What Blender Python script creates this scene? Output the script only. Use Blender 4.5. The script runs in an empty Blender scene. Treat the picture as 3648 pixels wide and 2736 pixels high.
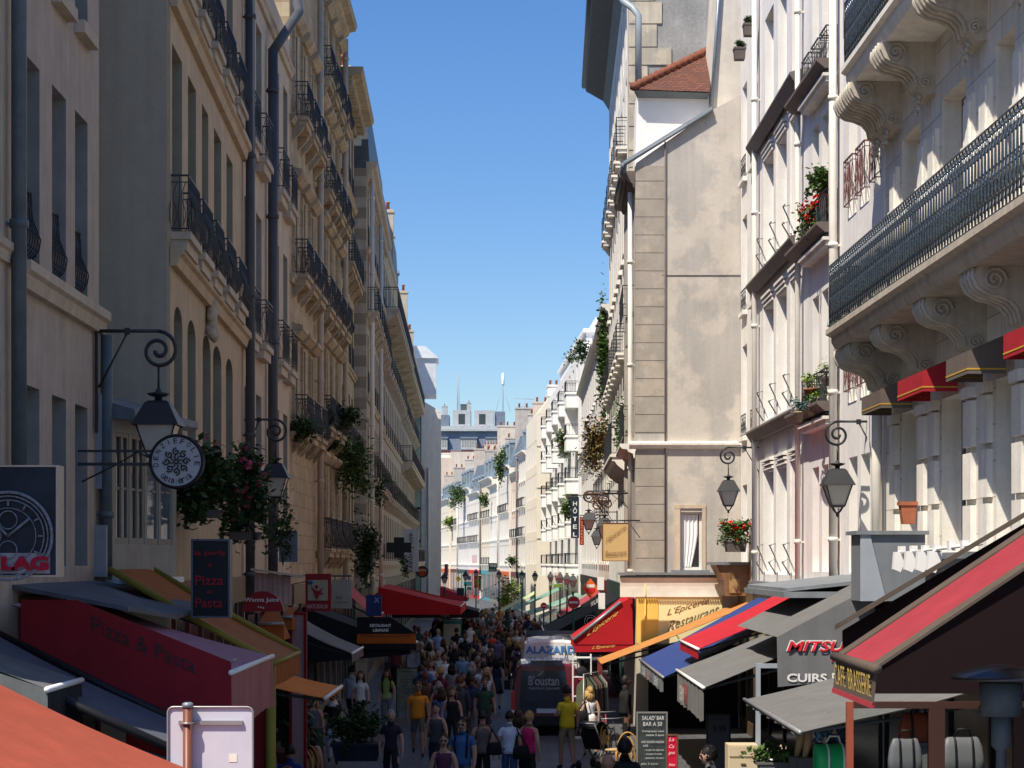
import bpy, bmesh, math, random
from mathutils import Vector, Matrix
random.seed(7)
R = math.radians
SC = bpy.context.scene
COL = SC.collection
# ------------------------------------------------------------ camera, sky, sun, exposure
F, CX, CY, H = 1965.0, 512.0, 562.0, 4.6
cam_d = bpy.data.cameras.new('camera'); cam = bpy.data.objects.new('camera', cam_d); COL.objects.link(cam)
cam.location = (0, 0, H); cam.rotation_euler = (R(90), 0, 0)
cam_d.sensor_width = 36; cam_d.lens = F / 1024 * 36; cam_d.shift_y = (CY - 384) / 1024
cam_d.clip_start = 0.5; cam_d.clip_end = 3000
SC.camera = cam
SUN = Vector((-1.15, -1.3, 2.72)).normalized()
w = bpy.data.worlds.new('World'); SC.world = w; w.use_nodes = True
nt = w.node_tree; bg = nt.nodes['Background']
sky = nt.nodes.new('ShaderNodeTexSky'); sky.sky_type = 'NISHITA'; sky.sun_disc = False
sky.sun_elevation = math.asin(SUN.z); sky.sun_rotation = math.atan2(SUN.x, SUN.y) % (2 * math.pi)
sky.altitude = 40; sky.air_density = 1.0; sky.dust_density = 0.7; sky.ozone_density = 4.0
hs = nt.nodes.new('ShaderNodeHueSaturation'); hs.inputs['Saturation'].default_value = 1.26; hs.inputs['Hue'].default_value = .508
nt.links.new(sky.outputs[0], hs.inputs['Color']); nt.links.new(hs.outputs[0], bg.inputs[0]); bg.inputs[1].default_value = 0.112
sd = bpy.data.lights.new('sun', 'SUN'); so = bpy.data.objects.new('sun', sd); COL.objects.link(so)
sd.energy = 5.0; sd.angle = R(0.5); sd.color = (1.0, 0.90, 0.76)
so.rotation_euler = SUN.to_track_quat('Z', 'Y').to_euler()
so.location = SUN * 60
SC.view_settings.view_transform = 'Standard'; SC.view_settings.look = 'None'
SC.view_settings.exposure = 0.42; SC.view_settings.gamma = 1.0
# ------------------------------------------------------------ helpers
def P(px, py, Y): return Vector(((px - CX) * Y / F, Y, H + (CY - py) * Y / F))
def tag(o, label=None, cat=None, group=None, kind=None):
    if label: o['label'] = label
    if cat: o['category'] = cat
    if group: o['group'] = group
    if kind: o['kind'] = kind
    return o
def empty(name, loc, rz=0, label=None, cat=None, group=None):
    o = bpy.data.objects.new(name, None); COL.objects.link(o); o.empty_display_size = .2
    o.location = loc; o.rotation_euler = (0, 0, rz)
    return tag(o, label, cat, group)
def wm(o):
    m = Matrix.LocRotScale(o.location, o.rotation_euler, o.scale)
    return wm(o.parent) @ m if o.parent else m
def link(name, me, parent=None, loc=None, rz=None):
    o = bpy.data.objects.new(name, me); COL.objects.link(o)
    if parent: o.parent = parent
    if loc is not None: o.location = loc
    if rz is not None: o.rotation_euler = (0, 0, rz)
    return o
def kids(o): return [c for c in o.children]
def copy_tree(o, parent=None):
    c = o.copy(); COL.objects.link(c); c.parent = parent
    for ch in kids(o): copy_tree(ch, c)
    return c
class MB:
    def __init__(s): s.v = []; s.f = []; s.m = []; s.sm = []
    def add(s, vs, fs, m=0, smooth=False):
        n = len(s.v); s.v += [tuple(v) for v in vs]
        for f in fs: s.f.append(tuple(n + i for i in f)); s.m.append(m); s.sm.append(smooth)
        return s
    def quad(s, a, b, c, d, m=0): return s.add([a, b, c, d], [(0, 1, 2, 3)], m)
    def poly(s, pts, m=0): return s.add(pts, [tuple(range(len(pts)))], m)
    def box(s, x0, x1, y0, y1, z0, z1, m=0):
        return s.add([(x0,y0,z0),(x1,y0,z0),(x1,y1,z0),(x0,y1,z0),(x0,y0,z1),(x1,y0,z1),(x1,y1,z1),(x0,y1,z1)],
                     [(0,3,2,1),(4,5,6,7),(0,1,5,4),(1,2,6,5),(2,3,7,6),(3,0,4,7)], m)
    def obox(s, o, u, v, w_, m=0):
        o, u, v, w_ = map(Vector, (o, u, v, w_))
        p = [o, o+u, o+u+v, o+v, o+w_, o+u+w_, o+u+v+w_, o+v+w_]
        return s.add(p, [(0,3,2,1),(4,5,6,7),(0,1,5,4),(1,2,6,5),(2,3,7,6),(3,0,4,7)], m)
    def prism(s, poly, ext, m=0):
        n = len(poly); a = [Vector(p) for p in poly]; b = [p + Vector(ext) for p in a]
        return s.add(a + b, [tuple(range(n))[::-1], tuple(range(n, 2*n))] + [(i, (i+1) % n, n+(i+1) % n, n+i) for i in range(n)], m)
    def tube(s, pts, r, n=6, m=0, smooth=True, close=False):
        pts = [Vector(p) for p in pts]; k = len(pts); vs = []; fs = []
        rs = r if isinstance(r, (list, tuple)) else [r] * k
        prev = None
        for i, p in enumerate(pts):
            if close: t = pts[(i+1) % k] - pts[i-1]
            else: t = pts[min(i+1, k-1)] - pts[max(i-1, 0)]
            if t.length < 1e-9: t = Vector((0, 0, 1))
            t.normalize()
            if prev is None:
                a = Vector((0, 0, 1)) if abs(t.z) < .9 else Vector((1, 0, 0))
                u = t.cross(a).normalized()
            else:
                u = prev - t * prev.dot(t)
                u = u.normalized() if u.length > 1e-6 else t.orthogonal().normalized()
            prev = u; v = t.cross(u)
            for j in range(n):
                an = 2 * math.pi * (j + .5) / n
                vs.append(p + (u * math.cos(an) + v * math.sin(an)) * rs[i])
        kk = k if close else k - 1
        for i in range(kk):
            for j in range(n):
                i2 = (i + 1) % k
                fs.append((i*n+j, i*n+(j+1) % n, i2*n+(j+1) % n, i2*n+j))
        if not close: fs += [tuple(range(n))[::-1], tuple(range((k-1)*n, k*n))]
        return s.add(vs, fs, m, smooth)
    def lathe(s, prof, c=(0, 0, 0), n=12, m=0, smooth=True, ph=0, sx=1, sy=1):
        c = Vector(c); vs = []; k = len(prof)
        for r, z in prof:
            for j in range(n):
                a = 2*math.pi*j/n + ph; vs.append(c + Vector((r*math.cos(a)*sx, r*math.sin(a)*sy, z)))
        fs = [(i*n+j, i*n+(j+1) % n, (i+1)*n+(j+1) % n, (i+1)*n+j) for i in range(k-1) for j in range(n)]
        fs += [tuple(range(n))[::-1], tuple(range((k-1)*n, k*n))]
        return s.add(vs, fs, m, smooth)
    def mesh(s, name, mats):
        me = bpy.data.meshes.new(name); me.from_pydata(s.v, [], s.f)
        for mt in (mats if isinstance(mats, (list, tuple)) else [mats]): me.materials.append(mt)
        me.polygons.foreach_set('material_index', s.m); me.polygons.foreach_set('use_smooth', s.sm)
        me.update(); return me
    def build(s, name, mats, parent=None, loc=None, rz=None, kind=None):
        return tag(link(name, s.mesh(name, mats), parent, loc, rz), kind=kind)
# ------------------------------------------------------------ materials
MATS = {}
def mat(name, col, rough=.85, var=.12, scale=2.0, streak=0., bump=0., bscale=40, metal=0., spec=.3, col2=None, thr=None, dirt=None, trans=0., coat=0., fine=.0, blocks=None):
    if name in MATS: return MATS[name]
    m = bpy.data.materials.new(name); m.use_nodes = True; t = m.node_tree; N = t.nodes; Lk = t.links
    b = N['Principled BSDF']; b.inputs['Roughness'].default_value = rough; b.inputs['Metallic'].default_value = metal
    b.inputs['Specular IOR Level'].default_value = spec; b.inputs['Coat Weight'].default_value = coat
    if trans: b.inputs['Transmission Weight'].default_value = trans
    tc = N.new('ShaderNodeTexCoord'); src = tc.outputs['Object']
    def noise(sc, det=6, mp=None, rough_=.6):
        n = N.new('ShaderNodeTexNoise'); n.inputs['Scale'].default_value = sc; n.inputs['Detail'].default_value = det; n.inputs['Roughness'].default_value = rough_
        if mp:
            q = N.new('ShaderNodeMapping'); q.inputs['Scale'].default_value = mp; Lk.new(src, q.inputs[0]); Lk.new(q.outputs[0], n.inputs[0])
        else: Lk.new(src, n.inputs[0])
        return n.outputs[0]
    def rng(x, a, b_, lo=.3, hi=.7):
        q = N.new('ShaderNodeMapRange'); q.inputs[1].default_value = lo; q.inputs[2].default_value = hi; q.inputs[3].default_value = a; q.inputs[4].default_value = b_
        Lk.new(x, q.inputs[0]); return q.outputs[0]
    def mix(f, A, B, mode='MIX'):
        q = N.new('ShaderNodeMix'); q.data_type = 'RGBA'; q.blend_type = mode
        for i, x in ((0, f), (6, A), (7, B)):
            if isinstance(x, (int, float)): q.inputs[i].default_value = x
            elif isinstance(x, tuple): q.inputs[i].default_value = (*x, 1) if len(x) == 3 else x
            else: Lk.new(x, q.inputs[i])
        return q.outputs[2]
    c = tuple(col)
    if col2: c = mix(rng(noise(thr[1] if thr else 1.2, 8), 0, 1, (thr[0] if thr else .5) - .03, (thr[0] if thr else .5) + .03), c, tuple(col2))
    if var:
        cb = N.new('ShaderNodeCombineColor'); v = rng(noise(scale), 1 - var, 1 + var)
        for i in range(3): Lk.new(v, cb.inputs[i])
        c = mix(1.0, c, cb.outputs[0], 'MULTIPLY')
    if blocks:
        q = N.new('ShaderNodeMapping'); q.inputs['Rotation'].default_value = (R(90), 0, 0); Lk.new(src, q.inputs[0]); br = N.new('ShaderNodeTexBrick'); br.inputs['Scale'].default_value = 1
        br.inputs['Color1'].default_value = (1, 1, 1, 1); br.inputs['Color2'].default_value = (.84, .84, .82, 1); br.inputs['Mortar'].default_value = (.6, .58, .55, 1); br.inputs['Mortar Size'].default_value = .012; br.inputs['Brick Width'].default_value = blocks[0]; br.inputs['Row Height'].default_value = blocks[1]
        Lk.new(q.outputs[0], br.inputs[0]); c = mix(1.0, c, br.outputs[0], 'MULTIPLY')
    if fine:
        cb = N.new('ShaderNodeCombineColor'); v = rng(noise(scale*14, 3), 1 - fine, 1 + fine)
        for i in range(3): Lk.new(v, cb.inputs[i])
        c = mix(1.0, c, cb.outputs[0], 'MULTIPLY')
    if streak:
        c = mix(rng(noise(1.6, 8, (3.5, 3.5, .22)), 0, streak, .42, .75), c, tuple(dirt) if dirt else tuple(x * .45 for x in col))
    if isinstance(c, tuple): b.inputs['Base Color'].default_value = (*c, 1)
    else: Lk.new(c, b.inputs['Base Color'])
    if bump:
        bp = N.new('ShaderNodeBump'); bp.inputs['Strength'].default_value = bump; bp.inputs['Distance'].default_value = .02
        Lk.new(noise(bscale, 4), bp.inputs['Height']); Lk.new(bp.outputs[0], b.inputs['Normal'])
    MATS[name] = m; return m
def stone(name, col, **k):
    k.setdefault('streak', .45); k.setdefault('var', .13); k.setdefault('bump', .25); k.setdefault('fine', .05)
    return mat(name, col, **k)
IRON = mat('black iron', (.018, .02, .024), .45, .2, spec=.5)
BIRON = mat('blue black iron', (.075, .095, .115), .2, .5, 30, metal=.65, spec=.8)
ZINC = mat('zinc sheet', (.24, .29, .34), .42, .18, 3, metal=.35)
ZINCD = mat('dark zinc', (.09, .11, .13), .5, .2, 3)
LEAD = mat('grey lead flashing', (.2, .22, .24), .6, .2, 3, streak=.3)
FRAME = mat('white window paint', (.7, .7, .67), .5, .08)
FRAMED = mat('brown window paint', (.13, .08, .06), .5, .1)
GLASS = mat('window glass dark', (.02, .026, .03), .06, .3, .6, spec=.9)
GLASS2 = mat('window glass with curtain', (.3, .3, .29), .25, .3, 3, streak=.6, spec=.6)
GLASS3 = mat('window glass sky grey', (.10, .13, .16), .08, .3, 1.0, spec=.9)
PIPEB = mat('blue grey pipe paint', (.11, .14, .15), .5, .2, 4, streak=.5)
PIPED = mat('dark pipe paint', (.075, .078, .085), .5, .15, 4, streak=.3)
PIPEW = mat('cream pipe paint', (.72, .69, .62), .5, .06, 4, streak=.25)
TERRA = mat('terracotta', (.36, .12, .06), .8, .15, 8)
WHITE = mat('white paint', (.8, .8, .78), .5, .05)
BLACK = mat('black paint', (.012, .012, .014), .5, .1)
LEAF = mat('green leaves', (.07, .13, .03), .6, .5, 6, spec=.3)
LEAFD = mat('dark green leaves', (.035, .07, .02), .6, .5, 6, spec=.3)
LEAFY = mat('yellow green leaves', (.16, .25, .03), .6, .4, 6, spec=.3)
REDF = mat('red petals', (.65, .02, .012), .6, .2, 9)
PINKF = mat('pink petals', (.62, .13, .2), .6, .25, 9)
WOOD = mat('brown wood', (.16, .08, .04), .6, .25, 5)
# ------------------------------------------------------------ lettering
def text(body, parent, o, u, v, mt, name='lettering', fit='both', shear=0, off=.004, bold=0., thick=.006, space=1.0, arc=None):
    """text whose bounding box starts at world point o, spans vector u (width) and v (height)"""
    cu = bpy.data.curves.new('t', 'FONT'); cu.body = body; cu.size = 1; cu.shear = shear; cu.offset = bold; cu.space_character = space
    cu.resolution_u = 4; cu.align_x = 'CENTER' if '\n' in body else 'LEFT'; cu.space_line = .9
    t = bpy.data.objects.new('t', cu); me = bpy.data.meshes.new_from_object(t)
    me.name = name
    bpy.data.objects.remove(t); bpy.data.curves.remove(cu)
    vs = [x.co.copy() for x in me.vertices]
    x0 = min(a.x for a in vs); x1 = max(a.x for a in vs); y0 = min(a.y for a in vs); y1 = max(a.y for a in vs)
    o, u, v = Vector(o), Vector(u), Vector(v); n = u.cross(v).normalized()
    inv = wm(parent).inverted() if parent else Matrix()
    for x in me.vertices:
        a = (x.co.x - x0) / (x1 - x0); b = (x.co.y - y0) / (y1 - y0)
        x.co = inv @ (o + u * a + v * b + n * off)
    me.materials.append(mt); me.update()
    ob = link(name, me, parent); return ob
# ------------------------------------------------------------ foliage
def leaves(mb, c, rad, n, size, m=0, droop=0, seed=1, clump=12):
    rnd = random.Random(seed); c = Vector(c); cs = []
    for i in range(clump):
        d = Vector((rnd.gauss(0, .45), rnd.gauss(0, .45), rnd.gauss(0, .45)))
        cs.append(d if d.length < 1 else d.normalized())
    for i in range(n):
        q = rnd.choice(cs) * .8 + Vector((rnd.gauss(0, .24), rnd.gauss(0, .24), rnd.gauss(0, .24)))
        p = c + Vector((q.x*rad[0], q.y*rad[1], q.z*rad[2] - droop*abs(q.x)*rad[2]))
        a = Vector((rnd.uniform(-1, 1), rnd.uniform(-1, 1), rnd.uniform(-.6, .6))).normalized()
        b = a.cross(Vector((rnd.uniform(-1, 1), rnd.uniform(-1, 1), 1))).normalized()
        s_ = size * rnd.uniform(.5, 2.0)
        mb.add([p - a*s_, p + b*s_*.55, p + a*s_, p - b*s_*.55], [(0, 1, 2, 3)], m)
def plant(name, label, cat, loc, rad, n=500, size=.05, leaf=None, flower=None, nf=60, pot='box', potm=None, seed=1, group=None, potsize=None, fsize=None):
    root = empty(name, loc, 0, label, cat, group)
    h = 0
    if pot:
        pw, pd, ph = potsize or (rad[0]*.8, rad[1]*.6, .2)
        mb = MB()
        if pot == 'box': mb.add([(-pw*.85,-pd*.85,0),(pw*.85,-pd*.85,0),(pw*.85,pd*.85,0),(-pw*.85,pd*.85,0),(-pw,-pd,ph),(pw,-pd,ph),(pw,pd,ph),(-pw,pd,ph)],
                     [(0,3,2,1),(4,5,6,7),(0,1,5,4),(1,2,6,5),(2,3,7,6),(3,0,4,7)]); mb.box(-pw*1.06, pw*1.06, -pd*1.06, pd*1.06, ph*.84, ph*1.02)
        else: mb.lathe([(pw*.7, 0), (pw, ph), (pw*1.12, ph), (pw*1.12, ph*1.18), (pw*.9, ph*1.18)], n=12)
        mb.build('pot', potm or TERRA, root); h = ph
    mb = MB(); leaves(mb, (0, 0, h + rad[2]*.8), rad, n, size, seed=seed)
    for i in range(5): 
        a = i * 1.3 + seed; mb.tube([(0, 0, h), (math.cos(a)*rad[0]*.5, math.sin(a)*rad[1]*.5, h + rad[2]*1.2)], .008, 4)
    if min(rad) > .28 and rad[2] < 1.5 and size < .075 and pot:
        rn = random.Random(seed*7)
        for i in range(9):
            a = rn.uniform(0, 6.28); x, y, z = math.cos(a)*rad[0]*.8, math.sin(a)*rad[1]*.8, h + rad[2]*.6; dn = rn.uniform(.5, 1.0)*rad[2]*1.1; up = rn.random() < .35; pts = [(x, y, z)]
            for k in range(1, 7): pts.append((x*(1+.09*k) + rn.uniform(-.02, .02), y*(1+.09*k), z + (dn if up else -dn)*k/6)); leaves(mb, pts[-1], (.05, .05, .05), 7, size*.9, seed=seed*50+i*9+k, clump=2)
            mb.tube(pts, .006, 3)
    mb.build('foliage', leaf or LEAF, root)
    if flower:
        mb = MB(); rnd = random.Random(seed + 5)
        for i in range(nf // 6):
            q = Vector((rnd.gauss(0, .5), rnd.gauss(0, .5), rnd.gauss(.25, .45)))
            if q.length > 1: q.normalize()
            leaves(mb, (q.x*rad[0], q.y*rad[1], h + rad[2]*.8 + q.z*rad[2]), (fsize or .05,)*3, 9, (fsize or .05)*.7, seed=seed*31+i, clump=2)
        mb.build('blossoms', flower, root)
    return root
# ------------------------------------------------------------ ground
PAVE = mat('grey stone paving', (.10, .105, .11), .75, .2, .8, streak=0, fine=.15, bump=.2, bscale=20)
def paving_mat():
    m = bpy.data.materials.new('paving slabs'); m.use_nodes = True; t = m.node_tree; N = t.nodes; L = t.links
    b = N['Principled BSDF']; b.inputs['Roughness'].default_value = .6
    tc = N.new('ShaderNodeTexCoord'); br = N.new('ShaderNodeTexBrick'); br.inputs['Scale'].default_value = 1.0
    br.inputs['Color1'].default_value = (.075, .08, .09, 1); br.inputs['Color2'].default_value = (.10, .105, .115, 1); br.inputs['Mortar'].default_value = (.035, .035, .035, 1)
    br.inputs['Mortar Size'].default_value = .012; br.inputs['Brick Width'].default_value = .6; br.inputs['Row Height'].default_value = .4
    n = N.new('ShaderNodeTexNoise'); n.inputs['Scale'].default_value = .7; n.inputs['Detail'].default_value = 8
    mr = N.new('ShaderNodeMapRange'); mr.inputs[1].default_value = .3; mr.inputs[2].default_value = .7; mr.inputs[3].default_value = .7; mr.inputs[4].default_value = 1.2
    mx = N.new('ShaderNodeMix'); mx.data_type = 'RGBA'; mx.blend_type = 'MULTIPLY'; mx.inputs[0].default_value = 1
    cb = N.new('ShaderNodeCombineColor')
    L.new(tc.outputs['Object'], br.inputs[0]); L.new(tc.outputs['Object'], n.inputs[0]); L.new(n.outputs[0], mr.inputs[0])
    for i in range(3): L.new(mr.outputs[0], cb.inputs[i])
    L.new(br.outputs[0], mx.inputs[6]); L.new(cb.outputs[0], mx.inputs[7]); L.new(mx.outputs[2], b.inputs['Base Color'])
    return m
MB().quad((-700, -60, -.004), (700, -60, -.004), (700, 2200, -.004), (-700, 2200, -.004)).build('ground', PAVE, kind='structure')
MB().add([(-8, -20, 0), (8, -20, 0), (8, 160, 0), (-9, 160, 0), (0, 200, 0), (-22, 200, 0), (-9, 340, 0), (-28, 340, 0)],
         [(0, 1, 2, 3), (3, 2, 4, 5), (5, 4, 6, 7)]).build('street', paving_mat(), kind='structure')
# ------------------------------------------------------------ buildings
WCACHE = {}
def window_meshes(w_, h, fr, gl, far, arch=0, thin=False):
    k = (round(w_, 2), round(h, 2), fr.name, gl.name, far, arch)
    if k in WCACHE: return WCACHE[k]
    a = MB(); f = .06
    a.box(0, f, 0, .05, 0, h); a.box(w_-f, w_, 0, .05, 0, h); a.box(f, w_-f, 0, .05, 0, f+.03); a.box(f, w_-f, 0, .05, h-f, h)
    if w_ > .5: a.box(w_/2-.035, w_/2+.035, -.006, .046, f+.03, h-f)
    for q in ((.3, .55, .8) if h > 1.9 else (.5,)):
        a.box(f, w_/2-.035, .008, .04, h*q-.018, h*q+.018); a.box(w_/2+.035, w_-f, .008, .04, h*q-.018, h*q+.018)
    g = MB().box(f*.5, w_-f*.5, .024, .034, .03, h-.03, 1 if far else 0)
    if far:
        a.add(g.v, g.f, 1); r = (a.mesh('window', [fr, gl]), None)
    else: r = (a.mesh('window', fr), g.mesh('pane', gl))
    WCACHE[k] = r; return r
class Bld:
    def __init__(s, name, label, p0, p1, cat='building', group=None, z=0):
        s.p0 = Vector((*p0, 0)); s.p1 = Vector((*p1, 0)); d = s.p1 - s.p0; s.L = d.length; s.d = d.normalized()
        s.root = empty(name, (p0[0], p0[1], z), math.atan2(d.y, d.x), label, cat, group); s.M = wm(s.root); s.rev = .28
    def fx(s, px):
        k = (px - CX) / F; return (k * s.p0.y - s.p0.x) / (s.d.x - k * s.d.y)
    def fz(s, px, py):
        Y = s.p0.y + s.d.y * s.fx(px); return H + (CY - py) * Y / F
    def span(s, a, b):
        u, v = s.fx(a), s.fx(b); return (min(u, v), max(u, v))
    def wall(s, rows, z1, depth, m, z0=0, rev=.28, mrev=None, frame=FRAME, glasses=(GLASS, GLASS2, GLASS3), far=False, windows=True, top=True):
        """rows: (za, zb, cols[, arch])"""
        s.rev = rev; b = MB(); L = s.L; zc = z0
        rows = sorted(rows, key=lambda r: r[0])
        rnd = random.Random(hash(round(s.p0.y * 10)) + 3)
        for r in rows:
            za, zb, cols = r[0], r[1], sorted(r[2]); arch = r[3] if len(r) > 3 else 0
            if za > zc: b.quad((0, 0, zc), (L, 0, zc), (L, 0, za), (0, 0, za))
            x = 0
            for c0, c1 in cols:
                c0 = max(c0, x + .02); c1 = min(c1, L - .02)
                if c1 - c0 < .1: continue
                b.quad((x, 0, za), (c0, 0, za), (c0, 0, zb), (x, 0, zb))
                b.quad((c0, 0, za), (c0, rev, za), (c0, rev, zb), (c0, 0, zb), 1)
                b.quad((c1, rev, za), (c1, 0, za), (c1, 0, zb), (c1, rev, zb), 1)
                b.quad((c0, 0, za), (c1, 0, za), (c1, rev, za), (c0, rev, za), 1)
                b.quad((c0, rev, zb), (c1, rev, zb), (c1, 0, zb), (c0, 0, zb), 1)
                if arch:
                    n = 8; cm = (c0+c1)/2; hw = (c1-c0)/2
                    pts = [(cm - hw*math.cos(math.pi*i/n), zb - arch + arch*math.sin(math.pi*i/n)) for i in range(n+1)]
                    for i in range(n):
                        (xa, z_a), (xb, z_b) = pts[i], pts[i+1]
                        b.quad((xa, 0, z_a), (xb, 0, z_b), (xb, 0, zb+.0), (xa, 0, zb+.0)); b.quad((xa, 0, z_a), (xa, rev-.06, z_a), (xb, rev-.06, z_b), (xb, 0, z_b), 1)
                x = c1
                if windows:
                    fm, gm = window_meshes(c1-c0, zb-za, frame, rnd.choice(glasses), far)
                    o = link('window', fm, s.root, (c0, rev - .05, za))
                    if gm: link('pane', gm, o)
            b.quad((x, 0, za), (L, 0, za), (L, 0, zb), (x, 0, zb)); zc = zb
        b.quad((0, 0, zc), (L, 0, zc), (L, 0, z1), (0, 0, z1))
        D = depth
        b.quad((0, D, z0), (0, 0, z0), (0, 0, z1), (0, D, z1)); b.quad((L, 0, z0), (L, D, z0), (L, D, z1), (L, 0, z1))
        b.quad((L, D, z0), (0, D, z0), (0, D, z1), (L, D, z1))
        if top: b.quad((0, 0, z1), (L, 0, z1), (L, D, z1), (0, D, z1))
        return b.build('wall', [m, mrev or m], s.root)
    def prof(s, name, z, prof, m, x0=None, x1=None):
        """extrude profile [(out, up)] along the facade"""
        x0 = 0 if x0 is None else x0; x1 = s.L if x1 is None else x1
        return MB().prism([(x0, -o, z+u) for o, u in prof], (x1-x0, 0, 0)).build(name, m, s.root)
    def ledge(s, z, m, out=.18, h=.22, x0=None, x1=None, name='string_course'):
        return s.prof(name, z, [(-.02, 0), (out*.5, 0), (out*.7, h*.5), (out, h*.62), (out, h), (-.02, h)], m, x0, x1)
    def cornice(s, z, m, out=.55, h=.6, x0=None, x1=None, dent=0, name='cornice'):
        o = s.prof(name, z, [(-.02, 0), (out*.15, 0), (out*.2, h*.3), (out*.5, h*.45), (out*.55, h*.6), (out*.9, h*.66), (out, h*.85), (out, h), (-.02, h)], m, x0, x1)
        if dent:
            b = MB(); x = (x0 or 0) + dent*.3; xe = s.L if x1 is None else x1
            while x < xe - dent*.4: b.box(x, x+dent*.45, -out*.52, -.0, z+h*.12, z+h*.47); x += dent
            b.build('dentils', m, s.root)
        return o
    def slab(s, x0, x1, z, out, t, m, name='balcony_slab', corb=2, cm=None):
        b = MB().box(x0, x1, -out, -.002, z-t*.4, z).box(x0+.04, x1-.04, -out+.06, -.002, z-t, z-t*.4)
        for i in range(corb):
            c = x0 + .1 + (x1-x0-.2)*(i/(max(1, corb-1)) if corb > 1 else .5)
            b.prism([(c-.06, 0, z-t), (c-.06, -out*.75, z-t), (c-.06, -out*.6, z-t-.12), (c-.06, -out*.2, z-t-.3), (c-.06, 0, z-t-.36)], (.12, 0, 0))
        return b.build(name, m, s.root)
    def rail(s, x0, x1, z, out, h=.9, style=0, m=IRON, r=.011, sp=.12, name='railing', sides=True):
        key = ('rail', round(x1-x0, 2), round(out, 2), h, style, m.name, sp)
        if key not in WCACHE:
            b = MB(); w_ = x1 - x0
            path = [((0, 0), (0, -out)), ((0, -out), (w_, -out)), ((w_, -out), (w_, 0))] if sides else [((0, -out), (w_, -out))]
            for (a, c) in path:
                A = Vector((a[0], a[1], 0)); C = Vector((c[0], c[1], 0)); dd = C - A; ln = dd.length
                if ln < .05: continue
                t = dd.normalized(); nrm = Vector((t.y, -t.x, 0))
                for zz, rr in ((h, r*1.7), (h-.1, r*.9), (.05, r*1.2)): b.tube([A+Vector((0,0,zz)), C+Vector((0,0,zz))], rr, 4, smooth=False)
                n = max(1, int(round(ln / sp)))
                for i in range(n+1):
                    q = A + dd*(i/n)
                    if style == 0: b.tube([q+Vector((0,0,.05)), q+Vector((0,0,h))], r*.8, 4, smooth=False)
                    elif style == 1:   # bulging belly bars
                        b.tube([q+Vector((0,0,.05)), q+nrm*.1+Vector((0,0,.18)), q+nrm*.12+Vector((0,0,.3)), q+nrm*.02+Vector((0,0,.55)), q+Vector((0,0,h))], r*.9, 4, smooth=False)
                        if i < n:
                            qq = q + dd*(.5/n); k = [qq + t*(.035*math.sin(a_*.9)) + nrm*(.08 if a_ < 4 else .02) + Vector((0, 0, .1 + (h-.2)*a_/8)) for a_ in range(9)]
                            b.tube(k, r*.7, 3, smooth=False)
                    elif style == 2:   # crossed lattice
                        b.tube([q+Vector((0,0,.05)), q+Vector((0,0,h))], r*.8, 4, smooth=False)
                        if i < n:
                            q2 = A + dd*((i+1)/n)
                            b.tube([q+Vector((0,0,.08)), q2+Vector((0,0,h-.1))], r*.6, 3, smooth=False); b.tube([q2+Vector((0,0,.08)), q+Vector((0,0,h-.1))], r*.6, 3, smooth=False)
                    elif style == 3:   # dense cast iron lace
                        b.tube([q+Vector((0,0,.05)), q+Vector((0,0,h*.3)), q+Vector((0,0,h*.75)), q+Vector((0,0,h))], [r*1.0, r*1.9, r*1.1, r*.8], 5)
                        if i < n:
                            qq = q + dd*(.5/n)
                            for zc, ra in ((h*.18, .04), (h*.5, .045), (h*.8, .035), (h*.93, .025)):
                                b.tube([qq + t*(ra*math.cos(a_*math.pi/4)) + Vector((0, 0, zc + ra*1.4*math.sin(a_*math.pi/4))) for a_ in range(8)], r*.75, 3, smooth=False, close=True)
            WCACHE[key] = b.mesh(name, m)
        return link(name, WCACHE[key], s.root, (x0, 0, z))
    def pipe(s, x, z0, z1, m, r=.07, out=.1, name='downpipe'):
        b = MB().tube([(x, -out, z0), (x, -out, z1)], r, 10)
        z = z0 + .8
        while z < z1: b.tube([(x, -out, z), (x, -out, z+.09)], r*1.25, 10); b.box(x-.02, x+.02, -out+r*.9, 0, z+.02, z+.06); z += 2.9
        return b.build(name, m, s.root)
    def sill(s, x0, x1, z, m, out=.12, h=.12):
        return MB().box(x0-.06, x1+.06, -out, -.002, z-h, z).build('window_sill', m, s.root)
    def mansard(s, z, h, depth, m, slope=.35, dorm=(), dm=None, x0=None, x1=None, setback=.1):
        x0 = 0 if x0 is None else x0; x1 = s.L if x1 is None else x1
        r = MB().prism([(x0, setback, z-.26), (x0, setback+h*slope, z+h), (x0, depth*.5, z+h+.7), (x0, depth-h*slope, z+h), (x0, depth-.01, z-.26)], (x1-x0, 0, 0)).build('roof', m, s.root)
        for x in dorm:
            b = MB(); w_ = .5; o = setback + .25
            b.box(x-w_, x+w_, o, o+1.4, z+.35, z+h*.82)
            b.prism([(x-w_-.08, o-.08, z+h*.82), (x+w_+.08, o-.08, z+h*.82), (x, o-.08, z+h*.82+.28)], (0, 1.7, 0), 1)
            b.box(x-w_+.12, x+w_-.12, o-.012, o, z+.5, z+h*.75, 2)
            b.build('dormer', [dm or m, ZINC, GLASS], r)
        return r
    def chimney(s, x, y, z, w_, d, h, m, pots=4, parent=None):
        b = MB().box(x, x+w_, y, y+d, z, z+h).box(x-.05, x+w_+.05, y-.05, y+d+.05, z+h-.18, z+h-.05)
        o = b.build('chimney', m, parent or s.root); b = MB()
        for i in range(pots):
            if w_ > d: c = (x + w_*(i+.5)/pots, y+d/2, z+h)
            else: c = (x+w_/2, y + d*(i+.5)/pots, z+h)
            b.lathe([(.11, -.05), (.09, .35), (.12, .38), (.12, .45), (.08, .45)], c, 8)
        if pots: b.build('chimney_pots', TERRA, o)
        return o
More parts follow.
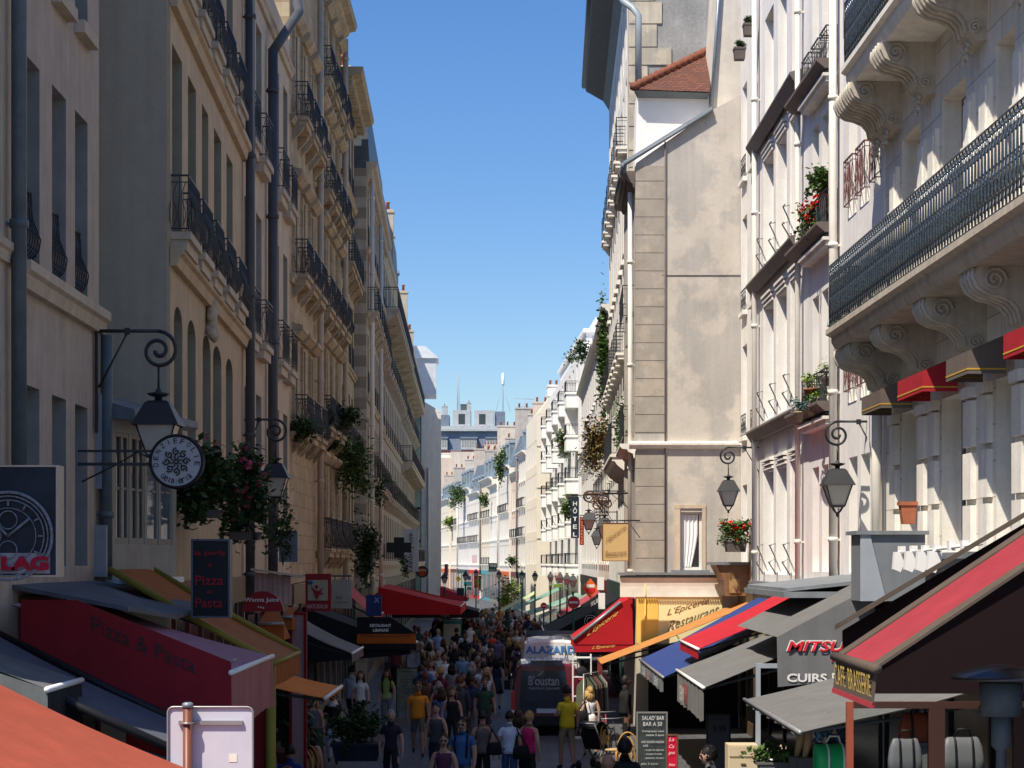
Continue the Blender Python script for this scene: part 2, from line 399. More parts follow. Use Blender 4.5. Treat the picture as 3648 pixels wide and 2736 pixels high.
def evenly(L, n, w_, a=0, b=None):
    b = L if b is None else b
    return [(a + (b-a)*(i+.5)/n - w_/2, a + (b-a)*(i+.5)/n + w_/2) for i in range(n)]
# --- left side
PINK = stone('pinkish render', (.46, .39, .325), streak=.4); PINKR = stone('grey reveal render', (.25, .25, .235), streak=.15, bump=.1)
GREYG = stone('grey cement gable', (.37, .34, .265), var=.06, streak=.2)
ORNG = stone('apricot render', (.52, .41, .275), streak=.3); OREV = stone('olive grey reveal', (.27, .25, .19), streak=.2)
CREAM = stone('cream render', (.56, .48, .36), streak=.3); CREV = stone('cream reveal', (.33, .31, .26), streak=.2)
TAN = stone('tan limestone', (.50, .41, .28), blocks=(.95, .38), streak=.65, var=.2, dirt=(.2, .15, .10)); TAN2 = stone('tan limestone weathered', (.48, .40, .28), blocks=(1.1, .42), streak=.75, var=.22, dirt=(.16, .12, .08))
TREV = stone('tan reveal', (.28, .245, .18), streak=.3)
TRIM = stone('pale trim', (.52, .45, .35), streak=.4)
b = Bld('terrace_house', 'beige rendered house cut off by the left edge, beside a tall blue drainpipe', (-5.56, 17.3), (-5.6, 22.2))
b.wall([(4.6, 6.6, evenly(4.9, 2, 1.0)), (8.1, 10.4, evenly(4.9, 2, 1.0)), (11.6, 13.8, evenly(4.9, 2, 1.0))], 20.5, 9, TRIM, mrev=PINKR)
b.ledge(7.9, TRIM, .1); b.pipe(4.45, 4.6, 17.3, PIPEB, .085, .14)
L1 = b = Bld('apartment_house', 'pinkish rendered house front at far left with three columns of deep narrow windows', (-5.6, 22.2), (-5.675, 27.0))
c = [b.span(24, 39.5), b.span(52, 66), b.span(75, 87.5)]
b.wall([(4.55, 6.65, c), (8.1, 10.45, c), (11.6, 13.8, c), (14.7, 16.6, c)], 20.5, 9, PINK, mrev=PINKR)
b.ledge(7.72, TRIM, .17, .3)
for x0, x1 in c:
    b.sill(x0, x1, 11.6, TRIM, .14, .16)
    b.rail(x0+.02, x1-.02, 8.12, -.1, .85, 1, sides=False)
b.pipe(4.66, 4.4, 7.7, PIPEB, .08, .13)
g = MB().box(4.6, 4.75, -.12, 0, 5.6, 6.9).box(4.45, 4.7, -.16, 0, 4.4, 5.1)
g.build('junction_box', mat('grey plastic box', (.3, .31, .33), .6), b.root)
b = Bld('glazed_bay', 'low glazed white bay with curved gutter roof between two fronts above the red canopy', (-5.5, 27.03), (-5.03, 29.45))
b.wall([(4.85, 6.4, [(.1, .62), (.67, 1.2), (1.25, 1.75), (1.8, 2.3)])], 6.6, 1.2, mat('pale bay panel', (.30, .30, .26), .6, streak=.3), z0=4.35, rev=.06, glasses=(GLASS, GLASS3), frame=mat('dull bay frame', (.22, .22, .19), .5))
b.prof('gutter', 6.6, [(-.1, 0), (.28, -.06), (.34, .0), (.33, .1), (.1, .16), (-1.2, .55)], LEAD)
b.prof('sill_band', 4.3, [(-.1, 0), (.12, 0), (.12, .08), (-.1, .08)], WHITE)
L2 = b = Bld('apricot_house', 'apricot rendered house with arched windows and a row of small iron balconies', (-5.13, 29.5), (-5.61, 41.0))
c = [b.span(172, 182), b.span(188, 196), b.span(202, 208.3), b.span(214, 221.3), b.span(226.5, 232.7)]
ca = [b.span(174, 182.4), b.span(187.5, 195.6), b.span(202.6, 210.6), b.span(213, 221.4), b.span(226, 232.7)]
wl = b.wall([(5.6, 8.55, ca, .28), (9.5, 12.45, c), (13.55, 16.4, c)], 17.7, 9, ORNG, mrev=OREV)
MB().box(-.012, 0, .05, 9, 0, 17.7).build('gable_render', GREYG, b.root)
for z in (9.15, 13.05):
    b.ledge(z-.1, ORNG, .2, .3)
    for x0, x1 in c:
        b.slab(x0-.15, x1+.15, z+.42, .3, .28, TRIM, corb=0); b.rail(x0-.12, x1+.12, z+.42, .26, .85, 1)
xk = (ca[2][0] + ca[2][1]) / 2
k = MB()
for i in range(26):
    rnd = random.Random(i); k.lathe([(.02, -.1), (.09, -.04), (.09, .04), (.02, .1)], (xk + rnd.uniform(-.3, .3)*(1 - i/40), -.06 - rnd.random()*.06, 8.55 + i*.022 - .0), 6)
k.build('carved_keystone', TRIM, b.root)
b.pipe(b.L - .12, 3.5, 17.7, PIPED, .1, .16)
L3 = b = Bld('cream_house', 'plain cream house with black lattice window guards behind a dark drainpipe', (-5.61, 41.0), (-5.72, 50.5))
c = [b.span(244.3, 249), b.span(256, 261.5), b.span(274, 279), b.span(283.2, 287.4)]
b.wall([(5.5, 8.3, c), (9.45, 12.3, c), (13.55, 16.5, c)], 18.0, 9, CREAM, mrev=CREV)
for z in (9.4, 13.5):
    for x0, x1 in c: b.slab(x0-.18, x1+.18, z, .26, .32, TRIM, corb=0); b.rail(x0-.14, x1+.14, z, .24, .95, 2, sp=.2)
b.ledge(17.0, TRIM, .15)
b.pipe(b.fx(266), 3, 16.4, PIPED, .115, .16)
MB().tube([(b.fx(266), -.16, 16.35), (b.fx(266)+.1, -.3, 16.6), (b.fx(266)+1.6, -.6, 17.7), (b.fx(266)+2.2, -.5, 18.1)], .115, 10).build('downpipe_bend', PIPED, b.root)
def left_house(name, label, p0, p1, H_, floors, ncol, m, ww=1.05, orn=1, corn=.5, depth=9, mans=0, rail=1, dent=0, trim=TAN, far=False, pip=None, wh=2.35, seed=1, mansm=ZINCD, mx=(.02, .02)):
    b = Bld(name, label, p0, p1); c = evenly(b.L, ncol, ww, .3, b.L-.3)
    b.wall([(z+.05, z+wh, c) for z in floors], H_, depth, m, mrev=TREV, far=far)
    b.cornice(H_-.45, trim, corn, .7, dent=dent)
    rnd = random.Random(seed)
    for i, z in enumerate(floors):
        b.ledge(z-.28, trim, .14, .2)
        for x0, x1 in c:
            if orn:
                b.prof('window_hood', z+wh+.1, [(0, 0), (.12, .0), (.28, .16), (.28, .26), (0, .34)], trim, x0-.22, x1+.22)
                b.prof('window_architrave', z, [(0, 0), (.08, 0), (.08, wh), (0, wh)], trim, x0-.22, x0-.04)
            if rail and (i + rail) % 2 == 0 or orn:
                b.slab(x0-.2, x1+.2, z, .42, .26, trim, corb=2); b.rail(x0-.17, x1+.17, z, .4, .9, 1 if orn else 0, sp=.14)
            elif rail: b.rail(x0, x1, z+.1, .03, .8, 0, sides=False)
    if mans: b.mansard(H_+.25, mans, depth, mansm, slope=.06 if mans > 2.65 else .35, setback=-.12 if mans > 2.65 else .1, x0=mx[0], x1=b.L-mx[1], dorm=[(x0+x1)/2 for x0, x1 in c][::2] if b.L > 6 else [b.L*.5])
    for x in (pip or ()): b.pipe(x, 3.2, H_-.3, TRIM if orn else PIPEW, .09, .18)
    return b
L4 = left_house('ornate_house', 'tan stone house with carved window hoods and rounded iron balconies, left side', (-5.72, 50.5), (-5.72, 57.2), 21.6, [8.05, 12.1, 16.2], 3, TAN, pip=[6.4])
L5 = left_house('stone_house', 'tan stone house with a heavy projecting cornice below dark attic windows, left side', (-5.72, 57.2), (-5.75, 66.0), 22.4, [5.0, 8.6, 12.1, 15.6, 18.9], 4, TAN2, corn=.55, mans=2.6, pip=[8.6], wh=2.5, trim=TAN)
L6 = left_house('corbelled_house', 'tan house whose bracketed cornice juts out furthest against the sky, left side', (-5.75, 66.0), (-5.95, 74.0), 21.0, [5.0, 8.3, 11.6, 14.8, 17.9], 4, stone('sand render', (.48, .41, .30), blocks=(1.0, .4)), orn=0, rail=1, corn=.75, dent=.5, trim=TAN)
L7 = left_house('mansard_house', 'pale stone house with a tall dark mansard and dormers above its cornice, left side', (-5.5, 74.3), (-6.15, 94.0), 19.5, [4.6, 7.8, 11.0, 14.2, 16.6], 8, stone('light stone', (.52, .46, .37), blocks=(1.0, .4)), orn=0, corn=.4, mans=2.9, dent=.45, trim=TRIM, pip=[1.0, 11], seed=3)
L8 = left_house('balcony_house', 'grey stone house with long iron balconies and attic terrace, left side beyond the mansard house', (-6.3, 94.1), (-7.0, 124.0), 19.8, [4.6, 7.8, 11.0, 14.2, 16.9], 11, stone('grey stone', (.44, .39, .31)), orn=0, corn=.3, far=True, trim=TRIM, mans=3.0, mx=(1.2, 7))
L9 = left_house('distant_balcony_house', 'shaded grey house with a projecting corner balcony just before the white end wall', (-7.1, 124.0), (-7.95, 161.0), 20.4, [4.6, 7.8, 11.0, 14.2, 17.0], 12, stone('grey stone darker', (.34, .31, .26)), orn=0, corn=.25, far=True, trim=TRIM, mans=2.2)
L7.chimney(.1, .6, 19.5, .5, 3.4, 3.9, stone('cream party wall', (.62, .55, .43)), 5); L8.chimney(14, -.1, 19.8, .5, 2.5, 4.2, TRIM, 4); L9.chimney(15, -.05, 20.4, .5, 2.4, 3.4, TRIM, 4); L9.chimney(30, -.05, 20.4, .5, 2.4, 2.4, TRIM, 4); L8.chimney(.2, .5, 19.8, .5, 4, 4.6, TRIM, 5); L8.chimney(L8.L-6.6, .2, 20, .6, 3, 4.2, TRIM, 4); L9.chimney(.3, .4, 20, .6, 4, 3.6, TRIM, 5)
for bb, z, n in ((L8, 16.9, 0), (L9, 17.0, 0), (L9, 11.0, 0), (L9, 4.6, 0)):
    bb.slab(1, bb.L-.5, z-.02 if z < 20 else z+.26, .85, .35, TRIM, corb=8); bb.rail(1, bb.L-.55, z if z < 20 else z+.28, .8, 1.0, 0, sp=.2, r=.016)
WG = stone('white gable render', (.74, .72, .66), streak=.25, var=.06)
b = Bld('white_end_house', 'tall white rendered end wall closing the left row, half in shadow', (-5.89, 163.0), (-6.7, 186.0))
b.wall([], 17.0, 11, WG)
MB().prism([(-.01, 0, 17.0), (-.01, .05, 17.1), (-.01, 3.2, 19.0), (-.01, 11, 19.0), (-.01, 11, 17.0)], (10, 0, 0)).build('gable_top', WG, b.root)
MB().box(-.25, -.01, 1.0, 1.06, 0, 12.4).box(-.06, -.012, 1.06, 2.3, 0, 12.4).build('wall_recess', stone('white gable lower', (.66, .64, .6)), b.root)
o = MB().box(1.0, 6, .4, 3.6, 18.6, 21.6).build('penthouse', mat('pale zinc cladding', (.62, .66, .7), .5), b.root)
MB().prism([(.8, .2, 21.6), (.8, 3.8, 21.6), (.8, 2.9, 22.6), (.8, 1.3, 22.6)], (5.4, 0, 0)).build('penthouse_roof', mat('bright zinc', (.7, .75, .8), .4), o)
MB().box(-3, -.3, 3.3, 5.0, 17.5, 25.2).box(-3.1, -.2, 3.2, 5.1, 25.0, 25.3).build('chimney', WG, b.root)
b = Bld('glass_stair_tower', 'narrow dark framed glass stair tower attached beside the white end wall', (-7.45, 161.2), (-7.55, 162.9))
m = MB().box(0, 1.7, 0, .2, 0, 17.2)
m.build('frame', IRON, b.root); m = MB()
for i in range(6): m.box(-.02, 1.2, -.02, .0, 1 + i*2.7, 3.5 + i*2.7).box(-.03, -.004, .06, .8, 1 + i*2.7, 3.5 + i*2.7)
m.build('glazing', mat('green blue glazing', (.16, .26, .28), .15, spec=.8), b.root)
# --- right side (p0 far, p1 near)
RVW = stone('smooth white reveal', (.82, .80, .76), streak=.15, var=.05)
RW = stone('white limestone', (.82, .785, .71), blocks=(1.2, .5), streak=.38, var=.08); RWD = stone('white limestone trim', (.82, .79, .72), streak=.35, var=.1)
RB = stone('lilac white render', (.80, .78, .765), streak=.32, var=.07); RC = stone('ivory render', (.82, .795, .74), streak=.3, var=.1)
LEDG = mat('shadow toned ledge brown', (.15, .125, .115), .6, .2, 4)  # dark tone has the shadow under the ledges put into it
R1 = b = Bld('balcony_building', 'ornate white stone building at right with long glittering iron balcony on scroll corbels', (6.56, 34.5), (6.76, 17.0))
b.root['category'] = 'building'
c1 = [b.span(902, 920), b.span(942, 966), b.span(996, 1015)]
wst = (b.fx(1060), b.fx(1090)); c1.append((min(wst), max(wst)))
c0 = [b.span(868, 880)] if False else []
b.wall([(4.75, 7.1, c1), (8.8, 11.7, c1), (13.2, 15.6, c1)], 18.5, 10, RW, rev=.35, mrev=RWD, glasses=(GLASS,), frame=mat('grey window paint', (.2, .2, .2), .5))
for i, (x0, x1) in enumerate(c1):
    for xa, xb in ((x0-.62, x0-.16), (x1+.16, x1+.62)):
        xa = max(.05, xa); 
        if xb > b.L: continue
        q = MB()
        for z in (4.75, 5.5, 6.25): q.box(xa, xb, -.09, -.002, z, z+.66)
        q.box(xa-.03, xb+.03, -.13, -.002, 6.95, 7.1); q.build('pilaster', RWD, b.root); q = MB(); q.box(xa, xb, -.07, -.002, 8.8, 11.3)
        q.box(xa+.06, xb-.06, -.1, -.002, 9.0, 9.9).box(xa+.06, xb-.06, -.1, -.002, 10.0, 11.2)
        for z in (9.92, 9.96, 10.5, 10.56): q.box(xa-.02, xb+.02, -.12, -.002, z, z+.03)
        q.build('pilaster', RWD, b.root)
def scroll_corbel(w_, out, h):
    m = MB(); n = 14
    # side silhouette: big volute at the top front, small one at the wall foot
    pts = [(0, 0), (-out, 0), (-out*1.02, -h*.14), (-out*.95, -h*.3), (-out*.8, -h*.4), (-out*.62, -h*.44), (-out*.45, -h*.52), (-out*.34, -h*.66), (-out*.3, -h*.85), (-out*.16, -h), (0, -h)]
    m.prism([(-w_/2, y, z) for y, z in pts], (w_, 0, 0))
    for sgn in (-1, 1):
        for cy, cz, r0 in ((-out*.74, -h*.2, h*.19), (-out*.2, -h*.78, h*.13)):
            sp = [(sgn*(w_/2+.012), cy + r0*(1-k/22)*math.cos(k*.62), cz + r0*(1-k/22)*math.sin(k*.62)) for k in range(20)]
            m.tube(sp, .026, 5)
    for k in range(4):   # fluted ridges over the front
        x = -w_/2 + w_*(k+.5)/4
        m.tube([(x, y-.02, z) for y, z in pts[1:9]], .034, 6)
    for k in range(9): m.lathe([(.01, -.05), (.05, 0), (.01, .05)], (random.uniform(-w_*.3, w_*.3), -out*.18-.04, -h*(.9 + k*.04)), 6)
    return m.mesh('corbel', CST)
CST = stone('shade toned streaky corbel stone', (.52, .48, .41), streak=.6, var=.2)  # white trim stone darkened for the shade under slabs, plus dirt streaks
CORB = scroll_corbel(.74, .85, .8)
xs = sorted([(c1[i][0]+c1[i+1][1])/2 for i in range(len(c1)-1)] )
xc = []
for i in range(len(c1)-1):
    s_ = sorted(c1); xc.append((s_[i][1] + s_[i+1][0]) / 2)
s_ = sorted(c1); xc += [s_[0][0]-1.15, (s_[0][0]-.35)] if s_[0][0] > 1.3 else [s_[0][0]-.5]
for x in xc:
    if 0 < x < b.L: link('corbel', CORB, b.root, (x, 0, 8.3)); link('corbel', CORB, b.root, (x, 0, 12.7))
zb = 8.66; ba = .25
MB().prism([(ba, 0, 8.3), (ba, -.93, 8.3), (ba, -1.0, 8.42), (ba, -1.0, 8.5), (ba, -1.1, 8.55), (ba, -1.1, 8.64), (ba, 0, 8.64)], (b.L-ba, 0, 0)).build('balcony_slab', stone('balcony stone', (.5, .44, .36), streak=.5), b.root)
b.rail(ba+.03, b.L-.1, 8.64, 1.03, 1.1, 3, BIRON, .012, .16, name='balcony_railing')
xu = .9
MB().prism([(xu, 0, 12.7), (xu, -.8, 12.7), (xu, -.86, 12.82), (xu, -.86, 12.9), (xu, -.95, 12.95), (xu, -.95, 13.04), (xu, 0, 13.04)], (b.L-xu, 0, 0)).build('balcony_slab', RWD, b.root)
b.rail(xu+.03, b.L-.1, 13.04, .88, 1.1, 3, BIRON, .013, .13, name='balcony_railing')
b.ledge(4.5, LEAD, .22, .24)
# curled balcony end bracket
q = MB()
q.tube([(-.05, -1.0, 8.75), (-.25, -.95, 8.9), (-.42, -.8, 9.25), (-.4, -.6, 9.6), (-.2, -.5, 9.75), (-.05, -.6, 9.7)], .025, 6)
q.tube([(-.3, -.9, 9.0), (-.5, -.7, 9.1), (-.55, -.4, 9.0), (-.35, -.25, 9.1)], .02, 6)
q.build('scrolled_guard', mat('grey painted iron', (.25, .29, .3), .5), b.root)
b.pipe(.12, 4.2, 8.3, PIPEW, .09, .18)
# Dutch canopies over first floor windows
CRED = mat('red canvas', (.36, .015, .025), .75, .12, 3, bump=.15); CBRN = mat('taupe canvas', (.13, .105, .09), .8, .12, 3); GOLD = mat('gold braid', (.55, .33, .04), .5)
for i, ((x0, x1), mt, nm) in enumerate(zip(sorted(c1), (CBRN, CRED, CBRN, CRED), ('brown', 'red', 'brown', 'red'))):
    lab = ['brown box canopy with gold braid, lowest and leftmost under the long balcony', 'red box canopy with gold braid between two brown ones under the long balcony',
           'brown box canopy with gold braid just right of the left red one', 'red box canopy with gold braid, highest and cut by the right edge'][i]
    M_ = wm(b.root); xa, xb = x0-.12, x1+.12
    xa, xb = min(xa, xb), max(xa, xb)
    r_ = empty('window_canopy', M_ @ Vector((xa, 0, 7.08)), b.root.rotation_euler.z, lab, 'canopy', 'box canopies under the long balcony')
    w_ = xb - xa; o_ = .66
    MB().add([(0, -o_, .0), (w_, -o_, .0), (w_, -o_, .3), (0, -o_, .3), (0, -.15, 0), (w_, -.15, 0), (w_, -.15, .52), (0, -.15, .52)],
             [(0, 1, 2, 3), (3, 2, 6, 7), (0, 3, 7, 4), (1, 5, 6, 2)]).build('canvas', mt, r_)
    MB().box(-.004, w_+.004, -o_-.006, -o_+.0, .055, .075).box(-.006, .0, -o_, -.15, .055, .075).box(w_, w_+.006, -o_, -.15, .055, .075).build('braid', GOLD, r_)
# R2
GF = mat('dark red shutter paint', (.13, .05, .05), .6)
R2 = b = Bld('flowered_house', 'white rendered house with iron guards and geraniums between two cream drainpipes', (6.39, 43.1), (6.53, 34.5))
c = [b.span(812.5, 819), b.span(822, 828.5), b.span(831, 837), b.span(849, 857.5), b.span(861, 870), b.span(875, 880.5)]
b.wall([(4.4, 6.6, c), (7.65, 10.2, c), (11.2, 13.8, c), (14.5, 17.0, c)], 18.6, 9, RB, mrev=RVW, rev=.3, glasses=(GLASS2, GLASS))
xm = b.fx(840)
for z in (7.5, 11.05, 14.3):
    g1 = sorted([c[0], c[1], c[2]]); xa, xb = g1[0][0]-.1, g1[-1][1]+.12
    b.slab(xa, xb, z, .3, .16, RWD, corb=0)
    for x0, x1 in g1: b.rail(x0-.05, x1+.05, z, .22, .95, 2, sp=.2)
    g2 = sorted(c[3:]); xa, xb = max(.04, g2[0][0]-.3), g2[-1][1]+.3
    b.prof('ledge', z+.1, [(0, 0), (.25, .0), (.42, .14), (.42, .2), (0, .2)], LEDG, .02, xm-.25)
    for x0, x1 in g2: b.rail(x0, x1, z+.32, .1, .9, 2, sp=.2, m=GF)
b.pipe(xm, 4.2, 18.5, PIPEW, .08, .14); b.pipe(b.fx(804)+.0, 4.2, 18.5, PIPEW, .06, .14)
b.ledge(4.0, LEAD, .2)
R3 = b = Bld('ledged_house', 'white rendered house with three dark sloping ledges and fluted window lintels', (6.35, 50.9), (6.39, 43.1))
c = [b.span(765, 773.6), b.span(778, 786.7), b.span(792, 800.6)]
b.wall([(4.3, 6.85, c), (8.15, 10.95, c), (12.0, 14.6, c), (15.6, 18.2, c)], 19.5, 9, RB, mrev=RVW, rev=.26, glasses=(GLASS, GLASS3, GLASS2))
for z in (7.8, 11.6, 15.2): b.prof('ledge', z, [(0, 0), (.1, -.12), (.16, -.12), (.3, .1), (.3, .15), (0, .24)], LEDG)
for x0, x1 in c:
    for z in (6.85, 10.95, 14.6):
        q = MB()
        for k in range(3): q.box(x0-.02, x1+.02, -.05-.03*k, -.002, z+.04+.1*k, z+.1+.1*k)
        q.box(x0-.12, x0-.02, -.05, -.002, z-2.5, z+.04)
        q.build('lintel', RWD, b.root)
    for z in (4.3, 8.15, 12.0):
        q = MB()
        q.tube([(x0-.04, -.03, z+.75), (x0-.04, -.2, z+.7), (x0-.04, -.05, z+.38), (x0-.04, -.22, z+.3), (x0-.04, -.04, z)], .022, 4)
        q.tube([(x0-.04, -.2, z+.7), (x0+.3, -.2, z+.7)], .018, 4).tube([(x0-.04, -.22, z+.3), (x0+.25, -.22, z+.3)], .018, 4)
        q.build('window_guard', mat('grey iron', (.25, .24, .24), .5), b.root)
b.pipe(b.fx(760)-.0, 4, 19.4, PIPEW, .07, .14)
b.ledge(3.9, LEAD, .22)
R4 = b = Bld('narrow_house', 'narrow white house squeezed between the beige gable and a cream drainpipe', (6.33, 54.35), (6.35, 50.9))
c = [b.span(742.5, 747), b.span(752, 756)]
b.wall([(4.4, 6.7, c), (8.0, 10.5, c), (11.4, 14.0, c), (15.0, 17.6, c)], 20.5, 9, RC, mrev=RVW, rev=.2)
for x0, x1 in c:
    for z in (8.0, 11.4, 15.0): b.sill(x0, x1, z, RWD); b.rail(x0, x1, z, .04, .6, 2, sides=False, sp=.25)
# corner restaurant building (gable faces the camera)
GBL = stone('patchy beige gable render', (.545, .50, .44), col2=(.415, .395, .365), thr=(.49, .55), var=.1, streak=.35, dirt=(.62, .57, .5), scale=.8)
QUO = stone('grey beige quoin blocks', (.37, .335, .285), col2=(.46, .40, .33), thr=(.56, .9), streak=.1)
YEL = mat('yellow ochre painted front', (.82, .56, .13), .6, .08, streak=.1); YEL2 = mat('cream yellow panel', (.86, .74, .40), .6, .04)
GY = 54.4; gx0 = 3.44; gx1 = 6.34
root = empty('corner_restaurant', (gx0, GY, 0), 0, 'beige gabled corner building with grey quoins, lace curtain window and a yellow ground floor', 'building')
def gz(py): return H + (CY - py) * GY / F
def gx(px): return (px - CX) * GY / F - gx0
WID = gx1 - gx0; zs = gz(444); zt0 = gz(163); zt1 = gz(95)
wx0, wx1, wz0, wz1 = gx(680), gx(702), gz(570), gz(512)
q = MB(); D = 6
# front with window hole, sloping top
q.quad((0, 0, 0), (WID, 0, 0), (WID, 0, wz0), (0, 0, wz0)); q.quad((0, 0, wz0), (wx0, 0, wz0), (wx0, 0, wz1), (0, 0, wz1)); q.quad((wx1, 0, wz0), (WID, 0, wz0), (WID, 0, wz1), (wx1, 0, wz1))
q.poly([(0, 0, wz1), (WID, 0, wz1), (WID, 0, zt1), (gx(712), 0, gz(110)), (0, 0, zt0)])
for a, c_ in (((wx0, wz0), (wx0, wz1)), ((wx0, wz1), (wx1, wz1)), ((wx1, wz1), (wx1, wz0)), ((wx1, wz0), (wx0, wz0))):
    q.quad((a[0], 0, a[1]), (c_[0], 0, c_[1]), (c_[0], .2, c_[1]), (a[0], .2, a[1]))
q.quad((0, D, 0), (0, 0, 0), (0, 0, zt0), (0, D, zt0)); q.quad((WID, 0, 0), (WID, D, 0), (WID, D, zt1), (WID, 0, zt1)); q.quad((0, 0, zt0), (WID, 0, zt1), (WID, D, zt1), (0, D, zt0))
q.build('wall', GBL, root)
ww_, wh_ = wx1-wx0, wz1-wz0
o = MB().box(0, .06, 0, .05, 0, wh_).box(ww_-.07, ww_, 0, .05, 0, wh_).box(.06, ww_-.07, 0, .05, 0, .08).box(.06, ww_-.07, 0, .05, wh_-.06, wh_).build('window', FRAME, root, (wx0, .12, wz0)); MB().box(.05, ww_-.05, .03, .04, .05, wh_-.05).build('pane', GLASS, o)
q = MB(); n = 16
cw = (wx1-wx0)
for i in range(n):
    a0 = i/n; a1 = (i+1)/n
    for j in range(8):
        def cp(a, t):
            wd = .72*(1 - .45*max(0, (t-.35))**1.3*1.6) if t > .35 else .72
            return (.07 + cw*a*wd, .0 + .018*math.sin(a*26), wh_ - .07 - (wh_-.16)*t)
        q.add([cp(a0, j/8), cp(a1, j/8), cp(a1, (j+1)/8), cp(a0, (j+1)/8)], [(0, 1, 2, 3)], 0, True)
q.build('curtain', mat('white net curtain', (.82, .83, .85), .9, .03), o)
q = MB().box(wx0-.16, wx0, -.03, -.002, wz0, wz1+.1).box(wx1, wx1+.1, -.03, -.002, wz0, wz1+.1).box(wx0-.16, wx1+.1, -.034, -.002, wz1+.1, wz1+.2)
q.build('window_surround', stone('beige surround', (.60, .50, .38)), root)
MB().box(wx0-.25, wx1+.2, -.12, -.002, wz0-.16, wz0).build('window_sill', LEAD, root)
# quoins
q = MB(); z = gz(576); zq = zs - .0; hq = .497
zz = z
while zz < zt0 - .2:
    if not (zs - .35 < zz < zs): q.box(-.02, gx(665)-gx(636)-.02, -.018, .3, zz+.006, min(zz+hq-.014, zt0-.08))
    zz += hq
q.build('quoins', QUO, root)
MB().prism([(-.2, .0, zs-.14), (-.2, -.06, zs-.12), (-.2, -.15, zs-.03), (-.2, -.15, zs+.03), (-.2, 0, zs+.08)], (WID+.25, 0, 0)).build('string_course', RWD, root)
MB().box(gx(662), WID, -.02, -.002, gz(275.6), gz(275)).build('render_joint', LEDG, root)
# gutter line along the slope
q = MB(); a = Vector((-.35, -.12, gz(166))); bb_ = Vector((gx(712), -.12, gz(111))); 
q.tube([a, bb_], .04, 8); q.add([a + Vector((0, 0, .05)), bb_ + Vector((0, 0, .05)), bb_ + Vector((0, .15, .14)), a + Vector((0, .15, .14))], [(0, 1, 2, 3)])
q.tube([a, a + Vector((-.05, 1.5, -.3)), a + Vector((-.02, 3.5, -.35))], .09, 8)
q.build('gutter', mat('blue grey gutter', (.13, .155, .18), .5), root)
MB().tube([(gx(665), -.05, gz(142)), (gx(665), -.05, gz(576))], .02, 6).build('conduit', LEDG, root)
# dormer block in white with tiled roof behind the gable
q = MB(); yb = 1.6; k = (GY+yb)/GY
def gp(px, py, dy): return ((px-CX)*(GY+dy)/F - gx0, dy, H + (CY-py)*(GY+dy)/F)
A, B_, C_, D_ = gp(635, 166, yb), gp(712, 114, yb), gp(709, 96, yb), gp(637, 95, yb)
q.prism([A, (B_[0], yb, A[2]), C_, D_], (0, 1.0, 0)); w1 = q.build('side_wall', mat('fresh white render', (.8, .8, .79), .8, .05, 1.2, col2=(.9, .9, .88), thr=(.6, 1.0)), root)
def tile_mat():
    m = bpy.data.materials.new('red clay tiles'); m.use_nodes = True; t = m.node_tree; N = t.nodes; L = t.links
    b_ = N['Principled BSDF']; b_.inputs['Roughness'].default_value = .85
    tc = N.new('ShaderNodeTexCoord'); mp = N.new('ShaderNodeMapping'); mp.inputs['Rotation'].default_value = (R(90), 0, 0)
    br = N.new('ShaderNodeTexBrick'); br.inputs['Scale'].default_value = 1; br.inputs['Color1'].default_value = (.18, .062, .036, 1); br.inputs['Color2'].default_value = (.11, .04, .027, 1)
    br.inputs['Mortar'].default_value = (.05, .02, .015, 1); br.inputs['Mortar Size'].default_value = .014; br.inputs['Brick Width'].default_value = .17; br.inputs['Row Height'].default_value = .085
    L.new(tc.outputs['Object'], mp.inputs[0]); L.new(mp.outputs[0], br.inputs[0]); L.new(br.outputs[0], b_.inputs['Base Color'])
    return m
E1, E2, E3, E4 = gp(634, 90, yb-.35), gp(711, 92, yb-.35), gp(715, 49, 4.5), gp(712, 49, 4.5)
q = MB(); q.add([gp(633, 89, yb-.35), gp(709.5, 92, yb-.35), gp(714.5, 50, 5.0), gp(711, 50, 5.0)], [(0, 1, 2, 3)]); q.add([gp(633, 91, yb-.35), gp(709.5, 94, yb-.35), gp(714.5, 51.5, 5.0)], [(0, 2, 1)])
q.build('tiled_roof', tile_mat(), root)
q = MB(); n = 14
for i in range(n):
    a = Vector(gp(633, 88.5, yb-.35)).lerp(Vector(gp(713, 49, 5.0)), i/n); c_ = Vector(gp(633, 88.5, yb-.35)).lerp(Vector(gp(713, 49, 5.0)), (i+.88)/n)
    q.tube([a + Vector((0, -.02, .05)), c_ + Vector((0, -.02, .0))], [.13, .10], 6)
q.build('ridge_tiles', mat('dull terracotta', (.22, .08, .05), .85, .3, 6), root)
q = MB().prism([gp(635, 90, yb-.4), gp(710, 93, yb-.4), gp(708, 97.5, yb-.2), gp(638, 96, yb-.2)], (0, .25, 0)); q.build('eave_board', mat('blue grey gutter', (.2, .25, .29)), root)
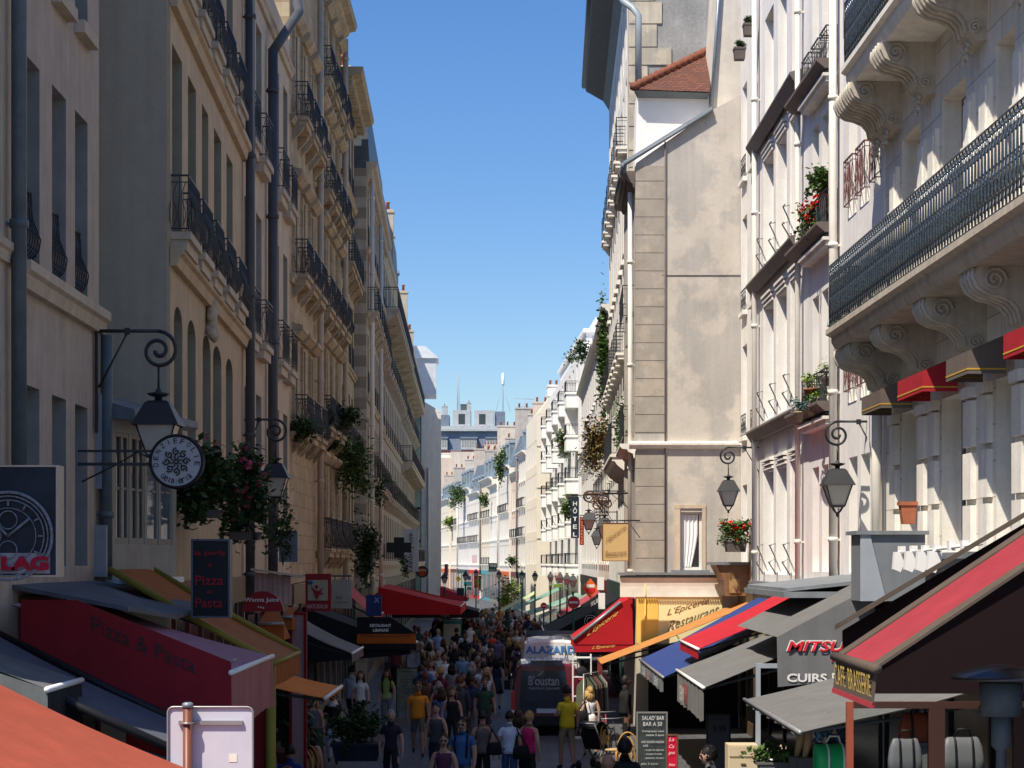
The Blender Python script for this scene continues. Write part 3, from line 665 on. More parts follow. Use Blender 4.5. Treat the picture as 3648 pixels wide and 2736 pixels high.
# cornice + shop front
cz1, cz0 = gz(576), gz(597)
q = MB(); q.prism([(-.45, 0, cz0), (-.45, -.08, cz0), (-.45, -.1, cz0+.3), (-.45, -.12, cz0+.42), (-.45, -.16, cz1-.05), (-.45, 0, cz1+.02)], (gx(722)+.45, 0, 0))
for i in range(34): q.box(i*.07, i*.07+.035, -.16, -.12, cz0+.02, cz0+.08)
q.build('cornice', mat('cream shop cornice', (.82, .79, .72), .6), root)
MB().box(-.5, gx(735), -.22, .0, cz1+.03, cz1+.1).build('cornice_flashing', LEAD, root)
q = MB().box(0, gx(658), -.06, -.002, 2.35, cz0-.005); q.build('pier', YEL, root)
MB().box(0, gx(648), -.05, -.002, 0, 2.345).build('pier_base', stone('cream pier', (.6, .54, .42)), root); MB().box(gx(648)+.01, gx(738), -.03, -.002, 0, 2.3).build('dark_opening_panel', mat('shaded shop opening', (.01, .008, .008), .8), root)  # flat near-black sheet; the opening's shade is painted as its colour
q = MB().box(gx(658)+.004, gx(722), -.045, -.002, 2.35, cz0-.005); q.build('fascia_panel', YEL2, root)
MB().tube([(gx(645), -.1, cz1), (gx(645), -.1, 1.2), (gx(647), -.1, .3)], .015, 5).build('cable', YEL, root)
ox = gx0
TXB = mat('brown painted lettering', (.22, .13, .05), .6)
def gtext(body, px0, py0, px1, py1, hgt, mt, sh=.35, up=None):
    y = GY - .05; o = P(px0, py0, y); u = P(px1, py1, y) - o
    return text(body, root, o, u, (0, 0, hgt*y/F), mt, shear=sh)
gtext("L'Epicerie", 667, 617.5, 709, 605, 8, TXB); gtext('Restaurant', 668, 631, 719, 613, 9, TXB)
# street side facade of the corner building
b = Bld('corner_house_street_front', 'white street front with drainpipe joined behind the quoined gable corner', (3.62, 60.0), (3.46, 54.75))
b.wall([(4.6, 6.6, evenly(5.25, 2, .9)), (8.2, 10.6, evenly(5.25, 2, .9)), (11.6, 13.8, evenly(5.25, 2, .9))], 15.4, 2.4, RC, mrev=RVW)
b.cornice(15.0, LEDG, .5, .5); b.cornice(7.5, RWD, .45, .4); b.pipe(4.7, 3.5, 15, PIPEW, .07, .15)
for z in (8.1, 11.5): b.rail(.6, 4.6, z, .35, .9, 0)
b.root['label'] = 'white street front with drainpipe just beyond the quoined gable corner'
# G2 tall building with rough gable and big eave
OLD = stone('rough grey cement gable', (.33, .33, .32), var=.25, streak=.2, scale=.9, fine=.12)
b = G2 = Bld('tall_eaved_building', 'tall white building with a far-projecting dark eave and rough grey stone gable', (4.0, 81.0), (3.55, 60.1))
c = evenly(b.L, 9, 1.0, .4, b.L-.4)
FL = [4.7, 7.9, 11.1, 14.3, 17.5, 20.4]
b.wall([(z, z+2.2, c) for z in FL], 23.6, 4.5, RC, mrev=RVW, far=True)
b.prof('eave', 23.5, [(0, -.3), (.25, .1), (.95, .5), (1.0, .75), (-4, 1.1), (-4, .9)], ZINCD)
MB().tube([(-.1, -1.02, 24.25), (b.L+.1, -1.02, 24.25)], .12, 8).build('gutter', ZINCD, b.root)
for x0, x1 in c:
    for z in (11.1, 17.5): b.slab(x0-.15, x1+.15, z, .35, .2, RWD, corb=1); b.rail(x0-.12, x1+.12, z, .32, .9, 0, sp=.15)
    b.sill(x0, x1, 7.9, RWD); b.sill(x0, x1, 14.3, RWD)
b.rail(b.L-9, b.L-.2, 7.9, .5, 1.0, 0, sp=.15); b.slab(b.L-9.1, b.L-.1, 7.9, .55, .2, RWD, corb=6)
GL = b.L
MB().box(GL+.002, GL+.03, 0, 4.5, 0, 23.6).build('gable_render', OLD, b.root)
rnd = random.Random(4); q = MB(); z = 15.5; i = 0
while z < 23.4:
    hh = rnd.uniform(.5, .75); wd = (1.05 if i % 2 else .65) + rnd.uniform(-.1, .3); q.box(GL+.031, GL+.07, .02, wd, z+.02, z+hh-.02); z += hh; i += 1
q.build('corner_stones', stone('rough cream stones', (.56, .50, .40), col2=(.42, .39, .33), thr=(.52, 1.5)), b.root)
# slanted cream chimney wall between gable and narrow house
q = MB(); q.prism([gp(712, 110, 1.0), gp(742, 95, 1.0), gp(742, -40, 1.0), gp(722, -40, 1.0)], (0, 3.5, 0))
q.build('raised_side_wall', stone('cream side wall', (.66, .61, .53), streak=.2), root)
q = MB().tube([gp(711, 112, .9), gp(721, -40, .9)], .05, 5); q.build('flashing', ZINC, root)
q = MB().tube([gp(638.5, 85, 2.2), gp(638.5, 16, 2.2), gp(633, 8, 2.3), gp(624, 2, 2.6), gp(618, -8, 2.8)], .1, 8); q.build('downpipe', mat('zinc pipe', (.3, .35, .38), .4), root)
# --- right side beyond
def right_house(name, label, p0, p1, H_, floors, ncol, m, ww=1.0, corn=.35, mans=0, depth=9, rails=(), trim=RWD, mm=ZINC, wh=2.1, dorm=None):
    b = Bld(name, label, p0, p1); c = evenly(b.L, ncol, ww, .3, b.L-.3)
    b.wall([(z, z+wh, c) for z in floors], H_, depth, m, mrev=RVW, far=True, rev=.24)
    b.cornice(H_-.3, trim, corn, .45)
    for i, z in enumerate(floors):
        for x0, x1 in c:
            if i in rails: b.slab(x0-.15, x1+.15, z, .3, .18, trim, corb=0); b.rail(x0-.12, x1+.12, z, .28, .85, 0, sp=.2, r=.014)
            else: b.sill(x0, x1, z, trim)
    if mans: b.mansard(H_+.14, mans, depth, mm, dorm=[(c[i][0]+c[i][1])/2 for i in range(0, len(c), 2)] if dorm is None else dorm, dm=ZINC)
    return b
R5 = right_house('ivy_house', 'white house with a creeper hanging down from its chimney wall, right side', (4.35, 99), (4.1, 82.5), 15.3, [4.6, 7.6, 10.6, 13.0], 6, stone('house white warm', (.72, .68, .6)), mans=1.2, rails=(1,))
R5.chimney(R5.L-2.6, 1.2, 15, 2.4, 1.0, 2.6, RC, 4)
R6 = right_house('slate_roof_house', 'narrow white house with a slate dormer roof and lower chimney wall, right side', (4.6, 130), (4.35, 99.5), 15.6, [4.6, 7.5, 10.4, 13.0], 10, RB, mans=2.4, rails=(2,))
R6.chimney(R6.L-3, 1, 16, 2.2, 1.0, 3.0, RC, 0); R6.chimney(R6.L-14, 1, 17, 2.2, 1.0, 1.6, RC, 3)
b = R7 = Bld('white_balcony_block', 'bright white modern block with stacked square balconies stepping back at the top', (3.2, 168), (4.5, 131))
WH = mat('bright white render', (.86, .86, .84), .8, .04, streak=.08)
c = evenly(b.L, 9, 1.5, .3, b.L-.3); b.wall([(z, z+2.0, c) for z in (4.4, 7.3, 10.2, 13.1, 16.0)], 18.6, 9, WH, far=True, rev=.3, mrev=WH)
for i, z in enumerate((4.3, 7.2, 10.1, 13.0, 15.9)):
    for j, (x0, x1) in enumerate(c):
        if j % 2 == 0:
            q = MB().box(x0-.25, x1+.25, -.8, -.002, z-.9, z).box(x0-.32, x1+.32, -.87, -.002, z-.0, z+.14)
            if i % 2: q.box(x0-.25, x0-.12, -.78, -.002, z+.14, z+2.0)
            q.build('balcony', WH, b.root); b.rail(x0-.25, x1+.25, z+.14, .8, .75, 0, sp=.2, r=.016)
MB().box(2, b.L-5, .8, 8, 18.6, 20.6).box(6, b.L-12, 2, 8, 20.6, 22.4).box(1.8, b.L-4.8, .6, 8.2, 20.5, 20.75).build('attic_storey', WH, b.root)
b = R8 = Bld('cream_gable_house', 'tall blank cream gable wall with red chimney pots facing down the street', (1.35, 185), (2.14, 170), )
CG = stone('cream yellow gable', (.80, .75, .62), streak=.1, var=.04)
c = evenly(b.L, 6, 1.0); b.wall([(z, z+2.1, c) for z in (4.4, 7.3, 10.2, 13.1)], 17.4, 4, CG, far=True, mrev=RVW)
MB().prism([(b.L+.01, 0, 17.4), (b.L+.01, 1.5, 19.4), (b.L+.01, 4, 19.4), (b.L+.01, 4, 17.4)], (-6, 0, 0)).build('gable_top', CG, b.root)
b.chimney(b.L-2, 1.0, 19, 1.5, 1.6, 1.0, RC, 3)
q = MB()
for z in (6.6, 11.0, 14.6): q.box(b.L+.002, b.L+.05, .0, 4, z, z+.07)
q.build('wall_joints', stone('joint beige', (.5, .45, .36)), b.root)  # gable joint bands in a darker beige than the wall
PTS = [(1.3, 185.1), (.65, 194), (-.3, 205), (-1.4, 217), (-2.6, 229), (-4.0, 242), (-5.6, 256), (-7.4, 272), (-9.2, 288), (-11.2, 306), (-14, 330)]
HS = [15.0, 13.6, 14.6, 13.2, 14.4, 13.2, 14.2, 13.2, 13.8, 13.0]
LB = ['white house with lilac shade reveals next to the cream gable, far down the street', 'peach rendered house with window guards, far down the street', 'pale grey house with a steep zinc roof, far down the street',
      'narrow white house under a garden terrace, far down the street', 'ivory house behind the green VINS sign, far down the street', 'white house with shutters left of the dark drainpipe, far down the street',
      'grey white house above the turquoise sign, far down the street', 'cream corner house with dark cornice and red parasol, far down the street', 'ivory house behind the far wall lantern, at the bend of the street', 'last white house seen beside the shaded end wall']
CL = [(.78, .74, .64), (.72, .58, .42), (.74, .70, .62), (.80, .77, .68), (.76, .67, .50), (.78, .75, .67), (.72, .70, .66), (.80, .72, .54), (.78, .71, .57), (.80, .76, .66)]
FR = []
for i in range(10):
    p1, p0 = PTS[i], PTS[i+1]; L_ = (Vector(p1)-Vector(p0)).length
    m_ = stone('far house render %d' % i, CL[i], streak=.15, var=.05)
    fl = [z for z in (4.3, 7.1, 9.9, 12.4) if z + 2.1 < HS[i] - .3]
    b = right_house('distant_house', LB[i], (p0[0] + (.25 if i % 3 == 1 else 0), p0[1]-.05), (p1[0] + (.25 if i % 3 == 1 else 0), p1[1]+.05), HS[i], fl, max(3, int(L_/1.9)), m_, rails=((1, 2), (1,), (2,), (), (0, 2))[i % 5], mans=(2.6, 1.8, 3.0, 0, 2.6, 2.2, 2.8, 2.6, 2.4, 0)[i], corn=.4, ww=.95)
    b.root['group'] = 'distant houses at the bend of the street'
    FR.append(b)
    # party wall with chimney pots rising above the roofs
    ph = (5.5, 6.5, 7.0, 6, 7.0, 6.0, 6.0, 6.5, 5.5, 6)[i]
    b.chimney(b.L-.6, .7, HS[i]-.5, .55, 5.5, ph*.95, stone('party wall %d' % (i % 3), ((.58, .50, .42), (.62, .56, .48), (.5, .46, .41))[i % 3], streak=.3), 7)
    if i % 2 == 0: b.pipe(.3, 3, HS[i]-.2, PIPEW if i % 4 else LEDG, .1, .2)
# closing block and the slate mansard far behind
b = Bld('far_closing_house', 'pale house closing the far end of the street behind the awnings', (-26, 345), (-6, 338))
c = evenly(b.L, 8, 1.1); b.wall([(z, z+2.1, c) for z in (4.3, 7.2, 10.0)], 13.5, 10, stone('far pale', (.7, .66, .6)), far=True)
b.mansard(13.5, 3, 10, ZINC, dorm=[3, 9, 15])
b = Bld('stepped_gable_house', 'beige blind gables topped by rows of red chimney pots below the slate mansard', (-15, 352), (3, 352))
BG = stone('beige blind gable', (.60, .51, .42), streak=.3, var=.1, scale=.3)
b.wall([], 23.3, 8, BG)
MB().box(4.0, 8.5, -.6, -.01, 12, 24.3).box(11.0, 14.0, -1.2, -.01, 12, 25.6).build('gable_block', stone('pale beige gable', (.66, .59, .5), var=.1, scale=.3), b.root)
b.chimney(0, 1, 23.3, 9, .8, .9, WG, 22); b.chimney(10, 1, 23.3, 5, .8, 2.4, BG, 10)
b.chimney(16, 1, 23.3, 2, .8, 4.2, BG, 5)
b = Bld('slate_mansard_building', 'large blue-grey slate mansard building with white dormers and masts at the end of the street', (-17.5, 420), (-.5, 420))
SL = mat('blue grey slate', (.16, .20, .26), .6, .15, 2); SL2 = mat('pale blue zinc', (.42, .45, .47), .5, .12, 1)
b.wall([], 26, 12, BG); 
q = MB().prism([(0, 0, 26), (0, .9, 32.6), (0, 12, 32.6), (0, 12, 26)], (17, 0, 0)); q.build('roof', SL, b.root)
MB().box(-.3, 17.3, -.1, 12, 32.6, 33.1).box(-.1, 17.1, .3, 12, 33.1, 33.7).build('terrace', SL2, b.root)
for x, w_ in ((1.8, 1.9), (6.6, 3.4), (12.0, 2.2)):
    q = MB().box(x, x+w_, -.5, 2, 28.6, 31.0).box(x-.2, x+w_+.2, -.7, 2, 31.0, 31.3, 1)
    for j in range(int(w_/.55)): q.box(x+.22+j*.55, x+.22+j*.55+.36, -.53, -.5, 29.2, 30.8, 2)
    q.build('dormer', [SL2, ZINC, GLASS2], b.root)
q = MB().box(1.2, 4, 2, 8, 33.7, 36.2, 0).box(4.8, 8.6, 2, 9, 33.7, 37.2, 1).box(9.4, 13.6, 2.4, 9, 33.7, 37.2, 1).box(13.8, 16, 3, 9, 33.7, 37.0, 0)
q.box(6, 7.4, 1.97, 2, 34.2, 36.4, 2).box(10.4, 11.8, 2.37, 2.4, 34.2, 36.4, 2); q.build('penthouse', [SL, SL2, GLASS], b.root)
b.chimney(2.4, 3, 36, 1.2, 1.2, 2.2, SL2, 1); b.chimney(7.8, 2.4, 36.5, .9, .9, 2.4, SL2, 1); b.chimney(6.4, 3, 37.2, 1.4, .8, 1.4, ZINCD, 0)
def mast(name, label, x, h, z0=37, kind=0):
    q = MB(); q.tube([(0, 0, 0), (0, 0, h)], .07, 6)
    if kind == 0:
        q.tube([(.35, 0, 0), (.35, 0, h)], .05, 5)
        for k in range(int(h/.5)): q.tube([(0, 0, k*.5), (.35, 0, k*.5+.4)], .04, 4)
    if kind == 1:
        q.lathe([(.28, h-2.6), (.3, h-2.4), (.3, h-.1), (.1, h)], n=8, m=1)
        for a in (-1.6, 1.6): q.tube([(0, 0, h-3), (a, 0, 0)], .04, 4)
    if kind == 2:
        q.tube([(-2.2, 0, h-.1), (2.2, 0, h-.3)], .05, 4); q.tube([(-1.4, 0, h-1.8), (1.0, 0, h-1.9)], .04, 4)
        for k in range(8): q.tube([(-2+k*.5, -.5, h-.15), (-2+k*.5, .5, h-.15)], .03, 4)
    o = q.build(name, [mat('galvanised mast', (.35, .37, .4), .5), WHITE]); o.location = P(x, 0, 424) * 1; o.location.z = z0; tag(o, label, 'antenna')
mast('radio_mast', 'thin lattice mast on the slate roof at the far left end of the skyline', 457.5, 8.0); mast('mobile_mast', 'mast with white antenna cylinder on the slate roof', 503, 8.4, kind=1)
mast('television_aerial', 'flat television aerial against the sky right of the white antenna', 524, 6.5, 33.5, kind=2)
# ------------------------------------------------------------ lanterns
LGL = mat('frosted lantern glass', (.52, .49, .42), .35, .08, 4, spec=.5)
def lantern_parts(mb_m, mb_g, c, s=1.0, bracket=True):
    """square tapering lantern hanging with its top at c"""
    x, y, z = c; q = math.pi/4; r2 = math.sqrt(2)
    for prof in ([(.02, 0), (.035, -.02), (.05, -.05), (.16, -.07), (.12, -.1), (.05, -.12), (.05, -.18)],):
        mb_m.lathe([(r*s, zz*s) for r, zz in prof[::-1]], c, 10)
    mb_m.lathe([(.31*r2*s, -.5*s), (.3*r2*s, -.475*s), (.16*r2*s, -.2*s), (.12*r2*s, -.17*s)], c, 4, ph=q, smooth=False)
    mb_m.lathe([(.12*r2*s, -.93*s), (.14*r2*s, -.9*s), (.14*r2*s, -.885*s)], c, 4, ph=q, smooth=False)
    mb_g.lathe([(.125*r2*s, -.885*s), (.245*r2*s, -.5*s)], c, 4, ph=q, smooth=False)
    for sx in (-1, 1):
        for sy in (-1, 1):
            mb_m.tube([(x+sx*.13*s, y+sy*.13*s, z-.9*s), (x+sx*.255*s, y+sy*.255*s, z-.49*s)], .014*s, 4)
            mb_m.tube([(x+sx*.1*s, y+sy*.1*s, z-.92*s), (x+sx*.06*s, y+sy*.06*s, z-1.0*s), (x+sx*.02*s, y+sy*.02*s, z-1.05*s)], .012*s, 4)
    mb_m.lathe([(.005*s, -1.13*s), (.03*s, -1.1*s), (.03*s, -1.05*s), (.01*s, -1.02*s)], c, 8)
def wall_lantern(label, wx, Y, z_arm, side, reach=1.0, s=1.0, name='wall_lantern', group='wall lanterns on scroll brackets'):
    """side: +1 lantern hangs towards +X from a wall at wx"""
    root = empty(name, (wx, Y, z_arm), 0, label, 'street lantern', group)
    b = MB(); sd_ = side
    b.box(-.02 if sd_ > 0 else -.02, .02, -.03, .03, -1.35*s, .05)
    b.tube([(0, 0, 0), (sd_*reach, 0, 0)], .024*s, 6); b.tube([(sd_*.03, 0, -.75*s), (sd_*reach*.5, 0, -.02)], .016*s, 5)
    b.box(sd_*reach*.5-.04, sd_*reach*.5+.04, -.03, .03, -.05, .04)
    cx, cz = sd_*reach, -.26*s; pts = []
    for k in range(34):
        t = k / 33; a = math.pi/2 - sd_*0 - t*math.pi*3.5*1.0; r = .26*s*(1 - .86*t)
        pts.append((cx + sd_*r*math.cos(a), 0, cz + r*math.sin(a)))
    # recentre so the lantern hangs under the scroll
    b.tube(pts, [.026*s]*26 + [.03*s]*8, 6)
    b.tube([(cx, 0, cz-.22*s), (cx, 0, cz-.52*s)], .016*s, 6)
    b.build('bracket', IRON, root)
    m_, g_ = MB(), MB(); lantern_parts(m_, g_, (cx, 0, cz-.5*s), s)
    o = m_.build('lamp_housing', IRON, root); g_.build('lamp_glass', LGL, o)
    return root
def at_wall_lantern(label, px, py_arm, Y, side, reach, s):
    p = P(px, py_arm, Y); return wall_lantern(label, p.x, Y, p.z, side, reach, s)
at_wall_lantern('largest wall lantern, at left above the round gelateria sign', 96.5, 331, 26.6, 1, .84, 1.02)
at_wall_lantern('wall lantern on the dark drainpipe of the cream house, second from left', 243, 419.5, 41.2, 1, .68, .98)
at_wall_lantern('small shaded wall lantern in front of balcony plants on the left', 365, 502, 88, 1, .55, .95)
at_wall_lantern('shaded wall lantern beside the pale blue vertical sign', 408, 533, 128, 1, .4, .95)
at_wall_lantern('large wall lantern beside the white drainpipe below the long balcony', 880, 421.5, 36.0, -1, .78, .93)
at_wall_lantern('wall lantern hanging in front of the blank beige gable', 761, 447.5, 50.6, -1, .84, .9)
at_wall_lantern('middle one of three wall lanterns, hanging behind the tan restaurant sign', 632, 493, 57.5, -1, .8, .78)
at_wall_lantern('left one of three wall lanterns near the tan restaurant sign', 629, 491, 59.5, -1, 1.22, .7)
at_wall_lantern('small wall lantern just below the pair near the tan restaurant sign', 617, 512, 70, -1, .72, .7)
# wrought iron sign lattice behind
q = MB(); Y = 58.5
for k in range(5):
    a = P(590+k*3, 494+k*2, Y); c_ = P(603+k*2, 513-k*3.2, Y); q.tube([a, c_], .022, 5)
for cx_, cy_, r_ in ((590, 497, .16), (603, 498, .17), (597, 505, .12), (608, 504, .1)):
    c_ = P(cx_, cy_, Y); q.tube([c_ + Vector((r_*math.cos(t), 0, r_*math.sin(t))) for t in [i*math.pi/8 for i in range(16)]], .022, 5, close=True)
q.tube([P(586, 494, Y), P(634, 493, Y)], .03, 5)
o = q.build('iron_sign_bracket', mat('rusty iron', (.09, .045, .03), .7, .3, 8)); tag(o, 'rusty wrought iron sign bracket of rings and bars above the tan restaurant sign', 'bracket')
GPAINT = mat('green lamp post paint', (.02, .10, .06), .5, .1)
def lamp_post(px, Y, lab, h=3.75, s=.6):
    p = P(px, 0, Y); root = empty('lamp_post', (p.x, Y, 0), 0, lab, 'street lamp', 'green lamp posts along the street')
    MB().lathe([(.12, 0), (.12, .25), (.07, .35), (.07, .9), (.045, 1.0), (.04, h-.5), (.07, h-.45), (.03, h-.35)], n=8).build('post', GPAINT, root)
    m_, g_ = MB(), MB(); lantern_parts(m_, g_, (0, 0, h + .6*s), s); o = m_.build('lamp_housing', IRON, root); g_.build('lamp_glass', LGL, o)
LPL = ['lamp post rising behind the right no entry sign, nearest of its row', 'lamp post second from the right in the row behind the no entry sign', 'lamp post third from the right, left of the white sunlit shop box',
       'lamp post above the small no entry sign', 'lamp post in front of the green canopies, right', 'lamp post in front of the green canopies, left', 'lamp post before the grey and white canopies',
       'lamp post left of the red and yellow column sign', 'lamp post standing before the dark red canopy on the left', 'lamp post over the left no entry sign']
for (px, Y), lb in zip(((573, 84), (567, 91), (560, 97), (550.5, 103), (535, 109), (522, 117), (499, 124), (476, 140), (465.5, 112), (444.5, 96)), LPL): lamp_post(px, Y, lb)
# ------------------------------------------------------------ awnings
def canvas(name, col, **k): return mat(name, col, k.pop('rough', .8), .1, 2.0, bump=.1, bscale=90, fine=.06, streak=k.pop('streak', .28), **k)
AWG = 'sloping shop canopies over the street'
def awning(label, Yn, Yf, Xw, zw, Xf, zf, mt, val=.28, valm=None, cheek=None, border=None, barm=None, sag=.05, group=AWG, housing=None, name='shop_canopy', far=False):
    yc = (Yn+Yf)/2; root = empty(name, (Xw, yc, zf), 0, label, 'canopy', group); dy = (Yf-Yn)/2; dx = Xf-Xw; dz = zw-zf
    na, nb = (14, 14) if not far else (3, 3); wv = 0 if far else .014; sd0 = Yn*1.7; b = MB(); vs = []
    for i in range(na+1):
        for j in range(nb+1):
            t = i/na; u = j/nb; vs.append((dx*t, -dy + 2*dy*u, dz*(1-t) - sag*math.sin(math.pi*t)*(1-.5*math.sin(math.pi*u)) + wv*math.sin(math.pi*t)*(math.sin(u*11+sd0+t*3) + math.sin(u*23+sd0*2-t*5)*.6)))
    fs = []; 
    for i in range(na):
        for j in range(nb): fs.append((i*(nb+1)+j, i*(nb+1)+j+1, (i+1)*(nb+1)+j+1, (i+1)*(nb+1)+j))
    b.add(vs, fs, 0, True); b.add([(x, y, z-.012) for x, y, z in vs], [f[::-1] for f in fs], 0, True); b.build('canvas', mt, root)
    if border:
        for y in (-dy, dy): MB().tube([(0, y, dz+.01), (dx*.5, y, dz*.5-sag*.5+.01), (dx, y, .01)], .055, 4).build('border', border, root)
    if val:
        n = 24 if not far else 6; q = MB(); vs = []
        for j in range(n+1):
            y = -dy + 2*dy*j/n; w_ = .03*math.sin(j*1.9) if not far else 0; vs += [(dx+w_*.3, y, -.0), (dx+w_*.9, y, -val*(1 - .04*math.sin(j*2.3)))]
        q.add(vs, [(2*j, 2*j+2, 2*j+3, 2*j+1) for j in range(n)], 0, True); q.build('valance', valm or mt, root)
    q = MB().tube([(dx, -dy-.03, 0), (dx, dy+.03, 0)], .03, 8); q.build('front_bar', barm or WHITE, root)
    if not far:
        for y in (-dy*.8, dy*.8):
            q = MB().tube([(dx*.02, y, dz*.55), (dx*.5, y+.25, dz*.32-.12), (dx*.98, y, -.05)], .025, 5); q.build('folding_arm', ZINCD, root)
    if cheek:
        for y, t in ((-dy, -.004), (dy, .004)): MB().poly([(0, y+t, dz), (dx, y+t, 0), (dx, y+t, -val), (0, y+t, cheek if cheek is not True else -val)]).build('side_panel', mt, root)
    if housing:
        q = MB().box(-.12*(1 if dx > 0 else -1) if dx > 0 else -.0, .14 if dx > 0 else .12, -dy, dy, dz, dz+.22) if False else MB().box(min(0, .2*(1 if dx > 0 else -1)), max(0, .2*(1 if dx > 0 else -1)), -dy-.05, dy+.05, dz+.02, dz+.24)
        q.build('cassette', housing, root)
    return root
BAR = mat('aluminium bar', (.3, .3, .3), .4, metal=.4)
# left, near to far
CORL = canvas('coral red canvas', (.36, .075, .04), streak=.2)
awning('large coral red canopy in full sun filling the bottom left corner', 10.5, 17.5, -5.3, 3.88, -2.2, 2.49, CORL, .3)
GYT = canvas('dusty grey canvas', (.13, .14, .14)); NVY = canvas('black navy canvas', (.02, .022, .03))
awning('short boxy grey and black canopy with frayed edge at far left', 18.2, 19.6, -5.6, 3.86, -4.3, 3.42, GYT, .5, NVY, cheek=-.55, sag=.0)
LILA = canvas('blue grey canvas', (.095, .105, .135))
awning('blue grey canopy with a black stripe below the red pizza canopy', 18.9, 20.8, -5.5, 3.86, -2.9, 2.62, LILA, .3, NVY, border=BLACK)
PZR = canvas('dark red canvas', (.22, .009, .016)); PZT = canvas('mauve red canvas', (.34, .17, .22), streak=.3)  # canopy top paler and more mauve than the red side panel
PZF = canvas('pink fringe canvas', (.42, .16, .16), streak=.5)
r_ = awning('dark red canopy with black Pizza & Pasta lettering on its side panel', 21.0, 24.6, -5.35, 4.15, -3.0, 3.42, PZT, .62, PZF, sag=.03)
yy = 20.99
q = MB(); pts = [P(20.5, 600, yy), P(77, 600, yy), P(231, 662, yy), P(232, 752, yy), P(20.5, 646, yy)]
q.prism([wm(r_).inverted() @ p for p in pts], (0, .02, 0)); q.build('side_panel', PZR, r_)
q = MB().tube([wm(r_).inverted() @ P(231, 661, yy), wm(r_).inverted() @ P(236, 660, yy+.3)], .02, 5); q.build('end_cap', BAR, r_)
def slanted(body, parent, px0, py0, px1, py1, hpx, Y, mt, **k):
    o = P(px0, py0, Y); return text(body, parent, o, P(px1, py1, Y)-o, (0, 0, hpx*Y/F), mt, **k)
slanted('Pizza & Pasta', r_, 92, 631, 195, 674, 15, yy-.005, BLACK)
LEADR = MB()
LEADR.prism([(-5.62, 22.0, 4.3), (-5.62, 27.0, 4.3), (-4.2, 27.0, 3.95), (-4.1, 24, 3.9), (-4.3, 22.0, 4.05)], (0, 0, .05))
tag(LEADR.build('lead_roof', mat('dark crumpled lead', (.10, .11, .125), .6, .3, 3, bump=.6, bscale=5)), 'crumpled grey lead roof strip above the red pizza canopy', 'roof strip')
OLV = mat('olive yellow paint', (.26, .21, .03), .6); ORD = canvas('orange canvas', (.34, .10, .018)); 
r_ = awning('orange canopy edged in olive yellow behind the pizza canopy', 25.6, 28.6, -5.25, 4.5, -3.1, 3.28, ORD, .3, border=OLV, barm=OLV)
MB().tube([(2.1, -1.45, 0), (2.1, -1.45, -3.2)], .07, 8).build('corner_post', OLV, r_)
MB().box(.2, 2.05, -1.4, -1.3, -2.4, -.45).build('shop_panel', PZR, r_)
awning('bright orange pointed canopy in shade left of the woman with white scarf', 31.0, 34.0, -4.75, 2.95, -2.95, 2.45, canvas('bright orange canvas', (.75, .22, .02)), .05)
for (a, c_, d_, e_, Y, lb) in ((258, 284, 613, 640, 33.5, 'small orange box canopy under the red Wanna Juice sign'), (282, 292.5, 608.5, 630, 36.5, 'smaller orange box canopy just behind the Wanna Juice one')):
    p0_, p1_ = P(a, d_, Y), P(c_, e_, Y); r_ = empty('box_canopy', (p0_.x, Y, p1_.z), 0, lb, 'canopy', 'orange box canopies on the left')
    w_ = p1_.x-p0_.x; h_ = p0_.z-p1_.z
    MB().add([(0, 0, h_*.6), (w_, 0, h_*.6), (w_*.55, 1.0, h_), (0, 1.0, h_), (0, 0, 0), (w_, 0, 0), (w_, 1, 0), (0, 1, 0)], [(0, 1, 2, 3), (0, 4, 5, 1), (1, 5, 6, 2), (0, 3, 7, 4)]).build('canvas', ORD, r_)
    MB().tube([(0, -.02, h_*.6), (w_, -.02, h_*.6)], .03, 6).build('front_bar', BAR, r_)
awning('grey shop canopy below the white hanging sign on the left', 43, 46, -5.0, 3.35, -3.5, 2.6, GYT, .2)
RBK = canvas('black canvas', (.008, .008, .01)); ORB = canvas('orange brown band', (.42, .10, .01))
r_ = awning('black Lebanese restaurant canopy with an orange band', 53.2, 57.0, -5.6, 3.35, -2.75, 2.3, RBK, .2, cheek=-.45)
Y = 53.1
q = MB(); pts = [P(357, 617, Y), P(390, 617, Y), P(415, 633, Y), P(416.5, 650, Y), P(357, 650, Y)]; q.prism([wm(r_).inverted() @ p for p in pts], (0, .03, 0)); q.build('side_panel', RBK, r_)
q = MB(); pts = [P(357, 634, Y-.02), P(416, 634, Y-.02), P(416, 643.5, Y-.02), P(357, 643.5, Y-.02)]; q.prism([wm(r_).inverted() @ p for p in pts], (0, .015, 0)); q.build('band', ORB, r_)
LWH = mat('white lettering', (.75, .75, .73), .6, .03); LGD = mat('gold lettering', (.70, .48, .12), .6, .05)
slanted('RESTAURANT', r_, 370, 627, 391, 627, 3, Y-.03, LWH, bold=.02); slanted('LIBANAIS', r_, 373, 631.7, 388.5, 631.7, 3, Y-.03, LWH, bold=.02)
slanted('Sandwichs a emporter', r_, 361, 637.5, 412, 637.5, 3.4, Y-.05, mat('dark brown lettering', (.1, .03, .01)))
REDC = canvas('bright red canvas', (.45, .01, .015)); PKR = canvas('faded pink red canvas', (.45, .07, .10))
awning('faded pink red canopy sloping below a plant balcony on the left', 60, 64, -5.4, 4.0, -4.2, 2.95, PKR, .35)
awning('wide dark red canopy above the left no entry sign', 84, 93, -5.8, 3.55, -2.2, 2.7, REDC, .35, cheek=True)
awning('narrow black canopy beyond the wide dark red one', 95, 100, -5.8, 3.3, -1.6, 2.2, RBK, .3, cheek=True)
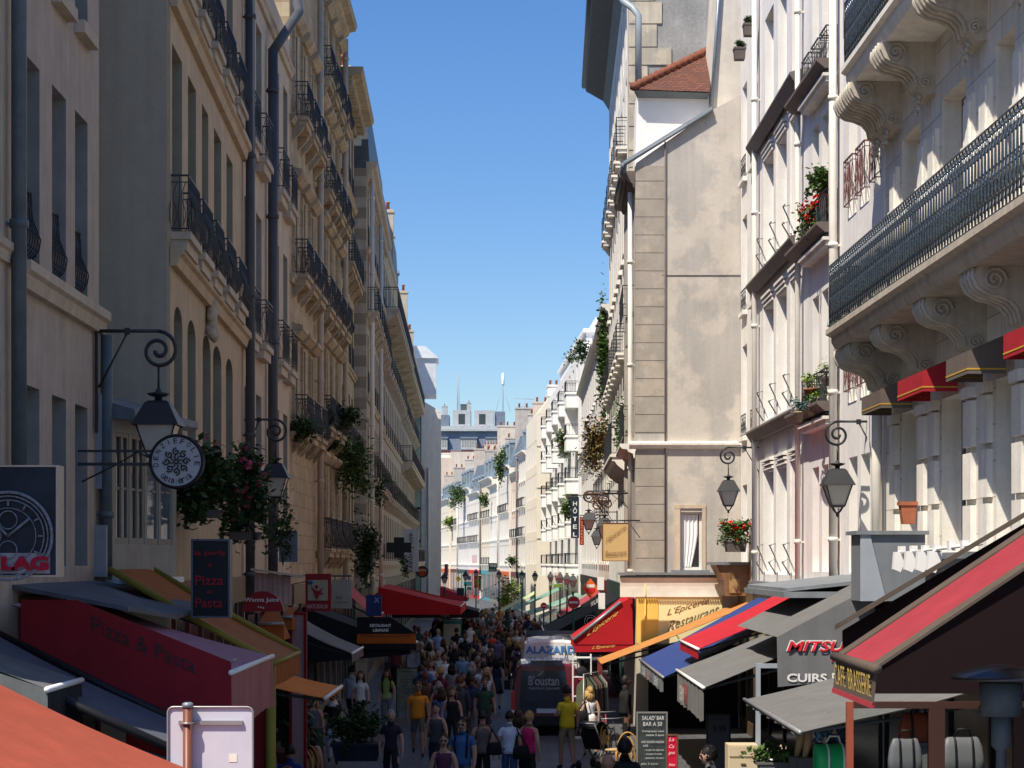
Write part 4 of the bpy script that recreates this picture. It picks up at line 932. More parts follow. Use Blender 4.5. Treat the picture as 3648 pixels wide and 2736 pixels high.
# far street, right row
far_aw = [('dark red canopy far down the street behind the black one', 150, 156, -5.5, 2.7, -3.4, 1.9, (.45, .03, .05)),
          ('light grey striped canopy far down the street, left of the green ones', 170, 180, -.6, 2.6, -3.0, 1.2, (.55, .56, .58)),
          ('teal canopy behind the light grey striped one', 184, 190, -1.0, 2.8, -3.6, 1.5, (.10, .25, .27)), ('small red canopy behind the teal one', 192, 198, -1.2, 3.4, -3.0, 1.9, (.60, .04, .06)),
          ('pale lime canopy, leftmost of the green canopies', 138, 150, 1.7, 2.4, -1.2, .9, (.45, .55, .30)), ('green canopy with a white stripe in the middle of the green canopies', 125, 135, 3.2, 2.9, .0, 1.5, (.17, .32, .24)),
          ('large sage green canopy, rightmost of the green canopies', 112, 122, 4.0, 2.7, .9, 1.55, (.20, .34, .27)), ('grey green canopy behind the small no entry sign', 103, 110, 4.3, 2.9, 1.5, 1.65, (.22, .25, .22)),
          ('dark red canopy above the small white fronted canopy', 94, 101, 4.3, 3.2, 2.3, 2.0, (.34, .05, .07)), ('red canopy with white front bar behind the black canopy', 83, 91, 4.2, 3.0, 1.6, 1.55, (.62, .04, .07)),
          ('light blue canopy wedge between the red and black canopies', 78, 81, 4.1, 3.1, 2.0, 1.9, (.25, .48, .62))]
for i, (lb, a, c_, xw, zw, xf, zf, cl) in enumerate(far_aw): awning(lb, a, c_, xw, zw, xf, zf, canvas('far canvas %d' % i, cl), .3, cheek=True if i in (0, 9) else None, far=True, group='canopies far down the street')
r_ = awning('black canopy with white frame bar and round white emblem, beside the red restaurant canopy', 66, 76, 3.9, 3.55, 1.15, 2.1, RBK, .35, cheek=-.75)
Y = 65.95; slanted('RUIS', r_, 600-9, 607, 600, 601, 4.6, Y, LWH); 
q = MB(); c_ = wm(r_).inverted() @ P(590.5, 621, Y)
for rr in (.12, .2): q.tube([c_ + Vector((rr*math.cos(t), 0, rr*math.sin(t))) for t in [i*math.pi/10 for i in range(20)]], .012, 4, close=True)
q.build('emblem', LWH, r_)
slanted('RUIS', r_, 577, 636, 592, 627, 4, Y, LWH)
# restaurant corner canopy
ER = canvas('scarlet canvas', (.40, .008, .015), streak=.08)
r_ = awning("scarlet canopy of the corner restaurant with gold L'Epicerie script on its side", 54.85, 59.6, 3.42, 3.62, 1.75, 2.4, ER, .22, barm=ZINCD)
Y = 54.82
q = MB(); pts = [P(573.8, 641, Y), P(579, 637, Y), P(621, 603, Y), P(632.6, 597.5, Y), P(633.2, 651.5, Y), P(575, 652.2, Y)]
q.prism([wm(r_).inverted() @ p for p in pts], (0, .02, 0)); q.build('side_panel', ER, r_)
q = MB().tube([wm(r_).inverted() @ P(573, 640.5, Y-.02), wm(r_).inverted() @ P(621, 602, Y-.02)], .045, 6); q.build('side_bar', ZINC, r_)
q = MB().box((P(575, 0, Y).x-3.42), (P(633, 0, Y).x-3.42), -2.42, -2.40, (P(0, 644.6, Y).z-2.4), (P(0, 644.2, Y).z-2.4)); q.build('seam', PZR, r_)
slanted("L'Epicerie", r_, 587, 638, 618, 616, 6.5, Y-.01, LGD, shear=.5); slanted("L'Epicerie", r_, 592, 650, 615, 648, 4.0, Y-.01, LGD, shear=.5)
# right, near canopies
OCH = canvas('ochre canvas', (.46, .20, .055)); BLU = canvas('royal blue canvas', (.022, .048, .19)); GRC = canvas('mid grey canvas', (.15, .15, .145)); GRV = canvas('slate grey canvas', (.17, .19, .22))
awning('long ochre canopy, lowest and leftmost beneath the yellow restaurant front', 51.2, 54.0, 6.3, 3.55, 2.35, 1.95, OCH, .35, canvas('plum valance', (.22, .03, .03)), barm=OCH)
r_ = awning('royal blue canopy with grey lettered valance between the ochre and grey ones', 42.2, 50.0, 6.3, 3.72, 3.25, 2.12, BLU, .34, GRV, barm=BAR)
text('CLUB', r_, (3.2, 48.3, 1.86), (0, -1.1, 0), (0, 0, .18), LWH); text('DES', r_, (3.2, 46.4, 1.86), (0, -.7, 0), (0, 0, .18), mat('orange lettering', (.6, .15, .03))); text('SENS', r_, (3.2, 44.2, 1.86), (0, -1.1, 0), (0, 0, .18), LWH)
r_ = awning('small scarlet canopy with thin white script, raised above the blue one', 39.2, 43.6, 6.35, 4.15, 3.72, 2.86, canvas('strawberry canvas', (.42, .012, .025)), .2)
text('Ch', r_, (5.35, 38.9, 3.62), (-1.3, .9, -.6), (.25, .9, .12), LWH, shear=.9, off=.03)
r_ = awning('mid grey canopy with a red lettered panel on its valance, nearest of the middle group', 32.8, 38.2, 6.4, 3.9, 3.2, 2.5, GRC, .58, canvas('grey valance', (.2, .2, .195)))
q = MB().add([(-3.215, .1, -.14), (-3.215, 1.2, -.14), (-3.215, 1.2, -.5), (-3.215, .1, -.5)], [(0, 1, 2, 3)]); q.build('name_panel', canvas('faded red panel', (.3, .1, .1)), r_)
text('CHINY', r_, (3.15, 36.6, 2.04), (0, -.95, 0), (0, 0, .28), LWH, off=.03)
q = MB(); 
q.prism([(4.6, 33.0, 4.1), (7.0, 33.0, 4.35), (7.0, 38.4, 4.35), (4.6, 38.4, 4.1)], (0, 0, .06)); q.box(4.55, 6.6, 32.9, 38.5, 4.0, 4.1)
tag(q.build('flat_canopy_roof', LEAD), 'grey felted flat canopy roof above the grey awning, littered with debris', 'roof strip')
r_ = empty('leather_shop_canopy', (6.4, 31.0, 2.8), 0, 'grey canvas side wall of the leather shop with red MITSU and white CUIRS lettering', 'canopy')
Y = 31.0; inv = wm(r_).inverted(); GRS = canvas('grey vinyl', (.16, .165, .17), streak=.25)
pts = [P(777, 637, Y), P(800, 625, Y), P(875, 585, Y), P(875, 670, Y), P(846, 680, Y), P(778, 687, Y)]
MB().prism([inv @ p for p in pts], (0, .03, 0)).build('side_panel', GRS, r_)
q = MB(); a_ = [inv @ P(777, 637, Y), inv @ P(875, 585, Y)]; q.add([a_[0], a_[1], a_[1] + Vector((0, 5.5, .0)), a_[0] + Vector((0, 5.5, 0))], [(0, 1, 2, 3)]); q.build('canvas', GRC, r_)
RLT = mat('red lettering', (.62, .02, .03), .6)
slanted('MITSU', r_, 786, 651, 846.5, 651, 11, Y-.012, LWH, shear=.25, bold=.045); slanted('MITSU', r_, 787, 651.4, 845.5, 651.4, 10.2, Y-.03, RLT, shear=.25, bold=.022)
slanted('CUIRS', r_, 787, 682, 827, 682, 8.5, Y-.012, LWH, bold=.03); slanted('P', r_, 832, 681.5, 837, 681.5, 8.5, Y-.012, LWH, bold=.03); slanted('F', r_, 831, 662, 836, 662, 5.5, Y-.012, RLT, bold=.03)
awning('low flat grey canopy just left of the cafe canopy', 24.2, 30.0, 6.5, 3.25, 3.55, 2.5, GRC, .06, barm=BAR, sag=.02)
# cafe canopy
CF = canvas('cafe red canvas', (.30, .03, .04)); BRD = canvas('brown border canvas', (.10, .075, .055)); 
r_ = empty('cafe_canopy', (6.7, 18, 3.68), 0, 'huge red and brown cafe canopy at lower right with CAFE BRASSERIE on its valance', 'canopy')
inv = wm(r_).inverted()
def cq(name, pts, m, t=None):
    b = MB(); 
    if t: b.prism([inv @ Vector(p) for p in pts], t)
    else: b.poly([inv @ Vector(p) for p in pts])
    return b.build(name, m, r_)
xf, xw = 3.16, 6.75; zf_, zw_ = 3.68, 6.2; sl = (zw_-zf_)/(xw-xf)
def cs(x, y, dz=0): return (x, y, zf_ + (x-xf)*.67 + dz)
cq('canvas', [cs(xf, 18.85), cs(xf, 17.2), cs(xw-1, 17.2), cs(xw-1, 18.85)], CF, (0, 0, .015))
cq('border', [cs(xf-.01, 19.1, .004), cs(xf-.01, 18.8, .004), cs(xw-1, 18.8, .004), cs(xw-1, 19.1, .004)], BRD, (0, 0, .03)); cq('border', [cs(xf-.01, 17.25, .004), cs(xf-.01, 16.95, .004), cs(xw-1, 16.95, .004), cs(xw-1, 17.25, .004)], BRD, (0, 0, .03))
cq('valance', [(xf, 19.1, zf_-.02), (xf, 17.0, zf_-.02), (xf-.03, 17.0, zf_-.32), (xf-.03, 19.1, zf_-.32)], BRD, (-.01, 0, 0)); cq('valance_edge', [(xf-.02, 19.1, zf_-.3), (xf-.02, 17.0, zf_-.3), (xf-.03, 17.0, zf_-.345), (xf-.03, 19.1, zf_-.345)], CF, (-.025, 0, 0))
text('CAFE  BRASSERIE', r_, (xf-.02, 19.0, zf_-.27), (0, -1.9, 0), (-.015, 0, .21), LGD, off=.012)
MB().tube([inv @ Vector((xf-.02, 19.15, zf_)), inv @ Vector((xf-.02, 16.9, zf_))], .045, 8).build('front_bar', BRD, r_)
cq('upper_border', [(3.55, 21.6, 3.85), (3.55, 21.2, 3.9), (5.9, 21.2, 5.3), (5.9, 21.6, 5.25)], BRD, (0, 0, .06)); 
INT = mat('maroon canvas with painted shade', (.009, .002, .003), .95)  # near-black base holds the awning's deep shade; the panel itself stands in sun
cq('side_panel', [(xf+.25, 16.99, 3.4), (xf+.22, 16.99, 3.72), (xw-.9, 16.99, zf_+(xw-.9-xf)*.92-.05), (xw-.9, 16.99, 3.0), (xf+.25, 16.99, 3.25)][:4], INT, (0, .02, 0)) if False else None
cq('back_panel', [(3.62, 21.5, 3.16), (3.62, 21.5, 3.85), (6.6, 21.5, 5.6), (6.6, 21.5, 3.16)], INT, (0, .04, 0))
# cafe terrace screen
WDF = mat('red brown painted wood', (.28, .07, .035), .6, .1, 3); WDD = mat('dark brown painted wood', (.05, .02, .015), .6)
r_ = empty('terrace_screen', (3.5, 20.4, 2.0), 0, 'dark brown wooden glazed screen of the cafe terrace at lower right', 'screen'); inv = wm(r_).inverted()
def pb(name, a, c_, d_, e_, Y, m, th=.08, parent=None):
    p = inv @ P(a, e_, Y); k = inv @ P(c_, d_, Y); return MB().box(p.x, k.x, p.y, p.y+th, p.z, k.z).build(name, m, parent or r_)
Y = 20.4
pb('post', 847, 853.5, 702, 800, Y, WDF); pb('beam', 853.6, 1040, 702, 708.5, Y, WDD); pb('post', 929, 945, 708.6, 800, Y, WDD); pb('post', 1014, 1030, 708.6, 800, Y, WDD)
GLS = bpy.data.materials.new('clear screen glass'); GLS.use_nodes = True; n_ = GLS.node_tree; bs = n_.nodes['Principled BSDF']; bs.inputs['Base Color'].default_value = (.75, .8, .8, 1); bs.inputs['Transmission Weight'].default_value = 1; bs.inputs['Roughness'].default_value = .0; bs.inputs['IOR'].default_value = 1.05
for a, c_ in ((853.6, 929), (945, 1014)): pb('glass_pane', a, c_, 709, 800, Y+.03, GLS, .006)
# heater lamp
r_ = empty('patio_heater', P(1001, 0, 19.8) - Vector((0, 0, H + CY*19.8/F - 2.0)), 0, 'round chrome patio heater under the cafe canopy', 'heater')
MB().lathe([(.5, 1.42), (.48, 1.46), (.12, 1.56), (.01, 1.57)], n=24).build('reflector', mat('chrome', (.10, .10, .11), .35, metal=1), r_)
MB().lathe([(.2, 1.05), (.22, 1.38), (.1, 1.4)], n=16).build('burner', ZINCD, r_); MB().lathe([(.05, -2), (.05, .7), (.1, .75), (.1, 1.05)], n=10).build('pole', ZINCD, r_)
# ------------------------------------------------------------ hanging signs
def board(name, label, a, c_, d_, e_, Y, m, th=.08, frame=None, fw=.03, cat='sign', arm=None, part='panel', group=None):
    p, k = P(a, e_, Y), P(c_, d_, Y); root = empty(name, ((p.x+k.x)/2, Y, p.z), 0, label, cat, group); w_ = (k.x-p.x)/2; h_ = k.z-p.z
    MB().box(-w_, w_, 0, th, 0, h_).build(part, m, root)
    if frame:
        MB().box(-w_-fw, -w_-.001, -.01, th+.01, -fw, h_+fw).box(w_+.001, w_+fw, -.01, th+.01, -fw, h_+fw).box(-w_, w_, -.01, th+.01, h_+.001, h_+fw).box(-w_, w_, -.01, th+.01, -fw, -.001).build('frame', frame, root)
    if arm:   # bracket to the wall at x = arm (world)
        ax = arm - root.location.x
        MB().tube([(ax, th/2, h_+.08), ((w_ if ax > 0 else -w_)*-1, th/2, h_+.08)], .02, 5).tube([(ax, th/2, h_*.6), ((w_ if ax > 0 else -w_), th/2, h_+.07)], .014, 4).box(-w_*.7-.01, -w_*.7+.01, th/2-.01, th/2+.01, h_, h_+.08).box(w_*.7-.01, w_*.7+.01, th/2-.01, th/2+.01, h_, h_+.08).build('bracket', IRON, root)
    return root
NVB = mat('dark petrol lightbox', (.010, .018, .030), .6, .5, 3, spec=.3)
r_ = board('watch_advert', 'dark blue lightbox advert with a watch dial and red LAG letters at far left', -60, 56, 467, 575, 19.0, NVB, .25, frame=mat('cream metal frame', (.42, .39, .31), .5), fw=.018)
q = MB(); inv = wm(r_).inverted(); WD = mat('steel watch face', (.16, .19, .22), .3, .5, 30)
def ring(q, cx_, cy_, Y, rp, th, n=40, a0=0, a1=2*math.pi, m=0):
    pts = [inv @ P(cx_ + rp*math.cos(a0 + (a1-a0)*i/n), cy_ + rp*math.sin(a0 + (a1-a0)*i/n), Y) for i in range(n+1)]; q.tube(pts, th, 4, m)
for rp, th in ((44, .02), (40, .01), (36, .008), (28, .006)): ring(q, 8, 536, 18.98, rp, th)
for k in range(12):
    a = k*math.pi/6; q.tube([inv @ P(8+30*math.cos(a), 536+30*math.sin(a), 18.98), inv @ P(8+35*math.cos(a), 536+35*math.sin(a), 18.98)], .012, 4)
for rp, cx_, cy_ in ((9, 8, 520), (9, 8, 550), (9, -8, 536)): ring(q, cx_, cy_, 18.98, rp, .008)
q.tube([inv @ P(8, 536, 18.97), inv @ P(30, 518, 18.97)], .016, 4).tube([inv @ P(8, 536, 18.97), inv @ P(-8, 520, 18.97)], .016, 4); q.build('watch_dial', WD, r_)
p = inv @ P(-60, 573.5, 18.99); k = inv @ P(50, 553, 18.99); MB().box(p.x, k.x, -.014, -.002, p.z, k.z).build('logo_panel', mat('dim white panel', (.25, .26, .3), .5, .4, 6), r_)
slanted('LAG', r_, 1, 570.5, 49, 570.5, 14.5, 18.96, mat('crimson lettering', (.32, .01, .03)), bold=.06)
# round gelateria sign
Y = 24.6; c_ = P(176.5, 461.5, Y); r_ = empty('round_gelateria_sign', c_, 0, 'round white sign lettered DENZIEFOLIE Gelateria with black curl rosette', 'sign'); Rr = 26*Y/F
q = MB(); n = 48
vs = [(Rr*math.cos(2*math.pi*i/n), yv, Rr*math.sin(2*math.pi*i/n)) for yv in (0, .16) for i in range(n)]
q.add(vs, [tuple(range(n))[::-1], tuple(range(n, 2*n))] + [(i, (i+1) % n, n+(i+1) % n, n+i) for i in range(n)]); q.build('disc', mat('sign white', (.40, .41, .43), .4, .04), r_)
q = MB().tube([(Rr*math.cos(2*math.pi*i/n), .0, Rr*math.sin(2*math.pi*i/n)) for i in range(n)], .02, 5, close=True).tube([(Rr*math.cos(2*math.pi*i/n), .16, Rr*math.sin(2*math.pi*i/n)) for i in range(n)], .02, 5, close=True); q.build('rim', BLACK, r_)
MB().box(-1.25, -Rr+.02, .05, .09, -.05, -.01).box(-1.25, -Rr+.1, .05, .09, .12, .15).tube([(-1.2, .07, -.25), (-.8, .07, -.05), (-.5, .07, .12), (-.35, .07, .05)], .012, 5).build('bracket', IRON, r_)
DK = mat('dark grey lettering', (.03, .03, .035))
def arc_text(body, a0, a1, rad, h, flip=False):
    for i, ch in enumerate(body):
        a = math.radians(a0 + (a1-a0)*(i+.5)/len(body)); t = Vector((math.sin(a), 0, -math.cos(a))); up = Vector((math.cos(a), 0, math.sin(a)))
        if flip: t, up = -t, -up
        wch = h*(.75 if ch not in 'Iilt' else .18)
        text(ch, r_, c_ + Vector((math.cos(a)*rad, 0, math.sin(a)*rad)) - t*wch/2 - up*h/2, t*wch, up*h, DK, off=.012, bold=.005)
arc_text('DENZIEFOLIE', 200, -15, Rr*.80, Rr*.2); arc_text('Gelateria', 222, 318, Rr*.76, Rr*.19, True)
q = MB()
for k in range(8):
    a = k*math.pi/4; cx_, cz_ = Rr*.38*math.cos(a), Rr*.38*math.sin(a)
    q.tube([(cx_ + Rr*.15*(1-j/16)*math.cos(a+j*.6), -.012, cz_ + Rr*.15*(1-j/16)*math.sin(a+j*.6)) for j in range(14)], .011, 4)
    q.tube([(Rr*.05*math.cos(a), -.012, Rr*.05*math.sin(a)), (Rr*.2*math.cos(a+.4), -.012, Rr*.2*math.sin(a+.4)), (Rr*.28*math.cos(a), -.012, Rr*.28*math.sin(a))], .01, 4)
q.build('rosette', DK, r_)
r_ = board('pizza_blade_sign', 'tall black sign with dim red la perla Pizza Pasta lettering', 193, 228, 541, 616, 25.2, mat('sign black', (.008, .009, .013), .5), .22, frame=ZINCD, fw=.025)
DR = mat('dim red lettering', (.30, .008, .02), .5); Y = 25.18
for t_, a, k, y, h_ in (('la perla', 195, 225.5, 557, 7), ('*', 208, 212.5, 567.5, 4), ('Pizza', 195.5, 223.5, 585, 9.5), ('*', 207.5, 212, 594, 4), ('Pasta', 195.5, 223, 607.5, 9.5)): slanted(t_, r_, a, y, k, y, h_, Y, DR, off=.02, bold=.012)
# Wanna Juice
Y = 32.6; r_ = empty('juice_sign', P(262.5, 611.5, Y), 0, 'dark red half round Wanna Juice sign', 'sign'); rr = 20.8*Y/F
q = MB().prism([(rr*math.cos(math.pi*i/20), 0, rr*.98*math.sin(math.pi*i/20)) for i in range(21)], (0, .1, 0)); q.build('panel', mat('sign crimson', (.27, .01, .02), .5), r_)
slanted('Wanna Juice', r_, 244.5, 603, 279, 603, 5.5, Y-.01, LWH, bold=.01); slanted("'''", r_, 258, 608, 264, 609, 2, Y-.01, LWH)
# red shop banner with leaping figure
SR = mat('banner red', (.25, .008, .015), .6)
r_ = board('red_banner_sign', 'red banner sign with a leaping red figure above the word NATURALIA', 305.4, 331, 573.7, 611.4, 41.0, SR, .1, frame=None); inv = wm(r_).inverted()
p = inv @ P(307.8, 600.5, 40.99); k = inv @ P(327.8, 580, 40.99); MB().box(p.x, k.x, -.014, -.002, p.z, k.z).build('cream_field', mat('cream field', (.34, .31, .22)), r_)
fig = [(311, 586), (315.5, 590.5), (318.5, 591), (323.5, 587.5), (320.5, 592.3), (324.5, 594), (319.5, 594.2), (316.5, 600), (314.3, 594)]
MB().prism([inv @ P(a, c2, 40.97) for a, c2 in fig], (0, -.01, 0)).lathe([(.005, -.035), (.035, -.01), (.035, .01), (.005, .035)], inv @ P(316.6, 586.6, 40.96), 8).build('figure', SR, r_)
MB().lathe([(.002, -.05), (.055, -.01), (.055, .01), (.002, .05)], inv @ P(310.5, 582.3, 40.96), 10).build('blue_dot', mat('blue dot', (.04, .12, .3)), r_)
slanted('NATURALIA', r_, 307, 608.5, 328, 608.5, 4.3, 40.99, mat('pinkish lettering', (.5, .3, .3)), bold=.02)
r_ = board('white_hanging_sign', 'plain off-white hanging sign with faint grey lettering right of the red banner', 332, 351.6, 579.6, 608.4, 42.5, mat('off white panel', (.30, .28, .23)), .06, arm=-5.5)
slanted('lavie', r_, 336, 599, 342, 599, 3.5, 42.48, DK, shear=.3); slanted('du Patrimoine', r_, 335, 603, 348, 603, 1.8, 42.48, DK)
r_ = board('grey_sign_back', 'blank blue grey back of a sign hanging left of the banner signs', 279, 297.5, 531, 562, 38.0, mat('blue grey sheet', (.14, .16, .2), .5), .05)
r_ = board('blue_shop_sign', 'dark blue shop sign with a pale star above the black restaurant canopy', 366, 381.5, 595, 616, 56.5, mat('deep blue', (.01, .03, .13), .5), .1); slanted('X', r_, 374, 602.5, 379.5, 602.5, 5, 56.48, mat('pale blue lettering', (.2, .3, .45)), bold=.06)
Y = 66; r_ = empty('pharmacy_cross', P(399, 547.5, Y), 0, 'unlit dark pharmacy cross sign hanging left of the pale blue sign', 'sign'); k = Y/F
MB().box(-5.2*k, 5.2*k, 0, .2, -10.2*k, 10.2*k).build('upright', mat('dark green metal', (.012, .02, .018), .5), r_); MB().box(-12.4*k, -5.25*k, 0, .2, -5*k, 5*k).box(5.25*k, 12.4*k, 0, .2, -5*k, 5*k).build('arms', MATS['dark green metal'], r_)
r_ = board('pale_blue_sign', 'tall pale blue white vertical sign with dark script at the left', 403.5, 418.3, 529, 571.5, 92, mat('pale blue panel', (.38, .52, .56), .5), .15)
o = P(413.5, 566, 91.98); text('ain Lunay', r_, P(408, 533, 91.97), P(408, 569, 91.97)-P(408, 533, 91.97), P(414, 533, 91.97)-P(408, 533, 91.97), DK)
Y = 120; r_ = empty('round_bar_sign', P(422.3, 571.8, Y), 0, 'round red sign with black rim near the shaded end wall', 'sign'); k = Y/F
q = MB(); vs = [(5.2*k*math.cos(i*math.pi/12), 0, 5.2*k*math.sin(i*math.pi/12)) for i in range(24)]; MB().prism(vs, (0, .1, 0)).build('disc', mat('round sign red', (.35, .05, .02)), r_); MB().tube(vs, .05, 5, close=True).build('rim', BLACK, r_)
MB().box(-.27, .27, -.02, -.002, .05, .15).build('stripe', mat('sand stripe', (.45, .35, .2)), r_)
# no entry signs
def no_entry(label, px, py, Y, rad, plate=True):
    c_ = P(px, py, Y); r_ = empty('no_entry_sign', (c_.x, Y, 0), 0, label, 'road sign', 'red and white no entry signs'); z = c_.z
    disc = lambda R_, y0, y1: [(R_*math.cos(i*math.pi/16), y0, z + R_*math.sin(i*math.pi/16)) for i in range(32)]
    MB().prism(disc(rad, -.02, 0), (0, .02, 0)).build('rim', WHITE, r_); MB().prism(disc(rad*.9, -.03, 0), (0, .008, 0)).build('disc', mat('traffic red', (.62, .02, .03), .4), r_)
    MB().box(-rad*.68, rad*.68, -.042, -.032, z-rad*.16, z+rad*.16).build('bar', WHITE, r_)
    MB().lathe([(.04, 0), (.04, z+rad)], (0, .05, 0), 8).build('pole', GPAINT, r_)
    if plate: MB().box(-rad, rad, -.02, 0, z-rad*1.75, z-rad*1.1).build('plate', mat('grey white plate', (.5, .52, .55)), r_)
no_entry('no entry sign with small plate below, before the dark red canopy on the left', 444.5, 607.5, 92, .24)
no_entry('large sunlit no entry sign right of centre', 573.5, 602.4, 64.5, .215, False); no_entry('small no entry sign farther away, left of the large sunlit one', 543.7, 605.8, 100, .17, False)
r_ = board('street_map_board', 'teal and white street map board among the crowd', 443.7, 460.7, 620, 649, 92, mat('map sheet', (.5, .56, .58), .4, .15, 8), .12, frame=mat('teal frame', (.02, .2, .2)), fw=.05, cat='notice board'); inv = wm(r_).inverted()
p = inv @ P(443.7, 624, 91.98); k = inv @ P(460.7, 620.5, 91.98); MB().box(p.x, k.x, -.015, -.002, p.z, k.z).build('header', mat('teal header', (.05, .28, .3)), r_); MB().box(-.42, -.34, .02, .1, -.95, -.06).box(.34, .42, .02, .1, -.95, -.06).build('legs', GPAINT, r_)
# hotel and restaurant signs on the right
r_ = board('hotel_sign', 'tall narrow dark blue HOTEL sign with white letters', 571, 579, 497, 538, 83, mat('midnight blue', (.02, .03, .05), .4), .2, arm=4.1)
for i, ch in enumerate('HÔTEL'):
    y = 505.8 + i*7.7; slanted(ch, r_, 573, y, 577, y, 4.4 if ch != 'Ô' else 6.4, 82.98, LWH, bold=.02)
r_ = board('red_vertical_sign', 'thin dark red vertical sign beside the HOTEL sign', 579.8, 583.9, 517, 545, 86, mat('wine red', (.28, .01, .03)), .2, arm=4.2)
for i, ch in enumerate('MONTORGUEIL'[:9]): slanted(ch, r_, 580.9, 520.5+i*2.9, 582.8, 520.5+i*2.9, 2.0, 85.98, LGD)
TANB = mat('tan sign panel', (.62, .42, .18), .6, .05)
r_ = board('tan_restaurant_sign', "tan hanging sign with brown l'epicerie Restaurant script", 603, 628, 523.5, 560.5, 53.0, TANB, .05, frame=mat('brown frame', (.2, .07, .03)), fw=.02, arm=3.46)
slanted("l'épicerie", r_, 605.5, 545, 626, 530, 6.5, 52.98, TXB, shear=.3); slanted('Restaurant', r_, 604.8, 556.5, 626.5, 555, 5.5, 52.98, TXB, shear=.4)
Y = 62.0; k = Y/F; r_ = empty('orange_diamond_sign', P(590.5, 588.5, Y), 0, 'orange diamond shaped sign with red half disc behind white box lights', 'sign')
MB().prism([(0, 0, -10.2*k), (8.2*k, 0, 0), (0, 0, 10.2*k), (-8.2*k, 0, 0)], (0, .08, 0)).build('panel', mat('bright orange', (.75, .14, .02), .5), r_)
MB().prism([(5*k*math.cos(math.pi+i*math.pi/12), -.01, 5*k*math.sin(math.pi+i*math.pi/12)) for i in range(13)], (0, .008, 0)).build('half_disc', MATS['traffic red'], r_); MB().box(-4*k, 4*k, -.01, -.002, 1*k, 4*k).build('stripe', LWH, r_)
for a, c_, d_, e_, lb in ((597.5, 604, 577, 590, 'upper white box light right of the orange diamond sign'), (598.5, 605, 593, 609, 'lower white box light right of the orange diamond sign')): board('box_light', lb, a, c_, d_, e_, 61, WHITE, .2, cat='light box', group='white light boxes')
far_signs = [('green_wine_sign', 'dark green VINS sign hanging far down the street', 488.4, 496.8, 563, 571.6, 190, (.03, .09, .07), 'VINS'), ('turquoise_sign', 'turquoise rectangular sign far down the street', 463.8, 471.6, 581.5, 586, 175, (.10, .55, .58), None),
             ('red_yellow_sign', 'red and yellow vertical sign far down the street', 474, 478, 575, 588, 165, (.75, .06, .02), None), ('black_yellow_sign', 'black vertical sign with yellow letters beside the red and yellow one', 478.3, 481, 575.7, 590.7, 164, (.03, .03, .02), 'v'),
             ('cherry_poster', 'white banner printed with red cherries above a green band', 553.5, 562, 572.5, 587.5, 118, (.6, .6, .58), None), ('pink_poster', 'pale pink square sign far down the street', 472, 477, 555, 563, 200, (.62, .5, .55), None),
             ('dark_square_sign', 'square dark purple sign beyond the left no entry sign', 456.8, 464, 588, 595.5, 120, (.03, .03, .05), None), ('green_small_sign', 'small green sign under the turquoise one', 467, 471.5, 587, 590, 174, (.03, .35, .2), None),
             ('white_blue_sign', 'small navy and white sign beside a red flag', 467.5, 471, 576, 580, 180, (.1, .12, .3), None), ('plum_round_sign', 'plum coloured sign silhouette next to the shaded end wall', 444.5, 448, 564, 576, 170, (.2, .05, .1), None)]
for nm, lb, a, c_, d_, e_, Y, cl, tx in far_signs:
    r_ = board(nm, lb, a, c_, d_, e_, Y, mat('sign colour ' + nm, cl, .6, .05), .15)
    if tx == 'VINS': slanted('VINS', r_, 489.3, 567, 496, 567, 3, Y-.02, LWH, bold=.03); slanted('de terroir', r_, 489.5, 570.5, 495.5, 570.5, 1.6, Y-.02, LWH)
    if tx == 'v':
        for i, ch in enumerate('SUSHI'): slanted(ch, r_, 478.8, 579+i*2.7, 480.5, 579+i*2.7, 2, Y-.02, mat('yellow lettering', (.7, .5, .02)))
    if nm == 'cherry_poster':
        inv = wm(r_).inverted(); q = MB()
        for a2, b2 in ((555.5, 576), (558, 578), (560, 575.5), (556, 579)): q.lathe([(.002, -.07), (.07, -.02), (.07, .02), (.002, .07)], inv @ P(a2, b2, Y-.08), 8)
        q.build('cherries', mat('cherry red', (.45, .02, .04)), r_); p = inv @ P(553.6, 587, Y-.01); k = inv @ P(561.9, 584, Y-.01); MB().box(p.x, k.x, -.02, -.005, p.z, k.z).build('green_band', LEAFY, r_)
    if nm == 'red_yellow_sign': inv = wm(r_).inverted(); p = inv @ P(474.6, 585, Y-.01); k = inv @ P(477.4, 579, Y-.01); MB().box(p.x, k.x, -.02, -.005, p.z, k.z).build('yellow_field', mat('yellow field', (.8, .5, .02)), r_)
Y = 176; k = Y/F; c_ = P(458.3, 579, Y); r_ = empty('yellow_diamond_sign', c_, 0, 'yellow diamond sign far down the street', 'sign'); MB().prism([(0, 0, -3.2*k), (2.8*k, 0, 0), (0, 0, 3.2*k), (-2.8*k, 0, 0)], (0, .1, 0)).build('panel', mat('sign yellow', (.75, .55, .05)), r_)
